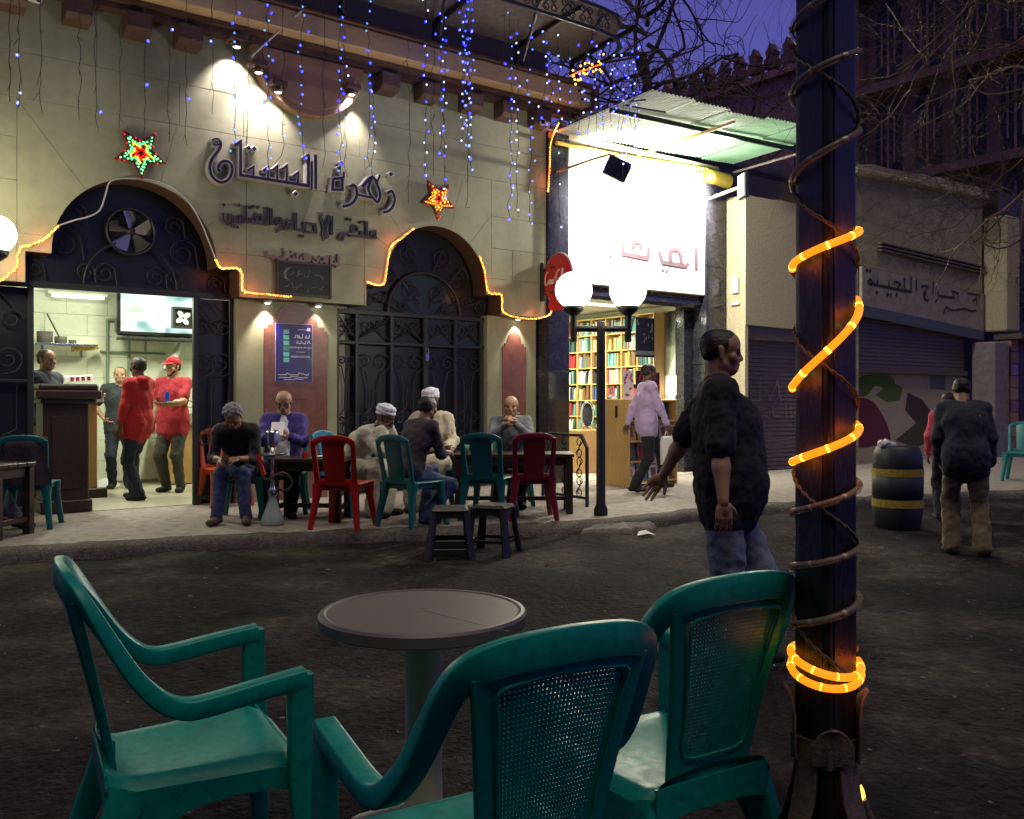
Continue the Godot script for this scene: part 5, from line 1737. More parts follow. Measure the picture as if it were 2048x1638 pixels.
func stars_and_strings() -> void:
	var k := 0
	for q in [[281, 306, 0.285, 0.05], [877, 398, 0.275, -0.02]]:
		var p := sv(q[0], q[1], 0.05)
		var o := thing("light_star", "upside down star of coloured lights above the " + ["left arch, with a green middle band" if k == 0 else "", "right arch, mostly gold and red"][k], "star decoration", fx(p.x, p.y, 0.045))
		var ramp := [["red", 1.0], ["green" if k == 0 else "yellow", 0.78], ["green" if k == 0 else "red", 0.62], ["yellow", 0.45], ["red", 0.25]]
		for c in ramp:
			var st := new_st()
			var sl := new_st()
			var line := star_line(q[2] * c[1], Vector3.ZERO, q[3])
			for i in 10:
				tube(st, [line[i], line[i + 1]], 0.009, 5)
				for j in 4:
					if rng.randf() < (0.3 if c[1] > 0.9 else 0.7):
						ball(sl, line[i].lerp(line[i + 1], j / 4.0) + Vector3(0, 0, 0.012), 0.0115, 6)
			part("band", st, M["band_" + ("gold" if c[0] == "yellow" else c[0])], o)
			stuff(part("bulbs", sl, M["led_" + c[0]], o))
		var sb := new_st()
		prism(sb, PackedVector2Array(star_line(q[2] * 1.02, Vector3.ZERO, q[3]).slice(0, 10).map(func(v): return Vector2(v.x, v.y))), -0.03, -0.012)
		part("back_plate", sb, M.wood_red, o)
		k += 1
	# orange rope light along the arches
	k = 0
	for line in [[[-6, 567], [14, 551], [33, 535], [35, 512], [42, 495], [60, 490], [85, 480], [100, 468], [118, 451]], [[431, 520], [440, 535], [455, 537], [472, 536], [483, 548], [484, 570], [486, 582], [510, 587], [545, 590], [584, 594]], [[734, 564], [752, 570], [768, 566], [772, 545], [776, 520], [780, 498], [787, 487], [805, 475], [828, 456]], [[959, 513], [968, 540], [973, 570], [978, 586], [1000, 588], [1004, 600], [1006, 622], [1022, 632], [1060, 638], [1088, 634], [1101, 626], [1103, 608]], [[1118, 247], [1109, 262], [1101, 290], [1099, 330], [1096, 372], [1095, 384]]]:
		var o := thing("rope_light", "glowing orange rope light " + ["over the left steps of the left arch", "over the right steps of the left arch", "climbing the left side of the right arch", "down the right side of the right arch to the red sign", "hanging down beside the large shop sign"][k], "rope light", FT, "orange rope lights on the café front")
		var pts := []
		for q in line:
			pts.append(v3(sv(q[0], q[1], 0.05 + 0.01 * rng.randf()), 0.05 + 0.01 * rng.randf()))
		pts = smooth_line(pts, 4)
		var st := new_st()
		tube(st, pts, 0.011, 6)
		part("rope", st, M.chain_lit, o)
		st = new_st()
		for i in range(0, pts.size() - 1):
			for j in 2:
				ball(st, pts[i].lerp(pts[i + 1], j / 2.0) + Vector3(rng.randfn() * 0.004, rng.randfn() * 0.004, 0.008), rng.randf_range(0.007, 0.0125), 6)
		stuff(part("bulbs", st, M.chain_bulb, o))
		for j in [pts.size() / 4, pts.size() * 3 / 4]:
			omni("rope_glow", FT * (pts[j] + Vector3(0, 0, 0.06)), 0.03, Color(1.0, 0.4, 0.08), 0.05)
		k += 1
	# unlit cable over the left arch and the orange garland beyond the cornice
	var st := new_st()
	var pts := []
	for q in [[118, 451], [150, 440], [175, 434], [200, 420], [212, 385], [222, 362], [262, 356], [310, 362], [360, 388], [395, 432], [420, 490], [431, 520]]:
		pts.append(v3(sv(q[0], q[1], 0.02), 0.02))
	tube(st, smooth_line(pts, 3), 0.009, 5)
	solo("dead_cable", st, M.cable_white, "pale unlit rope light slung loosely over the top of the left arch", "cable", FT)
	st = new_st()
	pts = []
	for q in [[1140, 152], [1158, 143], [1172, 140], [1190, 132], [1206, 128]]:
		pts.append(v3(sv(q[0], q[1], 1.2), 1.2))
	var o := thing("rope_light", "short tangled orange light garland on the canopy above the cornice end", "rope light", FT)
	tube(st, pts, 0.011, 5)
	part("rope", st, M.chain_lit, o)
	st = new_st()
	for i in 26:
		ball(st, pts[i % 4].lerp(pts[i % 4 + 1], rng.randf()) + Vector3(rng.randfn() * 0.02, rng.randfn() * 0.06, 0), 0.016, 6)
	stuff(part("bulbs", st, M.chain_bulb, o))
	# blue strings: x, top y, bottom y, distance from the wall, share of bulbs that are lit
	rng.seed = 5
	var strings := [[20, 0, 205, 0.75, 0.0], [38, -5, 215, 0.75, 0.04], [82, -5, 225, 0.75, 0.05], [160, 10, 240, 0.75, 0.03], [192, 0, 255, 0.75, 0.06], [240, 20, 255, 0.75, 0.02], [290, 10, 270, 0.75, 0.05], [338, 30, 285, 0.75, 0.02], [372, -5, 290, 0.75, 0.05], [425, -5, 230, 0.75, 0.03],
		[470, -5, 300, 0.75, 0.75], [497, 30, 300, 0.75, 0.02], [537, -5, 330, 0.75, 0.9], [566, -5, 310, 0.75, 0.03], [602, -5, 330, 0.75, 0.9], [648, -5, 330, 0.75, 0.04], [680, 5, 345, 0.75, 0.9], [690, 60, 350, 0.75, 0.2], [738, -5, 335, 0.75, 0.9], [746, 120, 345, 0.8, 0.3], [818, 60, 390, 0.8, 0.02],
		[850, -5, 345, 0.85, 0.9], [868, 20, 350, 0.85, 0.1], [888, -5, 392, 0.85, 0.9], [884, 10, 300, 0.95, 0.6], [925, -5, 270, 1.2, 0.95], [935, -5, 285, 1.2, 0.95], [940, 60, 330, 1.2, 0.95], [931, 20, 200, 1.25, 0.95], [936, 230, 415, 1.2, 0.5], [943, -5, 160, 1.2, 0.95], [1008, 30, 140, 1.4, 0.5], [1022, 25, 430, 1.4, 0.8], [1035, 40, 435, 1.4, 0.85], [1060, 50, 445, 1.4, 0.85], [1090, 60, 250, 1.5, 0.8], [1100, 60, 200, 1.5, 0.7], [1118, 65, 450, 1.5, 0.6], [1140, 90, 240, 1.5, 0.7],
		[1160, 90, 260, 1.6, 0.7], [1176, 80, 300, 1.6, 0.85], [1192, 90, 290, 1.6, 0.8], [1205, 100, 330, 1.6, 0.8], [1222, 85, 260, 1.6, 0.9], [1234, 90, 290, 1.6, 0.85], [1246, 85, 390, 1.6, 0.85], [1258, 100, 360, 1.6, 0.8], [1270, 95, 330, 1.6, 0.9], [1276, 90, 300, 1.6, 0.7]]
	k = 0
	for q in strings:
		var lit: bool = q[4] > 0.15
		o = thing("light_string", ("hanging string of blue lights, " if lit else "unlit hanging light string, ") + ["first", "second", "third", "fourth", "fifth", "sixth", "seventh", "eighth", "ninth", "tenth"][k % 10] + " of the ten " + ["at the far left of the wall", "in front of the half round panel", "left of the right arch", "before the cornice end", "before the bookshop canopy"][k / 10], "light string", FT, "blue light strings hanging from the canopies")
		var wire := new_st()
		var blue := new_st()
		var pale := new_st()
		pts = []
		var n := int((q[2] - q[1]) / 22.0) + 2
		for i in n:
			var c := sv(q[0] + rng.randfn() * 2.0, lerpf(q[1], q[2], float(i) / (n - 1)), q[3])
			pts.append(v3(c, q[3] + rng.randfn() * 0.012))
		tube(wire, pts, 0.0042, 3, -1.0, false)
		var nb := 0
		for i in n:
			var side := Vector3(rng.randfn() * 0.02, -0.03 + rng.randfn() * 0.02, rng.randfn() * 0.02)
			if rng.randf() < 0.6:
				tube(wire, [pts[i], pts[i] + side * 1.5], 0.003, 3, -1.0, false)
			if rng.randf() < q[4]:
				var br := rng.randf() < (0.62 if q[2] < 420 and i < n * 0.75 else 0.35)
				ball(blue if br else pale, pts[i] + side, 0.016 if br else 0.0125, 6)
				if br and rng.randf() < 0.75:
					ball(pale, pts[i] + side + Vector3(0, 0, 0.009), 0.0105, 6)
				nb += 1
		part("wire", wire, M.wire, o)
		if nb > 0:
			stuff(part("bulbs", blue, M.led_blue, o))
			stuff(part("pale_bulbs", pale, M.led_white if k % 2 else M.led_sky, o))
		k += 1

# ------------------------------------------------------------------ iron gates
func curl(c: Vector2, r: float, a0: float, turns: float, lead: Array = []) -> Array:   # a bar that ends in a spiral
	var out := []
	for p in lead:
		out.append(v3(p, 0))
	var n := int(absf(turns) * 14)
	for i in n + 1:
		var t := float(i) / n
		var a := a0 + turns * TAU * t
		var q := r * (1.0 - 0.8 * t)
		out.append(Vector3(c.x + cos(a) * q, c.y + sin(a) * q, 0))
	return out

func iron_gates() -> void:
	var st := new_st()
	# left arch: fixed leaves and the panel in the arch
	var o := thing("iron_grille", "black wrought iron grille filling the left arch around its open doorway", "grille", fx(0, 0, -0.3))
	var ap := PackedVector2Array([Vector2(-2.9, 2.56), Vector2(0.52, 2.56), Vector2(0.52, 3.0)])
	ap.append_array(PackedVector2Array(arc(AC, 0.93, 0, 180, 20)))
	ap.append(Vector2(-2.9, 3.0))
	prism(st, ap, -0.075, -0.06)
	box(st, Vector3(-2.28, 1.33, -0.068), Vector3(1.2, 2.43, 0.015))
	box(st, Vector3(0.27, 1.33, -0.068), Vector3(0.47, 2.43, 0.015))
	part("backing_sheet", st, M.iron_sheet, o)
	for b in [[-1.69, 1.34, 0.06, 2.44], [0.05, 1.34, 0.06, 2.44], [0.47, 1.34, 0.05, 2.44], [-0.8, 2.58, 2.6, 0.07], [-2.25, 0.2, 1.1, 0.05], [0.26, 0.2, 0.4, 0.05], [-2.25, 1.55, 1.1, 0.035]]:
		st = new_st()
		bev(st, Vector3(b[0], b[1], 0), Vector3(b[2], b[3], 0.05), 0.006)
		part("frame_bar", st, M.iron_bar, o)
	for s in [-2.5, -2.2, -1.9, 0.16, 0.36]:
		for q in [[curl(Vector2(s, 1.78), 0.15, -PI / 2, 1.6, [Vector2(s - 0.1, 0.9), Vector2(s - 0.1, 1.62)])], [curl(Vector2(s, 0.9), 0.1, PI / 2, 1.5, [Vector2(s + 0.08, 1.5), Vector2(s + 0.08, 1.05)])], [curl(Vector2(s + 0.03, 2.2), 0.11, 0, 1.5, [Vector2(s - 0.1, 2.5)])], [curl(Vector2(s, 0.5), 0.09, -PI / 2, -1.5, [Vector2(s - 0.08, 0.25)])]]:
			st = new_st()
			tube(st, q[0], 0.008, 4)
			part("scroll", st, M.iron_bar, o)
	for q in [[-1.35, 3.05, 0.17], [-1.15, 2.75, 0.1], [-0.4, 2.75, 0.12], [-0.95, 2.75, 0.12], [-0.1, 3.05, 0.17], [-0.2, 2.74, 0.1], [-1.25, 3.38, 0.12], [-0.2, 3.35, 0.12], [-1.65, 2.74, 0.1], [0.3, 2.74, 0.1]]:
		st = new_st()
		tube(st, curl(Vector2(q[0], q[1]), q[2], 0.5, 1.6, [Vector2(q[0] + q[2] * 1.1, q[1] - q[2])]), 0.008, 4)
		part("scroll", st, M.iron_bar, o)
	st = new_st()
	tube(st, arc(Vector2(-0.67, 2.62), 0.5, 0, 180, 20).map(func(p): return v3(p, 0.02)), 0.012, 5)
	part("arched_bar", st, M.iron_bar, o)
	st = new_st()
	box(st, Vector3(-2.13, 1.62, 0.03), Vector3(0.06, 0.12, 0.006))
	part("tag", st, M.paper, o)
	var f := sv(261, 464, -0.26)
	var fan := thing("exhaust_fan", "round exhaust fan with shiny blades set in the left arch", "fan", fx(f.x, f.y, -0.27))
	st = new_st()
	lathe(st, [Vector2(0.245, -0.02), Vector2(0.27, 0.0), Vector2(0.27, 0.05), Vector2(0.25, 0.055), Vector2(0.245, -0.02)], 28, Transform3D(Basis(Vector3.RIGHT, PI / 2), Vector3.ZERO))
	part("ring", st, M.iron_bar, fan)
	st = new_st()
	lathe(st, [Vector2(0.245, 0), Vector2(0, -0.001)], 28, Transform3D(Basis(Vector3.RIGHT, PI / 2), Vector3(0, 0, -0.02)))
	part("back", st, M.black, fan)
	st = new_st()
	prism(st, PackedVector2Array([Vector2(0.03, -0.025), Vector2(0.22, -0.11), Vector2(0.238, 0.0), Vector2(0.22, 0.1), Vector2(0.03, 0.025)]), 0.0, 0.004)
	var bl := mesh_of(st)
	for k in 5:
		piece("blade", bl, M.chrome, fan, Transform3D(Basis(Vector3.BACK, TAU * k / 5.0 + 0.35) * Basis(Vector3.RIGHT, 0.5), Vector3(0, 0, 0.02)))
	st = new_st()
	lathe(st, [Vector2(0.045, -0.02), Vector2(0.045, 0.03), Vector2(0, 0.04)], 12, Transform3D(Basis(Vector3.RIGHT, PI / 2), Vector3(0, 0, 0.02)))
	part("hub", st, M.iron_bar, fan)
	# right arch: the closed gate
	o = thing("iron_gate", "closed black wrought iron gate with spiral scrolls under the right arch", "gate", fx(0, 0, -0.3))
	st = new_st()
	ap = PackedVector2Array([Vector2(1.83, 0.12), Vector2(4.16, 0.12), Vector2(4.16, 2.55), Vector2(4.36, 2.55), Vector2(4.36, 2.95), Vector2(4.12, 2.95)])
	ap.append_array(PackedVector2Array(arc(BC, 0.88, 4, 176, 20)))
	ap.append_array(PackedVector2Array([Vector2(2.05, 2.95), Vector2(2.05, 2.55), Vector2(1.83, 2.55)]))
	prism(st, ap, -0.09, -0.075)
	part("backing_sheet", st, M.iron_sheet, o)
	st = new_st()
	var gh := PackedVector2Array([Vector2(2.6, 2.5), Vector2(3.78, 2.5)])
	gh.append_array(PackedVector2Array(arc(Vector2(3.19, 2.5), 0.57, 0, 180, 16)).slice(1, 16))
	prism(st, gh, -0.074, -0.066)
	box(st, Vector3(3.42, 2.3, -0.066), Vector3(0.46, 0.36, 0.01))
	box(st, Vector3(3.9, 2.3, -0.066), Vector3(0.42, 0.36, 0.01))
	part("glazing", st, plain("dull_glass", lin(0.03, 0.045, 0.042), 0.18), o)
	var xs := [1.86, 2.14, 2.66, 3.19, 3.68, 4.12]
	for s in xs:
		st = new_st()
		bev(st, Vector3(s, 1.32, 0), Vector3(0.05 if s != 3.19 else 0.075, 2.4, 0.055), 0.006)
		part("upright", st, M.iron_bar, o)
	for b in [[3.0, 2.5, 2.4, 0.06], [3.0, 2.1, 2.36, 0.04], [3.0, 0.2, 2.36, 0.06]]:
		st = new_st()
		bev(st, Vector3(b[0], b[1], 0.004), Vector3(b[2], b[3], 0.05), 0.006)
		part("crossbar", st, M.iron_bar, o)
	st = new_st()
	tube(st, arc(Vector2(3.19, 2.52), 0.58, 0, 180, 24).map(func(p): return v3(p, 0.0)), 0.022, 6)
	part("arched_bar", st, M.iron_bar, o)
	for i in 5:
		var c: float = (xs[i] + xs[i + 1]) / 2
		var w: float = (xs[i + 1] - xs[i]) / 2
		for sg in [-1.0, 1.0]:
			var b: float = c + sg * w * 0.5
			var lines := [curl(Vector2(b, 1.86), minf(0.13, w * 0.5), -PI / 2, sg * 1.6, [Vector2(b - sg * 0.05, 0.7), Vector2(b - sg * 0.05, 1.55)]), curl(Vector2(b, 1.1), 0.07, PI / 2, -sg * 1.5, [Vector2(c + sg * 0.02, 1.5), Vector2(c + sg * 0.03, 1.25)]), curl(Vector2(b, 0.86), 0.07, -PI / 2, sg * 1.5, [Vector2(c + sg * 0.02, 0.4), Vector2(c + sg * 0.03, 0.7)]), curl(Vector2(b, 2.32), 0.1, PI * 0.25, sg * 1.4, [Vector2(c - sg * w, 2.13)]), curl(Vector2(b, 0.42), 0.07, PI / 2, sg * 1.4, [])]
			for ln in lines:
				st = new_st()
				tube(st, ln, 0.009, 4)
				part("scroll", st, M.iron_bar, o)
		st = new_st()
		tube(st, [Vector3(c, 1.14, 0), Vector3(c + 0.06, 0.98, 0), Vector3(c, 0.82, 0), Vector3(c - 0.06, 0.98, 0), Vector3(c, 1.14, 0)], 0.009, 4)
		part("diamond", st, M.iron_bar, o)
		st = new_st()
		tube(st, [Vector3(xs[i], 2.13 if i % 2 else 2.47, 0.01), Vector3(xs[i + 1], 2.47 if i % 2 else 2.13, 0.01)], 0.009, 4)
		part("diagonal", st, M.iron_bar, o)
	for q in [[2.62, 3.05, 0.17, 1.0], [2.95, 3.32, 0.17, 1.0], [3.45, 3.32, 0.17, -1.0], [3.75, 3.05, 0.17, -1.0], [3.0, 2.82, 0.15, 1.0], [3.38, 2.82, 0.15, -1.0], [2.85, 2.62, 0.08, -1.0], [3.55, 2.62, 0.08, 1.0], [2.3, 2.68, 0.1, 1.0], [4.1, 2.68, 0.1, -1.0], [2.5, 2.72, 0.09, -1.0], [3.9, 2.72, 0.09, 1.0]]:
		st = new_st()
		tube(st, curl(Vector2(q[0], q[1]), q[2], PI / 2 + 0.6 * q[3], q[3] * 1.6, [Vector2(3.2 + (q[0] - 3.2) * 0.35, q[1] - q[2] * 1.6), Vector2(q[0] - q[3] * q[2] * 0.3, q[1] + q[2])]), 0.009, 4)
		part("scroll", st, M.iron_bar, o)
	st = new_st()
	bev(st, Vector3(3.2, 1.94, 0.04), Vector3(0.06, 0.1, 0.02), 0.006)
	tube(st, [Vector3(3.18, 1.98, 0.04), Vector3(3.18, 2.06, 0.04), Vector3(3.22, 2.06, 0.04), Vector3(3.22, 1.98, 0.04)], 0.006, 5)
	part("padlock", st, M.chrome, o)

# ------------------------------------------------------------------ chairs
func back_z(x: float, y: float) -> float:
	var t := clampf((y - 0.40) / 0.5, 0.0, 1.1)
	return -0.205 - 0.115 * pow(t, 1.15) + 0.7 * x * x

func make_armchair(mat: Material) -> Node3D:
	var o := thing("armchair", "", "chair")
	var side := [Vector3(0.285, 0.645, 0.285), Vector3(0.289, 0.628, 0.16), Vector3(0.291, 0.607, 0.02), Vector3(0.287, 0.606, -0.04), Vector3(0.278, 0.632, -0.095), Vector3(0.264, 0.7, -0.158), Vector3(0.248, 0.795, -0.216), Vector3(0.234, 0.868, -0.26), Vector3(0.204, 0.912, -0.292), Vector3(0.136, 0.934, -0.314), Vector3(0.0, 0.942, -0.325)]
	var pts := []
	var A := []
	var hw := []
	var hh := []
	for i in side.size():
		pts.append(side[i])
		A.append([Vector3(1, 0, 0), Vector3(1, 0, 0), Vector3(1, 0, 0), Vector3(1, 0, 0), Vector3(1, 0.05, 0), Vector3(1, 0.15, 0), Vector3(1, 0.3, 0), Vector3(0.9, 0.6, 0), Vector3(0.5, 0.9, 0), Vector3(0.15, 1, 0), Vector3(0, 1, 0)][i])
		hw.append([0.028, 0.028, 0.028, 0.028, 0.028, 0.028, 0.029, 0.031, 0.034, 0.036, 0.037][i])
		hh.append([0.026, 0.026, 0.027, 0.027, 0.025, 0.022, 0.019, 0.016, 0.014, 0.013, 0.013][i])
	for i in range(side.size() - 2, -1, -1):
		pts.append(side[i] * Vector3(-1, 1, 1))
		A.append(A[i] * Vector3(-1, 1, 1))
		hw.append(hw[i])
		hh.append(hh[i])
	var fine := smooth_line(pts, 3)
	var fa := []
	var fw := []
	var fh := []
	for i in fine.size():
		var t := i / 3.0
		var j := mini(int(t), pts.size() - 2)
		var f := t - j
		# the wide direction must not flip sign as it crosses the top
		fa.append(A[j].lerp(A[j + 1], f))
		fw.append(lerpf(hw[j], hw[j + 1], f))
		fh.append(lerpf(hh[j], hh[j + 1], f))
	var st := new_st()
	beam(st, fine, fa, fw, fh, 0.3)
	part("arm_and_back_rail", st, mat, o)
	for sx in [-1.0, 1.0]:
		st = new_st()
		beam(st, [Vector3(0.286 * sx, 0.655, 0.272), Vector3(0.287 * sx, 0.55, 0.272), Vector3(0.289 * sx, 0.36, 0.276), Vector3(0.306 * sx, 0.0, 0.30)], [Vector3.BACK, Vector3.BACK, Vector3.BACK, Vector3.BACK], [0.034, 0.036, 0.038, 0.026], [0.0255, 0.024, 0.022, 0.018], 0.4)
		part("front_leg", st, mat, o)
		st = new_st()
		beam(st, [Vector3(0.206 * sx, 0.386, -0.16), Vector3(0.208 * sx, 0.36, -0.17), Vector3(0.212 * sx, 0.30, -0.2), Vector3(0.222 * sx, 0.2, -0.238), Vector3(0.252 * sx, 0.0, -0.3)], [Vector3.BACK, Vector3.BACK, Vector3.BACK, Vector3.BACK, Vector3.BACK], [0.06, 0.052, 0.042, 0.036, 0.026], [0.012, 0.018, 0.019, 0.019, 0.018], 0.4)
		part("rear_leg", st, mat, o)
		st = new_st()
		var sk := PackedVector2Array([Vector2(-0.2, 0.382), Vector2(0.255, 0.394), Vector2(0.255, 0.325), Vector2(0.2, 0.336), Vector2(0.1, 0.336), Vector2(0.0, 0.318), Vector2(-0.07, 0.285), Vector2(-0.125, 0.225), Vector2(-0.16, 0.18), Vector2(-0.2, 0.2)])
		var a := Vector3(0.214 * sx, 0, -0.2)
		var b := Vector3(0.262 * sx, 0, 0.255)
		var dir := (b - a).normalized()
		var xf := Transform3D(Basis(dir, Vector3.UP, dir.cross(Vector3.UP)), a + dir * 0.2)
		prism(st, sk, -0.004, 0.004, xf)
		part("side_skirt", st, mat, o)
		st = new_st()
		for k in 3:
			var rb := []
			for q in [[0.23, 0.385 - 0.014 * k], [0.1, 0.375 - 0.018 * k], [0.0, 0.36 - 0.018 * k], [-0.07, 0.32 - 0.016 * k], [-0.12 - 0.006 * k, 0.25], [-0.155 - 0.006 * k, 0.16]]:
				rb.append(xf * Vector3(q[0], q[1], 0.0045 * sx))
			tube(st, smooth_line(rb, 3), 0.0028, 5)
		part("rib", st, mat, o)
	# seat: a dished shell with rolled edges
	st = new_st()
	st.set_smooth_group(1)
	var nx := 18
	var nz := 16
	var g := []
	for j in nz + 1:
		var v := float(j) / nz
		var z := lerpf(-0.225, 0.305, v)
		var w := lerpf(0.212, 0.268, v)
		if v > 0.82:
			w -= 0.05 * pow((v - 0.82) / 0.18, 2.0)
		var row := []
		for i in nx + 1:
			var u := 2.0 * i / nx - 1.0
			var y := 0.412 + 0.02 * v - 0.02 * (1.0 - u * u) * sin(PI * clampf(v, 0, 1))
			y -= 0.034 * pow(clampf((absf(u) - 0.84) / 0.16, 0, 1), 2.0)
			y -= 0.05 * pow(clampf((v - 0.84) / 0.16, 0, 1), 2.0)
			y += 0.05 * pow(clampf((0.12 - v) / 0.12, 0, 1), 2.0) * (1.0 - 0.5 * u * u)
			row.append(Vector3(u * w, y, z))
		g.append(row)
	for j in nz:
		for i in nx:
			q4(st, g[j][i], g[j][i + 1], g[j + 1][i + 1], g[j + 1][i], Vector3.UP)
	st.set_smooth_group(2)
	var dn := Vector3(0, -0.006, 0)
	for j in nz:
		for i in nx:
			q4(st, g[j][i] + dn, g[j][i + 1] + dn, g[j + 1][i + 1] + dn, g[j + 1][i] + dn, Vector3.DOWN)
	part("seat", st, mat, o)
	st = new_st()
	var fr := PackedVector2Array([Vector2(-0.27, 0.41), Vector2(-0.27, 0.31), Vector2(-0.2, 0.335), Vector2(0, 0.35), Vector2(0.2, 0.335), Vector2(0.27, 0.31), Vector2(0.27, 0.41)])
	prism(st, fr, 0.27, 0.278)
	fr = PackedVector2Array([Vector2(-0.2, 0.43), Vector2(-0.2, 0.33), Vector2(-0.1, 0.35), Vector2(0.1, 0.35), Vector2(0.2, 0.33), Vector2(0.2, 0.43)])
	prism(st, fr, -0.226, -0.218)
	part("apron", st, mat, o)
	# perforated back panel
	st = new_st()
	var C := 30
	var R := 37
	for j in R:
		for i in C:
			var q := []
			var h := []
			for c in [[0, 0], [1, 0], [1, 1], [0, 1]]:
				for inner in [false, true]:
					var fu: float = i + (c[0] if not inner else 0.5 + (c[0] - 0.5) * 0.44)
					var fv: float = j + (c[1] if not inner else 0.5 + (c[1] - 0.5) * 0.44)
					var y := lerpf(0.492, 0.872 + 0.012 * (1.0 - pow(2.0 * fu / C - 1.0, 2.0)), fv / R)
					var w := lerpf(0.103, 0.152, fv / R)
					var x := (2.0 * fu / C - 1.0) * w
					(h if inner else q).append(Vector3(x, y, back_z(x, y)))
			for k in 4:
				var k2 := (k + 1) % 4
				for sgn in [0.0015, -0.0015]:
					var e := Vector3(0, 0, sgn)
					q4(st, q[k] + e, q[k2] + e, h[k2] + e, h[k] + e, Vector3(0, 0, sgn))
				var cen: Vector3 = (h[0] + h[2]) / 2
				q4(st, h[k] + Vector3(0, 0, 0.0015), h[k2] + Vector3(0, 0, 0.0015), h[k2] - Vector3(0, 0, 0.0015), h[k] - Vector3(0, 0, 0.0015), cen - (h[k] + h[k2]) / 2)
	part("perforated_panel", st, mat, o)
	for sx in [-1.0, 1.0]:
		st = new_st()
		pts = []
		for y in [0.40, 0.46, 0.54, 0.64, 0.74, 0.83, 0.9]:
			var x: float = (lerpf(0.103, 0.152, (y - 0.492) / 0.36) + 0.022) * sx
			pts.append(Vector3(x, y, back_z(x, y) + 0.001))
		A = []
		for p in pts:
			A.append(Vector3.RIGHT)
		beam(st, pts, A, [0.03, 0.026, 0.024, 0.024, 0.025, 0.028, 0.032], [0.01, 0.01, 0.01, 0.01, 0.01, 0.01, 0.01], 0.6)
		part("stile", st, mat, o)
	for q in [[0.445, 0.05, 0.125], [0.89, 0.022, 0.17]]:
		pts = []
		A = []
		var w2 := []
		var h2 := []
		for k in 9:
			var x: float = lerpf(-q[2], q[2], k / 8.0)
			var y: float = q[0] + (0.012 * (1.0 - pow(x / q[2], 2.0)) if q[0] > 0.8 else 0.0)
			pts.append(Vector3(x, y, back_z(x, y) + 0.002))
			A.append(Vector3.UP)
			w2.append(q[1])
			h2.append(0.008)
		st = new_st()
		beam(st, pts, A, w2, h2, 0.6)
		part("back_crosspiece", st, mat, o)
	st = new_st()
	pts = []
	for y in [0.497, 0.6, 0.7, 0.8, 0.865]:
		pts.append(Vector3(-lerpf(0.107, 0.154, (y - 0.492) / 0.36), y, back_z(0.12, y) - 0.009))
	for x in [-0.1, 0.0, 0.1]:
		pts.append(Vector3(x, 0.88 + 0.01 * (1.0 - absf(x) * 10.0), back_z(x, 0.88) - 0.009))
	for y in [0.865, 0.8, 0.7, 0.6, 0.497]:
		pts.append(Vector3(lerpf(0.107, 0.154, (y - 0.492) / 0.36), y, back_z(0.12, y) - 0.009))
	pts.append(Vector3(0, 0.49, back_z(0, 0.49) - 0.009))
	tube(st, smooth_line(pts, 3, true) + [pts[0]], 0.0045, 5, -1.0, false)
	part("panel_rim", st, mat, o)
	return o

func make_side_chair() -> Node3D:
	var o := thing("plastic_chair", "", "chair")
	var mat: Material = M.plastic_teal
	var st := new_st()
	for sx in [-1.0, 1.0]:
		st = new_st()
		beam(st, [Vector3(0.185 * sx, 0.42, -0.19), Vector3(0.192 * sx, 0.6, -0.225), Vector3(0.2 * sx, 0.78, -0.265), Vector3(0.19 * sx, 0.845, -0.282)], [Vector3.RIGHT, Vector3.RIGHT, Vector3.RIGHT, Vector3.RIGHT], [0.03, 0.024, 0.024, 0.03], [0.016, 0.014, 0.012, 0.012], 0.5)
		part("back_post", st, mat, o)
		for sz in [-1.0, 1.0]:
			st = new_st()
			beam(st, [Vector3(0.185 * sx, 0.43, 0.185 * sz), Vector3(0.195 * sx, 0.3, 0.2 * sz), Vector3(0.235 * sx, 0.0, 0.25 * sz)], [Vector3.RIGHT, Vector3.RIGHT, Vector3.RIGHT], [0.05, 0.034, 0.024], [0.045, 0.03, 0.022], 0.5)
			part("leg", st, mat, o)
	st = new_st()
	var pts := smooth_line([Vector3(-0.2, 0.82, -0.272), Vector3(-0.13, 0.858, -0.284), Vector3(0, 0.872, -0.292), Vector3(0.13, 0.858, -0.284), Vector3(0.2, 0.82, -0.272)], 4)
	var A := []
	var w := []
	var h := []
	for p in pts:
		A.append(Vector3.UP)
		w.append(0.03)
		h.append(0.012)
	beam(st, pts, A, w, h, 0.5)
	part("top_rail", st, mat, o)
	st = new_st()
	beam(st, [Vector3(0, 0.42, -0.2), Vector3(0, 0.6, -0.232), Vector3(0, 0.86, -0.285)], [Vector3.RIGHT, Vector3.RIGHT, Vector3.RIGHT], [0.1, 0.108, 0.115], [0.006, 0.006, 0.006], 0.9)
	beam(st, [Vector3(-0.19, 0.45, -0.205), Vector3(0.19, 0.45, -0.205)], [Vector3.UP, Vector3.UP], [0.03, 0.03], [0.007, 0.007], 0.5)
	part("back_panel", st, mat, o)
	st = new_st()
	bev(st, Vector3(0, 0.425, 0.01), Vector3(0.42, 0.024, 0.44), 0.01)
	bev(st, Vector3(0, 0.395, 0.01), Vector3(0.39, 0.05, 0.4), 0.008)
	part("seat", st, mat, o)
	return o

func seat_at(proto: Node3D, p: Vector2, face: Vector2, y: float, mat: Material, label: String, group: String, first := false) -> Node3D:
	var r := proto
	if not first:
		r = proto.duplicate()
		r.name = numbered("armchair" if str(proto.name).begins_with("arm") else "plastic_chair")
		add_child(r)
	r.transform = Transform3D(Basis(Vector3.UP, atan2(face.x, -face.y)).scaled(Vector3.ONE * (0.95 if str(r.name).begins_with("arm") else 1.0)), Vector3(p.x, y, -p.y))
	tag(r, label, "chair", group)
	for c in r.get_children():
		c.material_override = mat
	return r

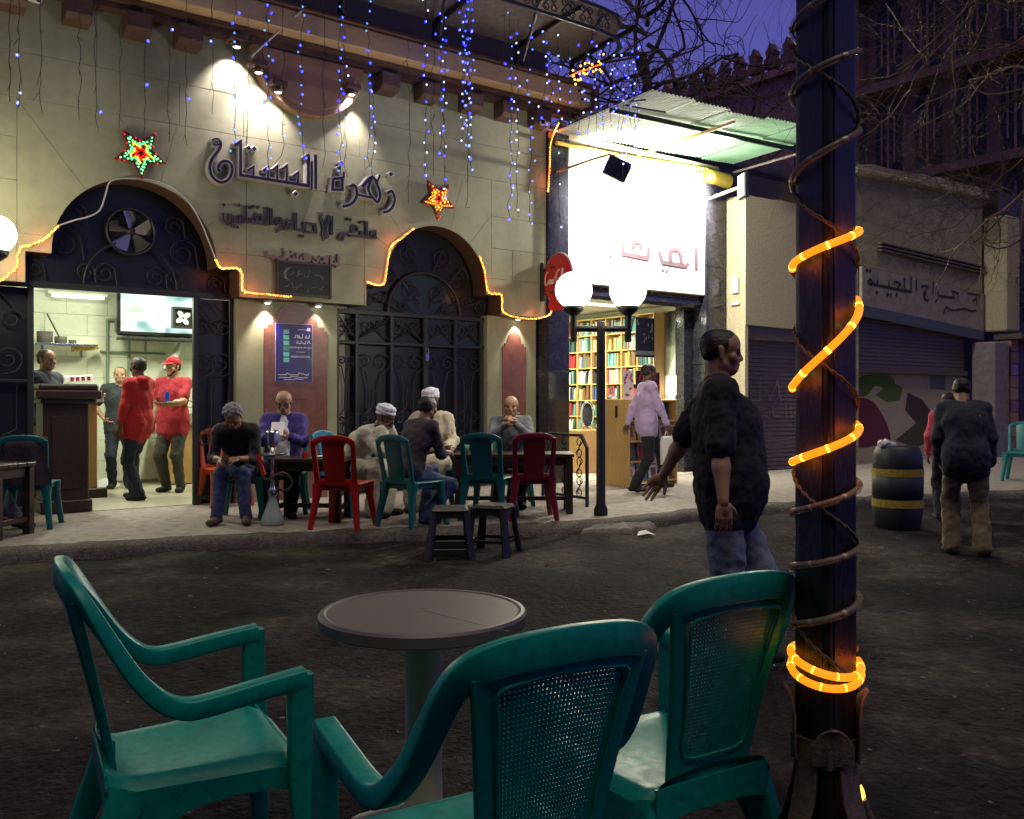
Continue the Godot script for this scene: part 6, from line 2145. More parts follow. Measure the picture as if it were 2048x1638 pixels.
func chairs() -> void:
	var a := make_armchair(M.plastic_green)
	var grp := "green armchairs around the round table"
	seat_at(a, Vector2(-0.92, 2.585), Vector2(0.88, 0.475), 0.0, M.plastic_green, "bright green plastic armchair left of the round table, turned towards it", grp, true)
	seat_at(a, Vector2(-0.05, 1.995), Vector2(-0.52, 0.855), 0.0, M.plastic_green, "green plastic armchair before the round table, between the other two armchairs", grp)
	seat_at(a, Vector2(0.396, 2.515), Vector2(-0.53, 0.85), 0.0, M.plastic_green, "green plastic armchair right of the round table, close to the wrapped post", grp)
	var b := make_side_chair()
	grp = "plastic chairs on the café pavement"
	seat_at(b, Vector2(-1.63, 8.98), Vector2(0.2, 0.98), PAVE, M.plastic_red, "bright red plastic chair beside the low wooden table", grp, true)
	seat_at(b, Vector2(-0.98, 9.12), Vector2(0.62, 0.78), PAVE, M.plastic_teal, "teal plastic chair under the man in the dark plum shirt", grp)
	seat_at(b, Vector2(-0.24, 9.62), Vector2(0.28, 0.96), PAVE, M.plastic_teal, "empty teal plastic chair at the long wooden table, left of the maroon one", grp)
	seat_at(b, Vector2(0.2, 9.66), Vector2(-0.1, 1.0), PAVE, M.plastic_maroon, "maroon plastic chair at the long wooden table", grp)
	seat_at(b, Vector2(-2.8, 9.68), Vector2(0.1, -1.0), PAVE, M.plastic_teal, "teal plastic chair under the grey haired man", grp)
	seat_at(b, Vector2(-2.48, 10.15), Vector2(0.15, -1.0), PAVE, M.plastic_teal, "teal plastic chair under the man in the purple jacket", grp)
	seat_at(b, Vector2(-1.8, 9.97), Vector2(0.9, -0.35), PAVE, M.plastic_blue, "bright blue plastic chair under the turbaned man leaning forward", grp)
	seat_at(b, Vector2(-0.92, 10.65), Vector2(0.1, -1.0), PAVE, M.plastic_teal, "teal plastic chair under the turbaned man in the cream robe", grp)
	seat_at(b, Vector2(0.0, 10.95), Vector2(0.05, -1.0), PAVE, M.plastic_teal, "teal plastic chair under the bald man at the right table", grp)
	seat_at(b, Vector2(-3.36, 10.85), Vector2(0.6, -0.8), PAVE, M.plastic_orange, "orange red plastic chair standing by the café doorway behind the grey haired man", grp)
	seat_at(b, Vector2(-4.68, 9.0), Vector2(-0.25, 0.97), PAVE, M.plastic_teal, "teal plastic chair with a dark jacket over its back beside the podium", grp)
	seat_at(b, Vector2(7.75, 14.1), Vector2(-0.6, -0.8), PAVE, M.plastic_teal, "teal plastic chair in the dark at the right edge", grp)
	# jacket hung over the left chair
	var st := new_st()
	st.set_smooth_group(1)
	var rows := []
	for j in 9:
		var r := []
		for i in 13:
			var u := i / 6.0 - 1.0
			var v := j / 8.0
			var y := 0.9 - 0.02 * u * u if j == 0 else 0.905 - 0.47 * v - 0.03 * u * u
			r.append(Vector3(u * (0.2 + 0.035 * v) + 0.008 * sin(v * 9.0 + u * 3.0), y, -0.3 + (0.05 if j == 0 else -0.012) - 0.035 * v + 0.02 * sin(u * 7.0 + v * 2.0) * v + 0.03 * u * u + 0.09 * v * 0.9))
		rows.append(r)
	for j in 8:
		for i in 12:
			q4(st, rows[j][i], rows[j][i + 1], rows[j + 1][i + 1], rows[j + 1][i], Vector3(0, 0.2, -1))
	for j in 8:
		for i in 12:
			var e := Vector3(0, 0, 0.02)
			q4(st, rows[j][i] + e, rows[j][i + 1] + e, rows[j + 1][i + 1] + e, rows[j + 1][i] + e, Vector3(0, -0.2, 1))
	solo("jacket", st, M.cloth_plum, "dark jacket hanging over the back of the teal chair beside the podium", "jacket", Transform3D(Basis(Vector3.UP, atan2(-0.25, -0.97)), Vector3(-4.68, PAVE, -9.0)))

# ------------------------------------------------------------------ tables, stools, fence
func wood_table(nm: String, label: String, at: Vector3, turn: float, lx: float, lz: float, h: float) -> void:
	var o := thing(nm, label, "table", Transform3D(Basis(Vector3.UP, turn), at))
	var n := 4
	for i in n:
		var st := new_st()
		bev(st, Vector3(0, h - 0.018, -lz / 2 + lz / n * (i + 0.5)), Vector3(lx, 0.036, lz / n - 0.006), 0.005)
		part("plank", st, M.wood_table, o)
	var st := new_st()
	for s in [-1, 1]:
		box(st, Vector3(0, h - 0.085, s * (lz / 2 - 0.06)), Vector3(lx - 0.12, 0.09, 0.025))
		box(st, Vector3(s * (lx / 2 - 0.06), h - 0.085, 0), Vector3(0.025, 0.09, lz - 0.14))
	part("apron", st, M.wood_dark, o)
	for sx in [-1, 1]:
		for sz in [-1, 1]:
			st = new_st()
			bev(st, Vector3(sx * (lx / 2 - 0.05), (h - 0.04) / 2, sz * (lz / 2 - 0.05)), Vector3(0.075, h - 0.04, 0.075), 0.006)
			part("leg", st, M.wood_dark, o)
		st = new_st()
		bev(st, Vector3(sx * (lx / 2 - 0.05), 0.14, 0), Vector3(0.04, 0.05, lz - 0.16), 0.005)
		part("stretcher", st, M.wood_dark, o)
	st = new_st()
	bev(st, Vector3(0, 0.145, 0), Vector3(lx - 0.14, 0.045, 0.04), 0.005)
	part("stretcher", st, M.wood_dark, o)

func tables() -> void:
	var o := thing("round_table", "round dark plastic table on one pale column between the green armchairs", "table", Transform3D(Basis(), Vector3(-0.265, 0, -2.77)))
	var st := new_st()
	lathe(st, [Vector2(0, 0.722), Vector2(0.284, 0.722), Vector2(0.292, 0.7255), Vector2(0.303, 0.7245), Vector2(0.309, 0.717), Vector2(0.309, 0.688), Vector2(0.3, 0.683), Vector2(0.29, 0.69), Vector2(0.0, 0.69)], 64, Transform3D(), false)
	part("tabletop", st, M.table_top, o)
	st = new_st()
	bev(st, Vector3(0.13, 0.7222, 0.13), Vector3(0.36, 0.0007, 0.0022), 0.0, Basis(Vector3.UP, -PI / 4))
	lathe(st, [Vector2(0.02, 0.7222), Vector2(0.022, 0.7228), Vector2(0.024, 0.7222)], 20)
	part("moulded_line", st, M.table_top, o)
	st = new_st()
	lathe(st, [Vector2(0.09, 0.69), Vector2(0.056, 0.66), Vector2(0.053, 0.4), Vector2(0.058, 0.12), Vector2(0.075, 0.08)], 28)
	part("column", st, M.table_leg, o)
	for k in 4:
		st = new_st()
		var d := Vector3(cos(k * PI / 2 + 0.6), 0, sin(k * PI / 2 + 0.6))
		beam(st, [d * 0.03 + Vector3(0, 0.1, 0), d * 0.16 + Vector3(0, 0.06, 0), d * 0.27 + Vector3(0, 0.02, 0)], [Vector3.UP, Vector3.UP, Vector3.UP], [0.05, 0.03, 0.02], [0.035, 0.03, 0.024], 0.4)
		part("foot", st, M.table_leg, o)
	wood_table("wooden_table", "low dark wooden table between the water pipe and the red chair", Vector3(-2.06, PAVE, -9.55), -0.1, 0.75, 0.5, 0.64)
	wood_table("wooden_table", "long dark wooden table before the bald man", Vector3(0.02, PAVE, -10.25), 0.0, 1.3, 0.55, 0.65)
	wood_table("wooden_table", "dark wooden table beside the teal chair with the jacket", Vector3(-4.8, PAVE, -8.35), -0.1, 0.75, 0.55, 0.66)
	# two black stools
	var k := 0
	for q in [[-0.535, 7.98, 0.08], [-0.165, 8.12, -0.3]]:
		o = thing("plastic_stool", ["left black plastic stool by the kerb, with closed panelled sides", "right black plastic stool by the kerb, half hidden behind the other"][k], "stool", Transform3D(Basis(Vector3.UP, q[2]), Vector3(q[0], road_height(q[0], q[1]), -q[1])), "black stools by the kerb")
		st = new_st()
		bev(st, Vector3(0, 0.405, 0), Vector3(0.31, 0.035, 0.31), 0.014)
		bev(st, Vector3(0, 0.424, 0), Vector3(0.27, 0.012, 0.27), 0.005)
		part("top", st, M.plastic_black, o)
		for sx in [-1, 1]:
			for sz in [-1, 1]:
				st = new_st()
				beam(st, [Vector3(sx * 0.135, 0.395, sz * 0.135), Vector3(sx * 0.155, 0.2, sz * 0.155), Vector3(sx * 0.185, 0.0, sz * 0.185)], [Vector3(sx, 0, -sz), Vector3(sx, 0, -sz), Vector3(sx, 0, -sz)], [0.034, 0.036, 0.04], [0.014, 0.014, 0.014], 0.5)
				part("leg", st, M.plastic_black, o)
		for f in 4:
			var xf := Transform3D(Basis(Vector3.UP, f * PI / 2), Vector3.ZERO)
			st = new_st()
			prism(st, PackedVector2Array([Vector2(-0.145, 0.39), Vector2(-0.152, 0.27), Vector2(-0.12, 0.32), Vector2(-0.06, 0.345), Vector2(0.06, 0.345), Vector2(0.12, 0.32), Vector2(0.152, 0.27), Vector2(0.145, 0.39)]), 0.138, 0.146, xf)
			for y in ([0.13, 0.06] if k == 0 else [0.12]):
				bev(st, Vector3(0, y, 0.163 + (0.13 - y) * 0.12), Vector3(0.3, 0.06 if k == 0 else 0.03, 0.012), 0.004, Basis(), xf)
			part("side_panel", st, M.plastic_black, o)
		k += 1
	# little iron fence at the end of the terrace
	var fa := gp(1086, 1000, PAVE)
	var fb := gp(1174, 1014, PAVE)
	var d := fb - fa
	o = thing("iron_fence", "short black iron fence panel with scrolls beside the lamp post", "fence", Transform3D(Basis(d.normalized(), Vector3.UP, d.normalized().cross(Vector3.UP)), fa))
	var L := d.length()
	st = new_st()
	for p in [[Vector3(0, 0, 0), Vector3(0, 0.7, 0)], [Vector3(0, 0.7, 0), Vector3(0.1, 0.82, 0)], [Vector3(0.1, 0.82, 0), Vector3(L - 0.1, 0.82, 0)], [Vector3(L - 0.1, 0.82, 0), Vector3(L, 0.68, 0)], [Vector3(L, 0.68, 0), Vector3(L, 0, 0)], [Vector3(0, 0.1, 0), Vector3(L, 0.1, 0)]]:
		beam(st, p, [Vector3.BACK, Vector3.BACK], [0.016, 0.016], [0.016, 0.016], 0.2)
	part("frame", st, M.iron_bar, o)
	for i in 3:
		for j in 3:
			st = new_st()
			tube(st, scroll_line(0.11), 0.008, 4, -1.0, true, Transform3D(Basis(Vector3.UP, PI * (i % 2)), Vector3(L * (i + 0.5) / 3.0, 0.22 + 0.23 * j, 0)))
			part("scroll", st, M.iron_bar, o)

func hookah(xf: Transform3D, label: String, k: float) -> void:
	var o := thing("water_pipe", label, "water pipe", xf.scaled_local(Vector3.ONE * k))
	var st := new_st()
	lathe(st, [Vector2(0.0, 0.0), Vector2(0.095, 0.0), Vector2(0.1, 0.02), Vector2(0.085, 0.08), Vector2(0.06, 0.15), Vector2(0.036, 0.22), Vector2(0.032, 0.25), Vector2(0.04, 0.27), Vector2(0, 0.27)], 18)
	part("glass_base", st, M.water_glass, o)
	st = new_st()
	lathe(st, [Vector2(0.04, 0.262), Vector2(0.045, 0.3), Vector2(0.03, 0.32), Vector2(0.016, 0.36), Vector2(0.014, 0.4), Vector2(0.026, 0.42), Vector2(0.014, 0.45), Vector2(0.013, 0.5), Vector2(0.022, 0.53), Vector2(0.012, 0.56), Vector2(0.014, 0.64), Vector2(0.0, 0.64)], 12)
	part("stem", st, M.chrome, o)
	st = new_st()
	lathe(st, [Vector2(0.01, 0.61), Vector2(0.09, 0.605), Vector2(0.115, 0.62), Vector2(0.113, 0.627), Vector2(0.09, 0.615), Vector2(0.01, 0.62)], 20)
	part("tray", st, M.chrome, o)
	st = new_st()
	lathe(st, [Vector2(0.02, 0.63), Vector2(0.03, 0.66), Vector2(0.048, 0.69), Vector2(0.048, 0.71), Vector2(0, 0.71)], 14)
	lathe(st, [Vector2(0.055, 0.7), Vector2(0.058, 0.8), Vector2(0.045, 0.83), Vector2(0.042, 0.83), Vector2(0.052, 0.8), Vector2(0.05, 0.7)], 14)
	part("bowl", st, M.chrome, o)
	st = new_st()
	var pts := smooth_line([Vector3(0.03, 0.32, 0), Vector3(0.12, 0.3, 0.03), Vector3(0.16, 0.38, 0.05), Vector3(0.08, 0.46, 0.08), Vector3(-0.06, 0.4, 0.07), Vector3(-0.1, 0.5, 0.06), Vector3(-0.12, 0.6, 0.04)], 5)
	tube(st, pts, 0.011, 6)
	part("hose", st, M.scarf, o)
	st = new_st()
	tube(st, [Vector3(-0.07, 0.44, 0.07), Vector3(-0.125, 0.62, 0.04)], 0.018, 8)
	part("hose_grip", st, M.red_gloss, o)

# ------------------------------------------------------------------ wrapped post in the foreground
func pole() -> void:
	var c := pt(1651, 800, 2.3)
	var o := thing("wooden_post", "dark square wooden post with an iron leaf collar, wrapped in rope light", "post", Transform3D(Basis(Vector3.UP, 0.56), Vector3(c.x, 0, c.z)))
	var st := new_st()
	beam(st, [Vector3(0, 0, 0), Vector3(0, 0.75, 0), Vector3(0, 1.7, 0), Vector3(0, 3.6, 0)], [Vector3.RIGHT, Vector3.RIGHT, Vector3.RIGHT, Vector3.RIGHT], [0.053, 0.053, 0.052, 0.05], [0.053, 0.053, 0.052, 0.05], 0.12)
	part("shaft", st, M.pole_wood, o)
	st = new_st()
	for k in 4:
		var d := Vector3(cos(k * PI / 2), 0, sin(k * PI / 2))
		bev(st, d * 0.0535 + Vector3(0, 1.8, 0), Vector3(0.004, 3.5, 0.07) if k % 2 == 0 else Vector3(0.07, 3.5, 0.004), 0.001)
	part("facing_strip", st, M.pole_wood, o)
	# iron leaf collar: four leaves that rise and curl out, four that hang and flare
	for k in 4:
		var t := Basis(Vector3.UP, k * PI / 2 + PI / 4)
		var low: bool = (t * Vector3.RIGHT).rotated(Vector3.UP, 0.56).z > 0.8
		if low:
			t = Basis(Vector3.UP, k * PI / 2 + PI / 4 + 0.12)
		st = new_st()
		var pts := []
		for q in [[0.074, 0.47], [0.079, 0.52], [0.08, 0.545], [0.084, 0.555], [0.092, 0.562]] if low else [[0.072, 0.47], [0.076, 0.53], [0.076, 0.58], [0.083, 0.618], [0.098, 0.64]]:
			pts.append(t * Vector3(q[0], q[1], 0))
		var a: Vector3 = t * Vector3(0, 0, 1)
		beam(st, pts, [a, a, a, a, a], [0.05, 0.05, 0.034, 0.02, 0.006] if low else [0.05, 0.056, 0.05, 0.03, 0.012], [0.003, 0.003, 0.003, 0.003, 0.003], 0.5)
		part("upper_leaf", st, M.rust, o)
		st = new_st()
		pts = []
		t = Basis(Vector3.UP, k * PI / 2)
		a = t * Vector3(0, 0, 1)
		for q in [[0.06, 0.52], [0.066, 0.46], [0.078, 0.385], [0.108, 0.3], [0.148, 0.235]]:
			pts.append(t * Vector3(q[0], q[1], 0))
		beam(st, pts, [a, a, a, a, a], [0.026, 0.03, 0.033, 0.03, 0.02], [0.004, 0.004, 0.004, 0.004, 0.004], 0.5)
		part("drooping_leaf", st, M.rust, o)
		st = new_st()
		pts = []
		for q in [[0.15, 0.238], [0.112, 0.2], [0.08, 0.13], [0.062, 0.04], [0.06, 0.0]]:
			pts.append(t * Vector3(q[0], q[1], 0))
		beam(st, pts, [a, a, a, a, a], [0.02, 0.028, 0.034, 0.036, 0.036], [0.004, 0.004, 0.004, 0.004, 0.004], 0.5)
		part("foot_leaf", st, M.rust, o)
	st = new_st()
	for k in 4:
		var t := Basis(Vector3.UP, k * PI / 2)
		bev(st, t * Vector3(0.058, 0.49, 0), Vector3(0.006, 0.06, 0.118) if k % 2 == 0 else Vector3(0.118, 0.06, 0.006), 0.002)
	part("collar_band", st, M.rust, o)
	# rope light: right end and left end of each turn on the near side, and whether it glows
	var hgt := func(y: float) -> float: return EYE + (800.0 - y) / 1855.0 * 2.22
	var turns := [[-60, 20, 0], [78, 152, 0], [237, 332, 0], [446, 515, 1], [590, 765, 1], [850, 925, 1], [967, 1030, 0], [1092, 1142, 0], [1200, 1262, 2]]
	var r := 0.079
	rng.seed = 4
	for i in turns.size():
		var y0: float = turns[i][0]
		var y1: float = turns[i][1]
		var y2: float = turns[i + 1][0] if i + 1 < turns.size() else 1318.0
		var pts := []
		for k in 25:
			var a := k / 24.0
			var y := lerpf(y0, y1, smoothstep(0.0, 0.5, a)) if a < 0.5 else lerpf(y1, y2, smoothstep(0.5, 1.0, a))
			y = lerpf(y, lerpf(y0, y1, a * 2.0) if a < 0.5 else lerpf(y1, y2, a * 2.0 - 1.0), 0.7)
			var th := -0.1 + TAU * a
			pts.append(Vector3(cos(th) * r, hgt.call(y), sin(th) * r))
		var lit: int = turns[i][2]
		rope_piece(Vector3(c.x, 0, c.z), pts.slice(0, 15) if lit == 1 else pts, lit == 1, i)
		if lit == 1:
			rope_piece(Vector3(c.x, 0, c.z), pts.slice(14), false, i)
	var ring := []
	for k in 58:
		var a := k / 28.0
		ring.append(Vector3(cos(TAU * a - 0.1) * 0.083, hgt.call(1330.0 + 20.0 * a + 22.0 * sin(TAU * a + (0.5 if a < 1.0 else 0.0))), sin(TAU * a - 0.1) * 0.083))
	rope_piece(Vector3(c.x, 0, c.z), ring, true, 9)
	# fibre rope the other way round
	st = new_st()
	var cord := thing("fibre_cord", "thin twisted cord wound the opposite way around the foreground post", "cord", Transform3D(Basis(), Vector3(c.x, 0, c.z)))
	var p1 := []
	var p2 := []
	for k in 520:
		var a := k / 40.0
		var y := lerpf(2.75, 0.62, k / 519.0)
		var base := Vector3(cos(-TAU * a * 0.47 + 0.5), 0, sin(-TAU * a * 0.47 + 0.5)) * 0.0745
		var w := k * 0.9
		var off := Vector3(0, cos(w), 0) * 0.003 + base.normalized() * sin(w) * 0.003
		p1.append(base + Vector3(0, y, 0) + off)
		p2.append(base + Vector3(0, y, 0) - off)
	tube(st, p1, 0.0032, 4)
	tube(st, p2, 0.0032, 4)
	part("strands", st, M.rope_fibre, cord)
	# small light near the foot
	var fl := pt(1722, 1588, 2.3)
	o = thing("socket_lamp", "tiny yellow lamp in a dark socket by the foot of the post", "lamp", Transform3D(Basis(), fl))
	st = new_st()
	lathe(st, [Vector2(0, -0.02), Vector2(0.011, -0.005), Vector2(0.007, 0.012), Vector2(0, 0.024)], 10)
	part("bulb", st, M.rope_bulb, o)
	st = new_st()
	tube(st, [Vector3(0.003, -0.015, 0), Vector3(0.02, -0.06, 0.005), Vector3(0.03, -0.34, 0.0)], 0.012, 8)
	part("socket", st, M.rust, o)
	omni("socket_glow", fl, 0.004, Color(1.0, 0.6, 0.2), 0.01)

func rope_piece(at: Vector3, pts: Array, lit: bool, k: int) -> void:
	var words := ["topmost", "second from the top", "third from the top", "fourth from the top", "fifth from the top", "sixth from the top", "seventh from the top", "eighth from the top", "ninth from the top", "doubled ring just above the iron leaves"]
	var o := thing("rope_light", ("glowing orange turn" if lit else "unlit clear turn") + " of rope light on the post, " + words[k] + (" turn" if k < 9 else ""), "rope light", Transform3D(Basis(), at), "turns of rope light on the post")
	var st := new_st()
	tube(st, pts, 0.0095 if lit else 0.0088, 10)
	part("tube", st, M.rope_lit if lit else M.rope_clear, o)
	st = new_st()
	tube(st, pts, 0.0025, 4)
	part("wire", st, M.rope_fibre, o)
	var i := 1
	while i < pts.size() - 1:
		st = new_st()
		tube(st, [pts[i].lerp(pts[i + 1], 0.1 + 0.15 * (k + i * 7 % 5) / 9.0), pts[i].lerp(pts[i + 1], 0.45 + 0.1 * (i % 3))], 0.0099 if lit else 0.0092, 8)
		part("bulb", st, M.rope_bulb if lit else M.rope_dull, o)
		i += 3 if lit else 4
	if lit:
		for j in [3, pts.size() / 2, pts.size() - 4]:
			var p: Vector3 = pts[j]
			omni("rope_glow", at + Vector3(p.x * 1.35, p.y, p.z * 1.35), 0.0035, Color(1.0, 0.42, 0.08), 0.02)

# ------------------------------------------------------------------ people: distance fields meshed as surface nets
# one limb: [a, b, radius at a, radius at b, blend, flat axis (or ZERO), flat factor]
func limb(a: Vector3, b: Vector3, ra: float, rb: float, k := 0.03, ax := Vector3.ZERO, f := 1.0) -> Array:
	return [a, b, ra, rb, k, ax, f]

func blob(st: SurfaceTool, limbs: Array, cell: float, crease := 0.0, freq := 9.0) -> void:
	var lo := Vector3.INF
	var hi := -Vector3.INF
	for l in limbs:
		var r := maxf(l[2], l[3]) + cell * 3.0
		var e := Vector3(r, r, r)
		lo = lo.min((l[0] as Vector3).min(l[1]) - e)
		hi = hi.max((l[0] as Vector3).max(l[1]) + e)
	var nx := int((hi.x - lo.x) / cell) + 2
	var ny := int((hi.y - lo.y) / cell) + 2
	var nz := int((hi.z - lo.z) / cell) + 2
	var sy := nx
	var sz := nx * ny
	var g := PackedFloat32Array()
	g.resize(sz * nz)
	g.fill(1.0)
	for l in limbs:
		var a: Vector3 = l[0]
		var b: Vector3 = l[1]
		var ra: float = l[2]
		var dr: float = l[3] - l[2]
		var kk: float = l[4]
		var ax: Vector3 = l[5]
		var fl: float = 1.0 / l[6] - 1.0
		var flat := ax != Vector3.ZERO
		var ba := b - a
		var inv := 1.0 / maxf(ba.length_squared(), 1e-9)
		var e := maxf(l[2], l[3]) + cell * 2.0 + kk * 0.5
		var p0 := (a.min(b) - Vector3(e, e, e) - lo) / cell
		var p1 := (a.max(b) + Vector3(e, e, e) - lo) / cell
		var x0 := maxi(0, int(p0.x))
		var x1 := mini(nx - 1, int(p1.x) + 1)
		var y0 := maxi(0, int(p0.y))
		var y1 := mini(ny - 1, int(p1.y) + 1)
		for z in range(maxi(0, int(p0.z)), mini(nz - 1, int(p1.z) + 1) + 1):
			for y in range(y0, y1 + 1):
				var i := z * sz + y * sy + x0
				var pa := Vector3(lo.x + x0 * cell, lo.y + y * cell, lo.z + z * cell) - a
				for x in range(x0, x1 + 1):
					var q := pa
					if flat:
						q += ax * (q.dot(ax) * fl)
					var h := clampf(q.dot(ba) * inv, 0.0, 1.0)
					var d := (q - ba * h).length() - ra - dr * h
					var o := g[i]
					var m := kk - absf(o - d)
					g[i] = minf(o, d) - (m * m * 0.25 / kk if m > 0.0 else 0.0)
					i += 1
					pa.x += cell
	# surface nets
	var made := {}
	var verts := PackedVector3Array()
	var quads := PackedInt32Array()
	for z in range(1, nz - 1):
		for y in range(1, ny - 1):
			var i := z * sz + y * sy
			for x in range(1, nx - 1):
				i += 1
				var v := g[i]
				if v > 0.4:
					continue
				var ins := v < 0.0
				for ax in 3:
					var st2 := 1 if ax == 0 else (sy if ax == 1 else sz)
					if (g[i + st2] < 0.0) == ins:
						continue
					var u := sy if ax == 0 else (sz if ax == 1 else 1)
					var w := sz if ax == 0 else (1 if ax == 1 else sy)
					for c in [i, i - u, i - u - w, i - w]:
						if not made.has(c):
							var cz: int = c / sz
							var cy: int = (c - cz * sz) / sy
							var cx: int = c - cz * sz - cy * sy
							made[c] = verts.size()
							verts.append(net_point(g, c, sy, sz, lo, cell, cx, cy, cz, crease, freq))
						quads.append(made[c])
					if ins:
						quads.append(1)
					else:
						quads.append(0)
	st.set_smooth_group(1)
	for k in range(0, quads.size(), 5):
		var a := verts[quads[k]]
		var b := verts[quads[k + 1]]
		var c := verts[quads[k + 2]]
		var d := verts[quads[k + 3]]
		if quads[k + 4] == 1:
			for p in [a, c, b, a, d, c]:
				st.add_vertex(p)
		else:
			for p in [a, b, c, a, c, d]:
				st.add_vertex(p)

func net_point(g: PackedFloat32Array, i: int, sy: int, sz: int, lo: Vector3, cell: float, cx: int, cy: int, cz: int, crease: float, freq: float) -> Vector3:
	var c := [g[i], g[i + 1], g[i + sy], g[i + sy + 1], g[i + sz], g[i + sz + 1], g[i + sz + sy], g[i + sz + sy + 1]]
	var sum := Vector3.ZERO
	var n := 0
	for e in [[0, 1], [2, 3], [4, 5], [6, 7], [0, 2], [1, 3], [4, 6], [5, 7], [0, 4], [1, 5], [2, 6], [3, 7]]:
		var a: float = c[e[0]]
		var b: float = c[e[1]]
		if (a < 0.0) != (b < 0.0):
			var t := a / (a - b)
			var p := Vector3(e[0] & 1, (e[0] >> 1) & 1, e[0] >> 2)
			var q := Vector3(e[1] & 1, (e[1] >> 1) & 1, e[1] >> 2)
			sum += p.lerp(q, t)
			n += 1
	var v := lo + (Vector3(cx, cy, cz) + sum / maxi(n, 1)) * cell
	if crease > 0.0:
		var nrm := Vector3(c[1] + c[3] + c[5] + c[7] - c[0] - c[2] - c[4] - c[6], c[2] + c[3] + c[6] + c[7] - c[0] - c[1] - c[4] - c[5], c[4] + c[5] + c[6] + c[7] - c[0] - c[1] - c[2] - c[3]).normalized()
		v += nrm * crease * (wob.get_noise_3d(v.x * freq + v.y * 2.0, v.y * freq * 0.8, v.z * freq) * 1.7 + wob.get_noise_3d(v.x * freq * 2.2, v.y * freq * 2.6 + v.x * 9.0, v.z * freq * 2.2) * 0.7)
	return v

func joint(a: Vector3, c: Vector3, l1: float, l2: float, hint: Vector3) -> Vector3:   # elbow or knee between two ends
	var d := c - a
	var L := clampf(d.length(), 0.02, (l1 + l2) * 0.999)
	var x := (l1 * l1 - l2 * l2 + L * L) / (2.0 * L)
	var y := sqrt(maxf(0.0, l1 * l1 - x * x))
	var u := d.normalized()
	var n := (hint - u * hint.dot(u)).normalized()
	return a + u * x + n * y

func hand_limbs(w: Vector3, d: Vector3, back: Vector3, thumb: float, curl_by: float) -> Array:   # wrist, direction of the fingers, back of the hand, side of the thumb, how far the fingers curl
	var side := d.cross(back).normalized() * thumb
	var out := []
	out.append(limb(w - d * 0.02, w + d * 0.03, 0.025, 0.03, 0.01, back, 0.62))
	out.append(limb(w + d * 0.035 - side * 0.018, w + d * 0.07 - side * 0.026, 0.022, 0.02, 0.012, back, 0.62))
	out.append(limb(w + d * 0.035 + side * 0.018, w + d * 0.075 + side * 0.024, 0.022, 0.02, 0.012, back, 0.62))
	for k in 4:
		var p := w + d * (0.082 - 0.006 * absf(k - 1.3)) + side * (0.031 - 0.0205 * k)
		var dir := (d + side * (0.12 - 0.08 * k)).normalized()
		var L: float = [0.036, 0.041, 0.038, 0.03][k]
		for s in 2:
			var q := dir.rotated(side.normalized() * thumb, -curl_by * (0.5 + 0.5 * s)) if thumb > 0 else dir.rotated(-side.normalized(), curl_by * (0.5 + 0.5 * s) * -1.0)
			q = (dir * cos(curl_by * (0.6 + 0.7 * s)) - back * sin(curl_by * (0.6 + 0.7 * s))).normalized()
			out.append(limb(p, p + q * L, 0.0092 - 0.0008 * s, 0.0086 - 0.001 * s, 0.005))
			p += q * L
	var tb := w + d * 0.022 + side * 0.028
	var td := (d * 0.65 + side * 0.72 - back * 0.25).normalized()
	out.append(limb(tb, tb + td * 0.036, 0.014, 0.0105, 0.008))
	out.append(limb(tb + td * 0.036, tb + td * 0.036 + (td + d * 0.5 - back * 0.2).normalized() * 0.03, 0.0105, 0.009, 0.005))
	return out

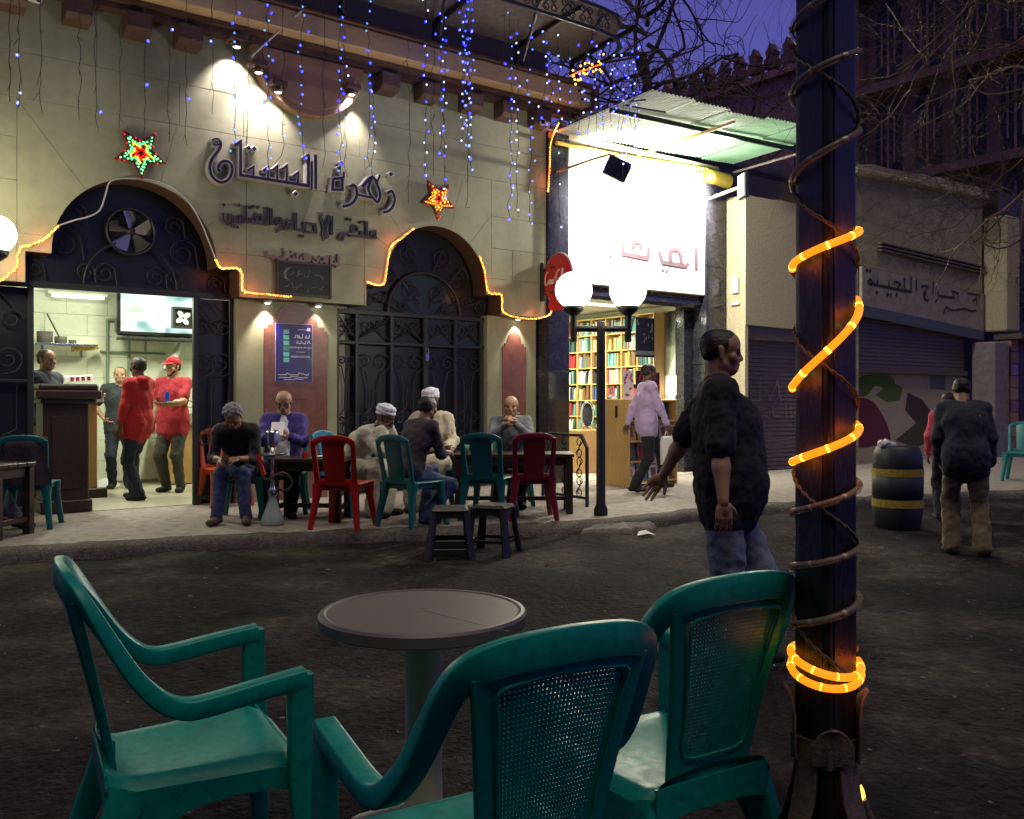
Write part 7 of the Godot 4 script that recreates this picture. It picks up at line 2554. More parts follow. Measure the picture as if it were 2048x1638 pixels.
# s holds: at, face, pose, label and what differs from a plain standing man
func person(s: Dictionary) -> Node3D:
	var H: float = s.get("tall", 1.74) / 1.74
	var fat: float = s.get("fat", 1.0)
	var cell: float = s.get("cell", 0.017)
	var sit: bool = s.get("pose", "stand") == "sit"
	var at: Vector3 = s.at
	var face: Vector2 = s.face
	var o := thing("person", s.label, "person", Transform3D(Basis(Vector3.UP, atan2(face.x, -face.y)).scaled(Vector3.ONE * H), at))
	# skeleton, facing +z
	var hip: Vector3 = Vector3(0, 0.50 / H + 0.015 if sit else 0.93, 0) + s.get("hip", Vector3.ZERO)
	var lean := Basis(Vector3.RIGHT, s.get("lean", 0.0)) * Basis(Vector3.BACK, s.get("tilt", 0.0))
	var twist := Basis(Vector3.UP, s.get("twist", 0.0))
	var up := func(v: Vector3) -> Vector3: return hip + lean * (twist * v if v.y > 0.2 else v)
	var bow := Basis(Vector3.RIGHT, s.get("hunch", 0.0))
	var chest: Vector3 = up.call(Vector3(0, 0.33, 0.0))
	var chest_top: Vector3 = chest + lean * twist * bow * Vector3(0, 0.13, -0.01)
	var neck: Vector3 = chest + lean * twist * bow * Vector3(0, 0.2, -0.01)
	var hb := Basis(Vector3.UP, s.get("head_yaw", 0.0)) * Basis(Vector3.RIGHT, s.get("head_pitch", 0.0)) * Basis(Vector3.BACK, s.get("head_roll", 0.0))
	var nd: Vector3 = (lean * twist * bow * Vector3.UP * 0.5 + hb * Vector3.UP * 0.5).normalized()
	var head: Vector3 = neck + nd * 0.155 + hb * Vector3(0, 0, 0.02)
	var fwd: Vector3 = (lean * twist * Vector3.BACK).normalized()
	var rgt: Vector3 = (twist * Vector3.RIGHT).normalized()
	var sh := []
	var el := []
	var wr := []
	var an := []
	var kn := []
	var hp := []
	var toe := []
	for k in 2:
		var sg := 1.0 if k == 0 else -1.0
		sh.append(chest + lean * twist * bow * Vector3(sg * 0.175, 0.155, -0.005 + s.get("round", 0.0)))
		wr.append((s.lw if k == 0 else s.rw) if s.has("lw" if k == 0 else "rw") else (sh[k] + Vector3(sg * 0.07, -0.52, 0.06)))
		el.append(joint(sh[k], wr[k], 0.29, 0.255, s.get("elbow_l" if k == 0 else "elbow_r", Vector3(sg * 0.6, -0.5, -0.8))))
		var reach: Vector3 = wr[k] - el[k]
		wr[k] = el[k] + reach.normalized() * 0.255
		hp.append(hip + Vector3(sg * 0.09, -0.02, 0))
		an.append((s.la if k == 0 else s.ra) if s.has("la" if k == 0 else "ra") else (Vector3(sg * 0.12, 0.08, 0.42) if sit else Vector3(sg * 0.1, 0.08, 0.0)))
		kn.append(joint(hp[k], an[k], 0.44, 0.43, s.get("knee", Vector3(sg * 0.15, 0.25 if sit else 0.0, 1.0))))
		toe.append(an[k] + (s.get("toes", Vector3(sg * 0.25, 0, 1.0)) as Vector3).normalized() * 0.15 + Vector3(0, -0.05, 0))
	var torso := func(g: float) -> Array:
		var out := [limb(hip + Vector3(-0.075, 0, 0), hip + Vector3(0.075, 0, 0), (0.104 + g) * (0.5 + 0.5 * fat), (0.104 + g) * (0.5 + 0.5 * fat), 0.05)]
		for sx in [-0.035, 0.035]:
			out.append(limb(hip + Vector3(0, 0.03, 0.01) + rgt * sx, chest + rgt * sx, 0.122 * (0.4 + 0.6 * fat) + g, 0.132 * (0.6 + 0.4 * fat) + g, 0.05, fwd, s.get("deep", 0.84)))
		out.append(limb(chest - rgt * 0.07, chest + rgt * 0.07, 0.118 + g, 0.118 + g, 0.05, fwd, s.get("deep", 0.86)))
		out.append(limb(chest_top - rgt * 0.1, chest_top + rgt * 0.1, 0.075 + g, 0.075 + g, 0.05))
		for k in 2:
			out.append(limb(neck.lerp(sh[k], 0.25) + Vector3(0, -0.01, 0), sh[k], 0.05 + g, 0.058 + g, 0.04))
		if fat > 1.12 and g > 0.0:
			out.append(limb(hip + Vector3(0, 0.06, 0.055 * fat), hip + lean * Vector3(0, 0.3, 0.055 * fat), 0.128 * fat + g, 0.115 * fat + g, 0.1))
		return out
	var skin: Material = M[s.get("skin", "skin_brown")]
	# bare body: trunk, limbs, feet; then the head and hands on finer grids
	var st := new_st()
	var body: Array = torso.call(0.0)
	body.append(limb(neck - nd * 0.06, head - nd * 0.03, 0.062 * (0.7 + 0.3 * fat), 0.055 * (0.7 + 0.3 * fat), 0.03))
	for k in 2:
		body.append(limb(sh[k], el[k], 0.052 * fat, 0.042 * (0.6 + 0.4 * fat), 0.03))
		body.append(limb(el[k], el[k].lerp(wr[k], 0.35), 0.041 * (0.6 + 0.4 * fat), 0.041 * (0.6 + 0.4 * fat), 0.02))
		body.append(limb(el[k].lerp(wr[k], 0.35), wr[k], 0.04 * (0.6 + 0.4 * fat), 0.027, 0.02))
		body.append(limb(hp[k], kn[k], 0.082, 0.055, 0.03))
		body.append(limb(kn[k], an[k], 0.056, 0.036, 0.02))
		body.append(limb(an[k] + Vector3(0, -0.03, 0), toe[k] + Vector3(0, 0.0, 0), 0.036, 0.026, 0.02))
	blob(st, body, cell * 1.15)
	var hl := []
	var q := func(a: Vector3, b: Vector3, ra: float, rb: float, k := 0.015, ax := Vector3.ZERO, f := 1.0) -> void: hl.append(limb(head + hb * a, head + hb * b, ra, rb, k, hb * ax if ax != Vector3.ZERO else ax, f))
	q.call(Vector3(0, 0.035, -0.028), Vector3(0, 0.038, 0.02), 0.079, 0.075, 0.02)
	q.call(Vector3(0, -0.025, 0.03), Vector3(0, -0.06, 0.042), 0.058, 0.044, 0.02)
	q.call(Vector3(-0.04, -0.055, 0.01), Vector3(-0.012, -0.092, 0.06), 0.03, 0.02)
	q.call(Vector3(0.04, -0.055, 0.01), Vector3(0.012, -0.092, 0.06), 0.03, 0.02)
	q.call(Vector3(-0.036, 0.022, 0.076), Vector3(0.036, 0.022, 0.076), 0.013, 0.013, 0.012)
	q.call(Vector3(0, 0.012, 0.086), Vector3(0, -0.026, 0.101), 0.009, 0.0125, 0.012)
	q.call(Vector3(-0.013, -0.03, 0.09), Vector3(0.013, -0.03, 0.09), 0.009, 0.009, 0.008)
	q.call(Vector3(-0.05, -0.02, 0.055), Vector3(-0.044, -0.03, 0.062), 0.02, 0.02)
	q.call(Vector3(0.05, -0.02, 0.055), Vector3(0.044, -0.03, 0.062), 0.02, 0.02)
	q.call(Vector3(-0.018, -0.055, 0.088), Vector3(0.018, -0.055, 0.088), 0.0075, 0.0075, 0.005)
	q.call(Vector3(-0.012, -0.044, 0.082), Vector3(0.012, -0.044, 0.082), 0.013, 0.013, 0.01)
	q.call(Vector3(-0.014, -0.08, 0.074), Vector3(0.014, -0.08, 0.074), 0.016, 0.016, 0.012)
	q.call(Vector3(-0.016, -0.068, 0.086), Vector3(0.016, -0.068, 0.086), 0.008, 0.008, 0.005)
	for sg in [-1.0, 1.0]:
		q.call(Vector3(sg * 0.079, 0.018, -0.008), Vector3(sg * 0.078, -0.028, 0.0), 0.017, 0.011, 0.006, Vector3(1, 0, 0), 0.55)
	hl.append(limb(neck - nd * 0.02, head + hb * Vector3(0, -0.03, -0.015), 0.06 * (0.4 + 0.6 * fat), 0.056 * (0.4 + 0.6 * fat), 0.02))
	if fat > 1.15:
		q.call(Vector3(-0.02, -0.085, 0.03), Vector3(0.02, -0.085, 0.03), 0.035, 0.035, 0.02)
	blob(st, hl, cell * 0.36)
	for k in 2:
		var sg := 1.0 if k == 0 else -1.0
		var dir: Vector3 = s.get("hand_l" if k == 0 else "hand_r", (wr[k] - el[k]).normalized())
		dir = dir.normalized()
		var back: Vector3 = s.get("back_l" if k == 0 else "back_r", Vector3(sg, 0.0, -0.15))
		back = (back - dir * back.dot(dir)).normalized()
		var th := 1.0 if dir.cross(back).dot(s.get("thumb", Vector3(-sg * 0.4, 0.3, 1.0))) > 0.0 else -1.0
		blob(st, hand_limbs(wr[k], dir, back, th, s.get("curl", 0.45)), s.get("hand_cell", 0.0048))
	part("body", st, skin, o)
	# eyes and brows
	st = new_st()
	for sg in [-1.0, 1.0]:
		ball(st, head + hb * Vector3(sg * 0.031, 0.0, 0.0805), 0.0095, 8, Vector3(1.2, 0.7, 0.9))
	part("eyes", st, M.eye_dark, o)
	st = new_st()
	for sg in [-1.0, 1.0]:
		tube(st, [head + hb * Vector3(sg * 0.014, 0.021, 0.0885), head + hb * Vector3(sg * 0.034, 0.027, 0.087), head + hb * Vector3(sg * 0.052, 0.02, 0.076)], 0.0042, 5, 0.003)
	part("eyebrows", st, M[s.get("brow", "hair_black")], o)
	# hair or headwear
	var hair: String = s.get("hair", "short")
	var hm: Material = M[s.get("hair_mat", "hair_black")]
	if hair != "none":
		st = new_st()
		hl.clear()
		if hair == "short" or hair == "cap":
			q.call(Vector3(0, 0.041, -0.031), Vector3(0, 0.047, 0.012), 0.0795, 0.073, 0.02)
			q.call(Vector3(-0.041, 0.012, -0.03), Vector3(-0.046, 0.035, 0.004), 0.04, 0.035)
			q.call(Vector3(0.041, 0.012, -0.03), Vector3(0.046, 0.035, 0.004), 0.04, 0.035)
			q.call(Vector3(-0.03, -0.005, -0.052), Vector3(0.03, -0.005, -0.052), 0.042, 0.042)
		elif hair == "curly":
			for k in 42:
				var a := k * 2.4
				var v := 1.0 - 1.05 * k / 42.0
				var w := sqrt(maxf(0, 1.0 - v * v))
				var d := Vector3(cos(a) * w * 0.08, v * 0.085 + 0.04, sin(a) * w * 0.088 - 0.012)
				if d.z > 0.05 and d.y < 0.075:
					continue
				q.call(d, d * 1.04, 0.024, 0.022, 0.012)
		elif hair == "bald":
			for k in 9:
				var a := PI * k / 8.0
				var d := Vector3(cos(a) * 0.072, 0.01, -0.012 - sin(a) * 0.082)
				q.call(d + Vector3(0, -0.022, 0), d + Vector3(0, 0.014, 0), 0.017, 0.014, 0.012)
		blob(st, hl, cell * 0.36, 0.003 if cell > 0.015 else 0.0018, 70.0 if cell > 0.015 else 110.0)
		part("hair", st, hm, o)
	if s.has("beard"):
		st = new_st()
		hl.clear()
		q.call(Vector3(-0.05, -0.05, 0.03), Vector3(-0.014, -0.092, 0.062), 0.021, 0.021)
		q.call(Vector3(0.05, -0.05, 0.03), Vector3(0.014, -0.092, 0.062), 0.021, 0.021)
		q.call(Vector3(-0.02, -0.044, 0.094), Vector3(0.02, -0.044, 0.094), 0.0065, 0.0065, 0.004)
		blob(st, hl, cell * 0.36)
		part("beard", st, M[s.beard], o)
	if s.has("turban"):
		st = new_st()
		hl.clear()
		q.call(Vector3(0, 0.075, -0.03), Vector3(0, 0.08, 0.01), 0.076, 0.072, 0.02)
		for j in 4:
			for k in 16:
				var a := TAU * k / 16.0
				var a2 := TAU * (k + 1) / 16.0
				var tl: float = [0.12, -0.16, 0.06, -0.05][j]
				var yy := 0.048 + 0.021 * j
				var rr: float = 0.088 - 0.004 * absf(j - 1.0)
				q.call(Vector3(cos(a) * rr * 0.94, yy + sin(a) * rr * tl, sin(a) * rr * 1.06 - 0.01), Vector3(cos(a2) * rr * 0.94, yy + sin(a2) * rr * tl, sin(a2) * rr * 1.06 - 0.01), 0.0165, 0.0165, 0.006)
		blob(st, hl, cell * 0.36, 0.0015, 40.0)
		part("turban", st, M[s.turban], o)
	if hair == "cap":
		st = new_st()
		hl.clear()
		q.call(Vector3(0, 0.065, -0.03), Vector3(0, 0.068, 0.015), 0.083, 0.08, 0.02)
		q.call(Vector3(-0.035, 0.05, 0.1), Vector3(0.035, 0.05, 0.1), 0.055, 0.055, 0.012, Vector3(0, 1, 0.15).normalized(), 0.18)
		blob(st, hl, cell * 0.36)
		part("cap", st, M.cloth_red, o)
	if s.has("glasses"):
		st = new_st()
		for sg in [-1.0, 1.0]:
			var pts := []
			for k in 13:
				pts.append(head + hb * Vector3(sg * 0.032 + cos(TAU * k / 12.0) * 0.024, -0.002 + sin(TAU * k / 12.0) * 0.018, 0.1))
			tube(st, pts, 0.0028, 5, -1.0, false)
			tube(st, [head + hb * Vector3(sg * 0.056, 0.003, 0.098), head + hb * Vector3(sg * 0.084, 0.003, 0.0)], 0.0028, 5)
		part("glasses", st, M.black_gloss, o)
	# clothes
	var top: Material = M[s.get("top", "cloth_black")]
	st = new_st()
	var cl: Array = torso.call(0.014)
	var long: bool = s.get("sleeve", "short") == "long"
	var roll: float = s.get("roll", 0.94)
	for k in 2:
		if long:
			cl.append(limb(sh[k], el[k], 0.066 * (0.5 + 0.5 * fat), 0.055, 0.03))
			cl.append(limb(el[k], el[k].lerp(wr[k], roll), 0.058, s.get("cuff", 0.041), 0.02))
		else:
			cl.append(limb(sh[k], sh[k].lerp(el[k], s.get("sleeve_end", 0.72)), 0.072 * (0.5 + 0.5 * fat), s.get("sleeve_r", 0.068) * (0.5 + 0.5 * fat), 0.03))
	cl.append(limb(neck - nd * 0.035, neck - nd * 0.005, 0.066, 0.063, 0.02))
	if not s.has("robe"):
		cl.append(limb(hip + Vector3(-0.07, -0.06 if not sit else 0.02, 0), hip + Vector3(0.07, -0.06 if not sit else 0.02, 0), 0.112 * (0.5 + 0.5 * fat), 0.112 * (0.5 + 0.5 * fat), 0.04))
		if not sit:
			for k in 2:
				var dn: Vector3 = hp[k].lerp(kn[k], 0.08 + 1.6 * s.get("hem", 0.0))
				cl.append(limb(hp[k] + Vector3(0, 0.08, 0.0), dn, 0.106 * (0.5 + 0.5 * fat), 0.108 * (0.5 + 0.5 * fat), 0.06))
			if fat > 1.12:
				cl.append(limb(hip + Vector3(-0.05, 0.08, 0.05 * fat), hip + Vector3(-0.05, -0.03, 0.06 * fat), 0.12 * fat, 0.118 * fat, 0.06))
				cl.append(limb(hip + Vector3(0.05, 0.08, 0.05 * fat), hip + Vector3(0.05, -0.03, 0.06 * fat), 0.12 * fat, 0.118 * fat, 0.06))
			cl.append(limb(hip, hip + Vector3(0, -0.04 - s.get("hem", 0.0), 0.03 * fat), 0.1 * (0.5 + 0.5 * fat), 0.11 * (0.5 + 0.5 * fat), 0.06))
	else:
		for k in 2:
			cl.append(limb(hp[k], kn[k], 0.12, 0.09, 0.06))
			cl.append(limb(kn[k], an[k] + Vector3(0, 0.02, -0.02), 0.09, 0.105, 0.06))
		cl.append(limb((kn[0] + kn[1]) / 2, (an[0] + an[1]) / 2 + Vector3(0, 0.03, -0.02), 0.1, 0.12, 0.08))
		cl.append(limb((hp[0] + hp[1]) / 2, (kn[0] + kn[1]) / 2, 0.12, 0.1, 0.06))
	blob(st, cl, cell, s.get("crease", 0.009), 7.0)
	part("robe" if s.has("robe") else s.get("top_name", "shirt"), st, top, o)
	if s.has("collar"):
		st = new_st()
		hl.clear()
		for k in 10:
			var a := lerpf(-0.35, PI + 0.35, k / 9.0) + PI
			var b := lerpf(-0.35, PI + 0.35, (k + 1) / 9.0) + PI
			hl.append(limb(neck + lean * twist * Vector3(cos(a) * 0.066, -0.002 + 0.02 * -sin(a), 0.01 + sin(a) * 0.062), neck + lean * twist * Vector3(cos(b) * 0.066, -0.002 + 0.02 * -sin(b), 0.01 + sin(b) * 0.062), 0.013, 0.013, 0.006))
		blob(st, hl, 0.007)
		part("collar", st, M[s.collar], o)
	if s.has("hood"):
		st = new_st()
		blob(st, [limb(neck + lean * Vector3(-0.06, 0.0, -0.06), neck + lean * Vector3(0.06, 0.0, -0.06), 0.05, 0.05, 0.02), limb(neck + lean * Vector3(0, -0.07, -0.1), neck + lean * Vector3(0, -0.01, -0.08), 0.05, 0.06, 0.03), limb(neck + lean * Vector3(-0.075, 0, -0.03), neck + lean * Vector3(-0.05, -0.04, 0.065), 0.03, 0.022, 0.02), limb(neck + lean * Vector3(0.075, 0, -0.03), neck + lean * Vector3(0.05, -0.04, 0.065), 0.03, 0.022, 0.02)], 0.011, 0.004, 12.0)
		part("hood", st, top, o)
	if s.has("under"):
		st = new_st()
		blob(st, [limb(hip + lean * Vector3(0, 0.08, 0.125), chest + fwd * 0.1, 0.075, 0.075, 0.04), limb(chest + fwd * 0.1, neck + fwd * 0.04 - nd * 0.03, 0.08, 0.056, 0.03), limb(neck - nd * 0.02 + rgt * 0.04, neck - nd * 0.05 + fwd * 0.07 + rgt * 0.06, 0.024, 0.018, 0.01), limb(neck - nd * 0.02 - rgt * 0.04, neck - nd * 0.05 + fwd * 0.07 - rgt * 0.06, 0.024, 0.018, 0.01)], 0.012, 0.005, 10.0)
		part("shirt", st, M[s.under], o)
	if s.has("scarf"):
		st = new_st()
		blob(st, [limb(neck + rgt * -0.07 - nd * 0.02, chest + rgt * -0.06 + fwd * 0.13, 0.022, 0.026, 0.01), limb(chest + rgt * -0.06 + fwd * 0.13, hip + rgt * -0.02 + fwd * 0.17 + Vector3.UP * 0.12, 0.026, 0.024, 0.01), limb(neck + rgt * -0.07 - nd * 0.02, neck + rgt * 0.06 - nd * 0.02 - fwd * 0.04, 0.022, 0.022, 0.01)], 0.009)
		part("scarf", st, M[s.scarf], o)
	if not s.has("robe"):
		st = new_st()
		var tr := [limb(hip + Vector3(-0.07, -0.02, 0), hip + Vector3(0.07, -0.02, 0), 0.11 * (0.5 + 0.5 * fat), 0.11 * (0.5 + 0.5 * fat), 0.04)]
		for k in 2:
			tr.append(limb(hp[k], kn[k], 0.1 * (0.5 + 0.5 * fat), 0.074 * (0.5 + 0.5 * fat), 0.02))
			tr.append(limb(kn[k], an[k] + Vector3(0, 0.0, -0.005), 0.074 * (0.5 + 0.5 * fat), s.get("leg_end", 0.06), 0.02))
		blob(st, tr, cell, 0.011, 7.0)
		part("trousers", st, M[s.get("legs", "denim_dark")], o)
	st = new_st()
	var sl := []
	for k in 2:
		var d: Vector3 = (toe[k] - an[k]) * Vector3(1, 0, 1)
		sl.append(limb(an[k] + Vector3(0, -0.035, 0) - d * 0.25, toe[k] + Vector3(0, 0.005, 0) - d * 0.1, 0.045, 0.042, 0.015, Vector3.UP, 0.8))
		sl.append(limb(an[k] + Vector3(0, -0.01, 0), an[k] + Vector3(0, -0.04, 0) + d * 0.3, 0.044, 0.045, 0.02))
	blob(st, sl, 0.012)
	part("shoes", st, M[s.get("shoes", "shoe_black")], o)
	o.set_meta("head", at + o.basis * head)
	return o

func w2(o: Vector3, face: Vector2, p: Vector3) -> Vector3:   # a world place in a person's own axes
	return (Basis(Vector3.UP, atan2(face.x, -face.y)).inverse()) * (p - o)

func people() -> void:
	# standing in the café
	var f1 := gp(277, 1000, PAVE)
	person({"label": "person in a red hooded sweatshirt with yellow print, turned towards the café inside", "at": f1, "face": Vector2(-0.93, 0.3), "tall": 1.76, "skin": "skin_dark", "top": "cloth_red", "top_name": "sweatshirt", "sleeve": "long", "roll": 0.62, "hood": true, "legs": "denim_dark", "shoes": "shoe_black", "head_yaw": -0.15, "la": Vector3(0.1, 0.08, -0.1), "ra": Vector3(-0.1, 0.08, 0.16), "lw": Vector3(0.27, 0.84, 0.06), "rw": Vector3(-0.24, 0.84, 0.1), "hem": 0.1, "cuff": 0.05})
	var st := new_st()
	var pr: Node3D = find_child("person", false, false)
	for q in [[0.09, 1.34, 0.12], [0.1, 1.27, 0.09], [0.09, 1.2, 0.11], [0.105, 1.13, 0.08], [0.09, 1.06, 0.1]]:
		bev(st, Vector3(q[0], q[1], 0.12 - 0.1 * absf(q[1] - 1.2) * 0.3), Vector3(q[2], 0.035, 0.05), 0.01, Basis(Vector3.UP, 0.5))
	part("print", st, M.cloth_yellow, pr)
	var f2 := gp(240, 977, PAVE + 0.006)
	person({"label": "person in a dark polo shirt standing hand on hip inside the café", "at": f2, "face": Vector2(0.35, -0.94), "tall": 1.69, "skin": "skin_tan", "top": "cloth_polo_dark", "legs": "denim_dark", "shoes": "shoe_black", "rw": Vector3(-0.2, 0.98, 0.06), "elbow_r": Vector3(-1, -0.1, -0.4), "hand_r": Vector3(0.7, -0.5, 0.5), "collar": "cloth_polo_dark", "hem": 0.08, "fat": 1.05})
	var f3 := gp(347, 984, PAVE + 0.006)
	var face3 := Vector2(-0.15, -0.98)
	person({"label": "person in a red cap and red polo shirt carrying a tray inside the café", "at": f3, "face": face3, "tall": 1.78, "skin": "skin_tan", "top": "cloth_polo_red", "legs": "trouser_olive", "shoes": "shoe_black", "hair": "cap", "beard": "hair_brown", "head_yaw": -0.25, "collar": "cloth_polo_red", "lw": Vector3(0.08, 1.13, 0.36), "hand_l": Vector3(-0.6, 0.1, 0.6), "back_l": Vector3(0, -1, 0.2), "elbow_l": Vector3(0.8, -0.8, -0.2), "hem": 0.12, "fat": 1.1})
	var tr := f3 + Vector3(0.02, 1.19, 0.42)
	st = new_st()
	lathe(st, [Vector2(0, 0), Vector2(0.16, 0), Vector2(0.175, 0.018), Vector2(0.168, 0.018), Vector2(0.155, 0.006), Vector2(0, 0.006)], 24)
	solo("tray", st, M.chrome, "round metal tray held by the person in the red cap", "tray", Transform3D(Basis(), tr))
	st = new_st()
	lathe(st, [Vector2(0, 0), Vector2(0.028, 0), Vector2(0.03, 0.01), Vector2(0.03, 0.125), Vector2(0.026, 0.133), Vector2(0, 0.133)], 16)
	solo("drink_can", st, plain("can_blue", lin(0.02, 0.05, 0.4), 0.3, 0.4), "tall blue can standing on the tray", "can", Transform3D(Basis(), tr + Vector3(0.06, 0.007, 0.02)))
	st = new_st()
	lathe(st, [Vector2(0, 0), Vector2(0.03, 0), Vector2(0.038, 0.06), Vector2(0, 0.06)], 14)
	solo("glass", st, M.tea, "small glass of dark tea standing on the tray", "glass", Transform3D(Basis(), tr + Vector3(-0.06, 0.007, 0.03)))
	var f4 := pt(92, 800, 10.9)
	f4.y = PAVE
	person({"label": "person with dark hair seen in profile behind the dark podium", "at": f4, "face": Vector2(0.96, -0.2), "tall": 1.83, "skin": "skin_brown", "top": "cloth_navy", "sleeve": "long", "legs": "trouser_black", "head_yaw": -0.1})
	# seated on the terrace
	var a := Vector3(-2.8, PAVE, -9.62)
	person({"label": "seated person with curly grey hair bent over a phone", "at": a, "face": Vector2(0.05, -1.0), "pose": "sit", "tall": 1.72, "skin": "skin_brown", "top": "cloth_black", "sleeve": "long", "roll": 0.35, "cuff": 0.052, "legs": "denim", "shoes": "shoe_brown", "hair": "curly", "hair_mat": "hair_grey", "brow": "hair_grey", "lean": 0.4, "hunch": 0.35, "head_pitch": 0.75, "round": 0.02, "lw": Vector3(0.07, 0.66, 0.5), "rw": Vector3(-0.1, 0.65, 0.48), "hand_l": Vector3(-0.35, -0.1, 0.6), "hand_r": Vector3(0.5, -0.15, 0.6), "back_l": Vector3(0.5, 0.8, -0.2), "back_r": Vector3(-0.4, 0.9, 0.1), "la": Vector3(0.15, 0.08, 0.47), "ra": Vector3(-0.13, 0.08, 0.5), "knee": Vector3(0, 0.4, 1), "crease": 0.009})
	st = new_st()
	bev(st, Vector3.ZERO, Vector3(0.07, 0.01, 0.14), 0.004, Basis(Vector3.RIGHT, 0.4))
	solo("phone", st, M.black_gloss, "dark phone in the hands of the grey haired person", "phone", Transform3D(Basis(Vector3.UP, 0.2), a + Vector3(0.0, 0.665, 0.57)))
	a = Vector3(-2.48, PAVE, -10.1)
	person({"label": "seated person with glasses in a purple jacket and pale shirt holding a tablet", "at": a, "face": Vector2(0.12, -1.0), "pose": "sit", "tall": 1.78, "skin": "skin_tan", "top": "cloth_purple", "top_name": "jacket", "under": "cloth_white", "sleeve": "long", "cuff": 0.05, "legs": "trouser_black", "shoes": "shoe_black", "hair": "bald", "hair_mat": "hair_grey", "glasses": true, "head_pitch": 0.32, "lean": 0.02, "fat": 1.1, "lw": Vector3(0.1, 0.83, 0.4), "rw": Vector3(-0.08, 0.85, 0.4), "hand_l": Vector3(-0.4, 0.25, 0.45), "hand_r": Vector3(0.5, 0.25, 0.45), "back_l": Vector3(0.7, 0.0, 0.6), "back_r": Vector3(-0.7, 0.0, 0.6), "crease": 0.01, "collar": "cloth_white"})
	st = new_st()
	bev(st, Vector3.ZERO, Vector3(0.13, 0.19, 0.012), 0.004, Basis(Vector3.RIGHT, -0.75))
	solo("tablet", st, M.white_plastic, "pale tablet in the hands of the person in the purple jacket", "tablet", Transform3D(Basis(Vector3.UP, 0.1), a + Vector3(0.05, 0.93, 0.5)))
	a = Vector3(-1.76, PAVE, -9.95)
	person({"label": "seated person in a grey robe and white turban leaning forward, chin on hand", "at": a, "face": Vector2(0.93, -0.37), "pose": "sit", "tall": 1.76, "skin": "skin_dark", "top": "robe_grey", "robe": true, "sleeve": "long", "cuff": 0.075, "turban": "turban_white", "hair": "none", "lean": 0.62, "hunch": 0.3, "head_pitch": 0.25, "lw": Vector3(0.02, 0.92, 0.46), "rw": Vector3(-0.1, 0.9, 0.46), "hand_l": Vector3(-0.3, 0.5, 0.2), "hand_r": Vector3(0.3, 0.6, 0.2), "elbow_l": Vector3(0.5, -1, 0.2), "elbow_r": Vector3(-0.5, -1, 0.2), "la": Vector3(0.13, 0.08, 0.4), "ra": Vector3(-0.13, 0.08, 0.42), "crease": 0.012})
	a = Vector3(-1.03, PAVE, -9.2)
	person({"label": "seated person in a dark plum shirt and jeans turned to the robed men", "at": a, "face": Vector2(0.72, 0.69), "pose": "sit", "tall": 1.72, "skin": "skin_brown", "top": "cloth_plum", "sleeve": "long", "roll": 0.5, "legs": "denim", "shoes": "shoe_brown", "lean": 0.3, "hunch": 0.2, "head_yaw": 0.1, "head_pitch": 0.1, "lw": Vector3(0.08, 0.72, 0.46), "rw": Vector3(-0.08, 0.7, 0.48), "la": Vector3(0.16, 0.08, 0.34), "ra": Vector3(-0.16, 0.08, 0.1), "collar": "cloth_plum", "crease": 0.009})
	a = Vector3(-0.92, PAVE, -10.6)
	person({"label": "seated person in a cream robe, white turban and brown scarf facing the street", "at": a, "face": Vector2(-0.1, -1.0), "pose": "sit", "tall": 1.8, "skin": "skin_brown", "top": "robe_cream", "robe": true, "sleeve": "long", "cuff": 0.07, "turban": "turban_white", "hair": "none", "head_yaw": -0.35, "head_pitch": 0.12, "scarf": "scarf", "lw": Vector3(0.22, 0.66, 0.36), "rw": Vector3(-0.16, 0.68, 0.36), "crease": 0.012})
	a = Vector3(0.0, PAVE, -10.95)
	person({"label": "seated bald person in a grey sweater, chin resting on clasped hands at the table", "at": a, "face": Vector2(-0.05, -1.0), "pose": "sit", "tall": 1.76, "skin": "skin_tan", "top": "cloth_grey", "top_name": "sweater", "sleeve": "long", "legs": "trouser_black", "hair": "bald", "hair_mat": "hair_brown", "lean": 0.3, "hunch": 0.25, "head_pitch": 0.1, "lw": Vector3(0.05, 0.96, 0.44), "rw": Vector3(-0.05, 0.95, 0.45), "hand_l": Vector3(-0.6, 0.6, 0.1), "hand_r": Vector3(0.6, 0.5, 0.15), "back_l": Vector3(0.5, 0.6, 0.7), "back_r": Vector3(-0.5, 0.6, 0.7), "curl": 1.0, "elbow_l": Vector3(0.9, -1, 0.0), "elbow_r": Vector3(-0.9, -1, 0.0), "fat": 1.1, "crease": 0.008})
	# person at the left edge: only a knee and shin reach into the picture
	person({"label": "person in grey trousers with one leg stretched out by the teal chair", "at": Vector3(-5.45, PAVE, -9.1), "face": Vector2(0.9, -0.43), "pose": "sit", "tall": 1.75, "skin": "skin_brown", "top": "cloth_plum", "sleeve": "long", "legs": "cloth_grey", "shoes": "shoe_brown", "la": Vector3(0.12, 0.08, 0.74), "ra": Vector3(-0.1, 0.08, 0.36), "lean": -0.15})
	# walkers
	var b := Vector3(1.05, 0.0, -4.62)
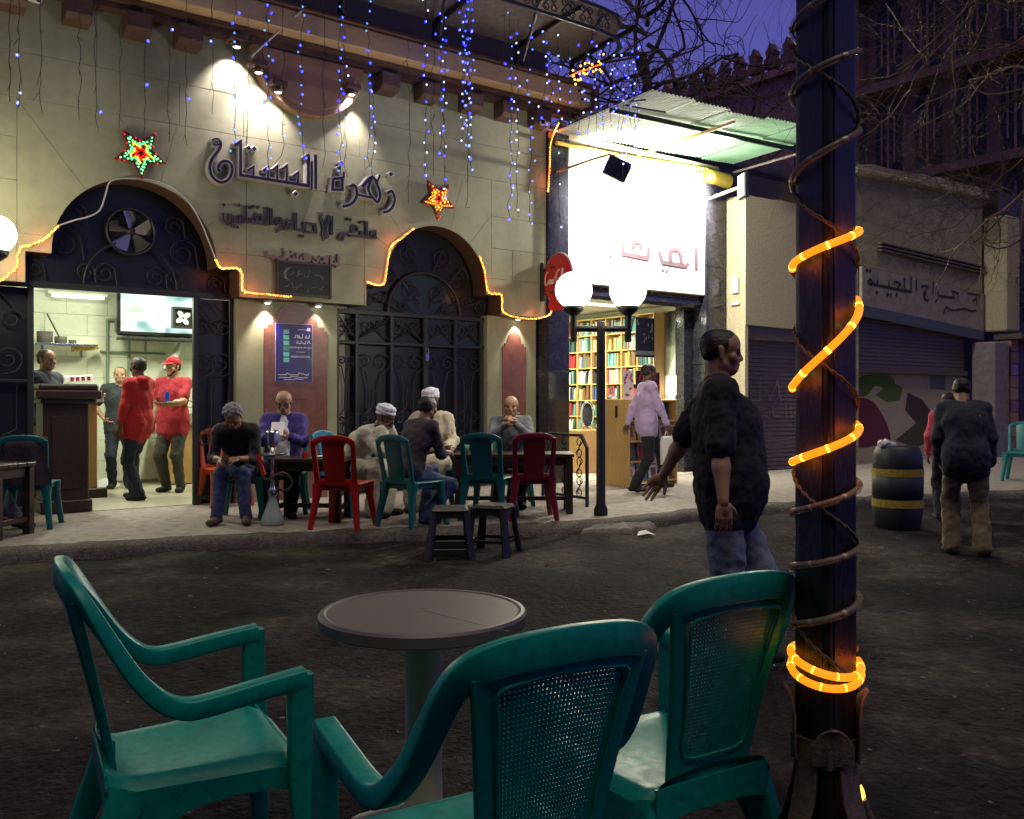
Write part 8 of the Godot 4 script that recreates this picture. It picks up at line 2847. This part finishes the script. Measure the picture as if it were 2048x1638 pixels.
	person({"label": "heavy person in a black polo shirt and jeans walking right in the street", "at": b, "face": Vector2(1.0, -0.12), "tall": 1.71, "fat": 1.13, "deep": 0.92, "sleeve_end": 0.93, "sleeve_r": 0.074, "cell": 0.0125, "hand_cell": 0.0042, "skin": "skin_tan", "top": "cloth_black", "top_name": "polo_shirt", "collar": "cloth_black", "legs": "denim_pale", "shoes": "shoe_black", "lean": -0.04, "head_pitch": 0.06, "la": Vector3(0.1, 0.09, 0.16), "ra": Vector3(-0.1, 0.13, -0.25), "knee": Vector3(0, 0, 1), "lw": Vector3(0.36, 0.86, -0.34), "rw": Vector3(-0.34, 0.84, -0.03), "hand_l": Vector3(0.1, -0.7, -0.6), "hand_r": Vector3(0.1, -1, 0.06), "back_r": Vector3(-0.9, 0, 0.3), "curl": 0.35, "hem": 0.11, "leg_end": 0.088, "crease": 0.01, "elbow_l": Vector3(0.3, 0, -1), "elbow_r": Vector3(-0.3, 0, -1)})
	var c := gp(1292, 984, PAVE)
	person({"label": "person in a lilac shirt and black trousers walking past the bookshop with a bag", "at": c, "face": Vector2(0.93, 0.2), "tall": 1.72, "skin": "skin_dark", "top": "cloth_lilac", "sleeve": "long", "roll": 0.92, "legs": "trouser_black", "shoes": "shoe_black", "la": Vector3(0.08, 0.12, 0.28), "ra": Vector3(-0.08, 0.09, -0.2), "lw": Vector3(0.2, 0.9, -0.2), "rw": Vector3(-0.26, 0.88, 0.22), "lean": 0.05, "fat": 1.05, "hem": 0.08, "crease": 0.01})
	# shopping bag in that hand
	st = new_st()
	prism(st, PackedVector2Array([Vector2(-0.11, 0), Vector2(0.11, 0.0), Vector2(0.13, 0.3), Vector2(0.1, 0.38), Vector2(-0.1, 0.37), Vector2(-0.12, 0.28)]), -0.04, 0.04, Transform3D(), 0.02)
	tube(st, [Vector3(-0.07, 0.37, 0), Vector3(-0.01, 0.52, 0), Vector3(0.01, 0.52, 0), Vector3(0.07, 0.38, 0)], 0.006, 4)
	var bg := thing("shopping_bag", "white shopping bag with a red mark carried by the person in the lilac shirt", "bag", Transform3D(Basis(Vector3.UP, 0.1), c + Vector3(0.28, 0.38, 0.2)))
	part("bag", st, M.paper, bg)
	st = new_st()
	box(st, Vector3(0.01, 0.17, 0.042), Vector3(0.05, 0.11, 0.006))
	part("mark", st, M.red_gloss, bg)
	var e := gp(1932, 1110, 0.0)
	person({"label": "stooped person in a dark jacket and khaki trousers beside the barrel", "at": e, "face": Vector2(0.3, 0.95), "tall": 1.6, "skin": "skin_brown", "top": "cloth_navy", "top_name": "jacket", "sleeve": "long", "cuff": 0.06, "legs": "trouser_khaki", "shoes": "shoe_brown", "lean": 0.22, "hunch": 0.35, "head_pitch": 0.3, "hair": "short", "la": Vector3(0.12, 0.08, 0.02), "ra": Vector3(-0.13, 0.08, -0.08), "leg_end": 0.085, "hem": 0.1, "fat": 1.04, "lw": Vector3(0.2, 0.88, 0.2), "rw": Vector3(-0.22, 0.86, 0.16), "crease": 0.01})
	var e2 := gp(1896, 1040, 0.0)
	person({"label": "person with a pink top mostly hidden behind the stooped person", "at": e2 + Vector3(0.0, 0, 0), "face": Vector2(0.2, 0.95), "tall": 1.44, "skin": "skin_brown", "top": "cloth_pink", "sleeve": "long", "legs": "trouser_black", "hair": "short", "hair_mat": "hair_brown"})
	# clerk inside the bookshop
	var d := sv(1222, 800, -0.5)
	var dp := fx(d.x, PAVE + 0.006, -0.5).origin
	person({"label": "clerk in a white shirt sitting inside the bookshop behind the pine stand", "at": dp, "face": Vector2(0.6, -0.8), "pose": "sit", "tall": 1.72, "skin": "skin_brown", "top": "cloth_white", "sleeve": "short", "legs": "trouser_black", "head_pitch": 0.2})

# ------------------------------------------------------------------ small things
func small_things() -> void:
	var st := new_st()
	# striped barrel
	var o := thing("barrel", "dark road barrel with two worn yellow bands on the right side of the street", "barrel", Transform3D(Basis(), gp(1795, 1058)))
	lathe(st, [Vector2(0, 0.0), Vector2(0.2, 0.0), Vector2(0.225, 0.03), Vector2(0.245, 0.18), Vector2(0.25, 0.3), Vector2(0.24, 0.31), Vector2(0.24, 0.34), Vector2(0.252, 0.35), Vector2(0.255, 0.55), Vector2(0.243, 0.56), Vector2(0.243, 0.6), Vector2(0.25, 0.61), Vector2(0.24, 0.78), Vector2(0.215, 0.85), Vector2(0.2, 0.87), Vector2(0.0, 0.87)], 28)
	part("drum", st, plain("barrel_blue", lin(0.022, 0.024, 0.035), 0.5), o)
	for q in [[0.24, 0.29, 0.254], [0.56, 0.61, 0.2565]]:
		st = new_st()
		for k in 28:
			var a0 := TAU * k / 28.0
			var a1 := TAU * (k + 1) / 28.0
			q4(st, Vector3(cos(a0) * q[2], q[0], sin(a0) * q[2]), Vector3(cos(a1) * q[2], q[0], sin(a1) * q[2]), Vector3(cos(a1) * q[2], q[1] + 0.03, sin(a1) * q[2]), Vector3(cos(a0) * q[2], q[1] + 0.03, sin(a0) * q[2]), Vector3(cos(a0), 0, sin(a0)))
		part("yellow_band", st, M.yellow_worn, o)
	st = new_st()
	blob(st, [limb(Vector3(-0.05, -0.02, 0), Vector3(0.06, -0.02, 0), 0.04, 0.028, 0.03), limb(Vector3(-0.08, -0.02, 0.04), Vector3(0.0, 0.0, -0.04), 0.028, 0.03, 0.02)], 0.012, 0.02, 14.0)
	solo("plastic_bag", st, M.paper, "white plastic bag lying on top of the striped barrel", "bag", Transform3D(Basis(), gp(1795, 1058) + Vector3(-0.12, 0.91, 0.05)))
	# water pipe on the terrace and things on the tables
	hookah(Transform3D(Basis(Vector3.UP, 0.3), gp(545, 1050, PAVE)), "tall chrome water pipe with a glass base standing on the pavement", 1.13)
	st = new_st()
	bev(st, Vector3.ZERO, Vector3(0.12, 0.02, 0.08), 0.005)
	solo("ashtray", st, M.chrome, "metal ashtray on the left wooden table", "ashtray", Transform3D(Basis(Vector3.UP, 0.4), Vector3(-1.95, PAVE + 0.652, -9.5)))
	st = new_st()
	bev(st, Vector3(0, 0.03, 0), Vector3(0.05, 0.06, 0.025), 0.004)
	solo("cigarette_pack", st, M.red_gloss, "small red pack on the left wooden table", "pack", Transform3D(Basis(Vector3.UP, 0.7), Vector3(-2.1, PAVE + 0.642, -9.4)))
	st = new_st()
	bev(st, Vector3.ZERO, Vector3(0.2, 0.006, 0.12), 0.002)
	solo("paper", st, M.paper, "folded paper lying at the right end of the left wooden table", "paper", Transform3D(Basis(Vector3.UP, 0.2), Vector3(-1.8, PAVE + 0.647, -9.42)))
	st = new_st()
	lathe(st, [Vector2(0, 0), Vector2(0.025, 0), Vector2(0.03, 0.09), Vector2(0, 0.09)], 12)
	solo("glass", st, plain("green_glass", lin(0.1, 0.35, 0.16), 0.1), "small green glass on the left end of the long table", "glass", Transform3D(Basis(), Vector3(-0.5, PAVE + 0.652, -10.15)))
	# white paper on the street
	st = new_st()
	st.set_smooth_group(-1)
	var cr := [Vector3(-0.09, 0.01, 0.05), Vector3(0.02, 0.035, 0.07), Vector3(0.1, 0.012, 0.02), Vector3(0.05, 0.03, -0.06), Vector3(-0.06, 0.04, -0.05)]
	for k in 5:
		t3(st, Vector3(0, 0.06, 0), cr[k], cr[(k + 1) % 5], Vector3.UP)
		t3(st, Vector3(0, 0.0, 0), cr[k], cr[(k + 1) % 5], Vector3.DOWN)
	solo("crumpled_paper", st, M.paper, "crumpled white paper lying on the street below the bookshop", "paper", Transform3D(Basis(), gp(1291, 1072)))
	# cameras and wires on the wall
	var c := sv(1080, 246, 0.12)
	o = thing("wall_camera", "small white security camera under the end of the cornice", "camera", fx(c.x, c.y, 0.12))
	st = new_st()
	tube(st, [Vector3(0, 0.0, 0.0), Vector3(-0.04, -0.02, 0.12)], 0.045, 12)
	part("housing", st, M.white_plastic, o)
	st = new_st()
	tube(st, [Vector3(-0.04, -0.02, 0.12), Vector3(-0.042, -0.021, 0.126)], 0.03, 12)
	part("lens", st, M.black_gloss, o)
	st = new_st()
	tube(st, [Vector3(0, 0.1, -0.1), Vector3(0.0, 0.03, 0.0)], 0.016, 6)
	part("bracket", st, M.white_plastic, o)
	c = sv(66, 2, 0.15)
	o = thing("wall_camera", "white camera at the upper left corner of the wall", "camera", fx(c.x, c.y, 0.15))
	st = new_st()
	tube(st, [Vector3(-0.05, 0.03, 0.0), Vector3(0.03, -0.02, 0.12)], 0.04, 12)
	part("housing", st, M.white_plastic, o)
	st = new_st()
	tube(st, [Vector3(0.03, -0.02, 0.12), Vector3(0.034, -0.023, 0.127)], 0.028, 12)
	part("lens", st, M.black_gloss, o)
	# overhead wires
	var k := 0
	for q in [[[1142, 176, 0.3], [1250, 210, 1.4], [1330, 225, 3.0]], [[1142, 196, 0.3], [1230, 205, 1.0], [1290, 200, 2.2]]]:
		st = new_st()
		var pts := []
		for n in q:
			pts.append(v3(sv(n[0], n[1], n[2]), n[2]))
		tube(st, smooth_line(pts, 5), 0.014, 5)
		solo("overhead_wire", st, M.black, ["thick black cable from the cornice end over the canopy", "second black cable just below the first at the cornice end"][k], "cable", FT)
		k += 1
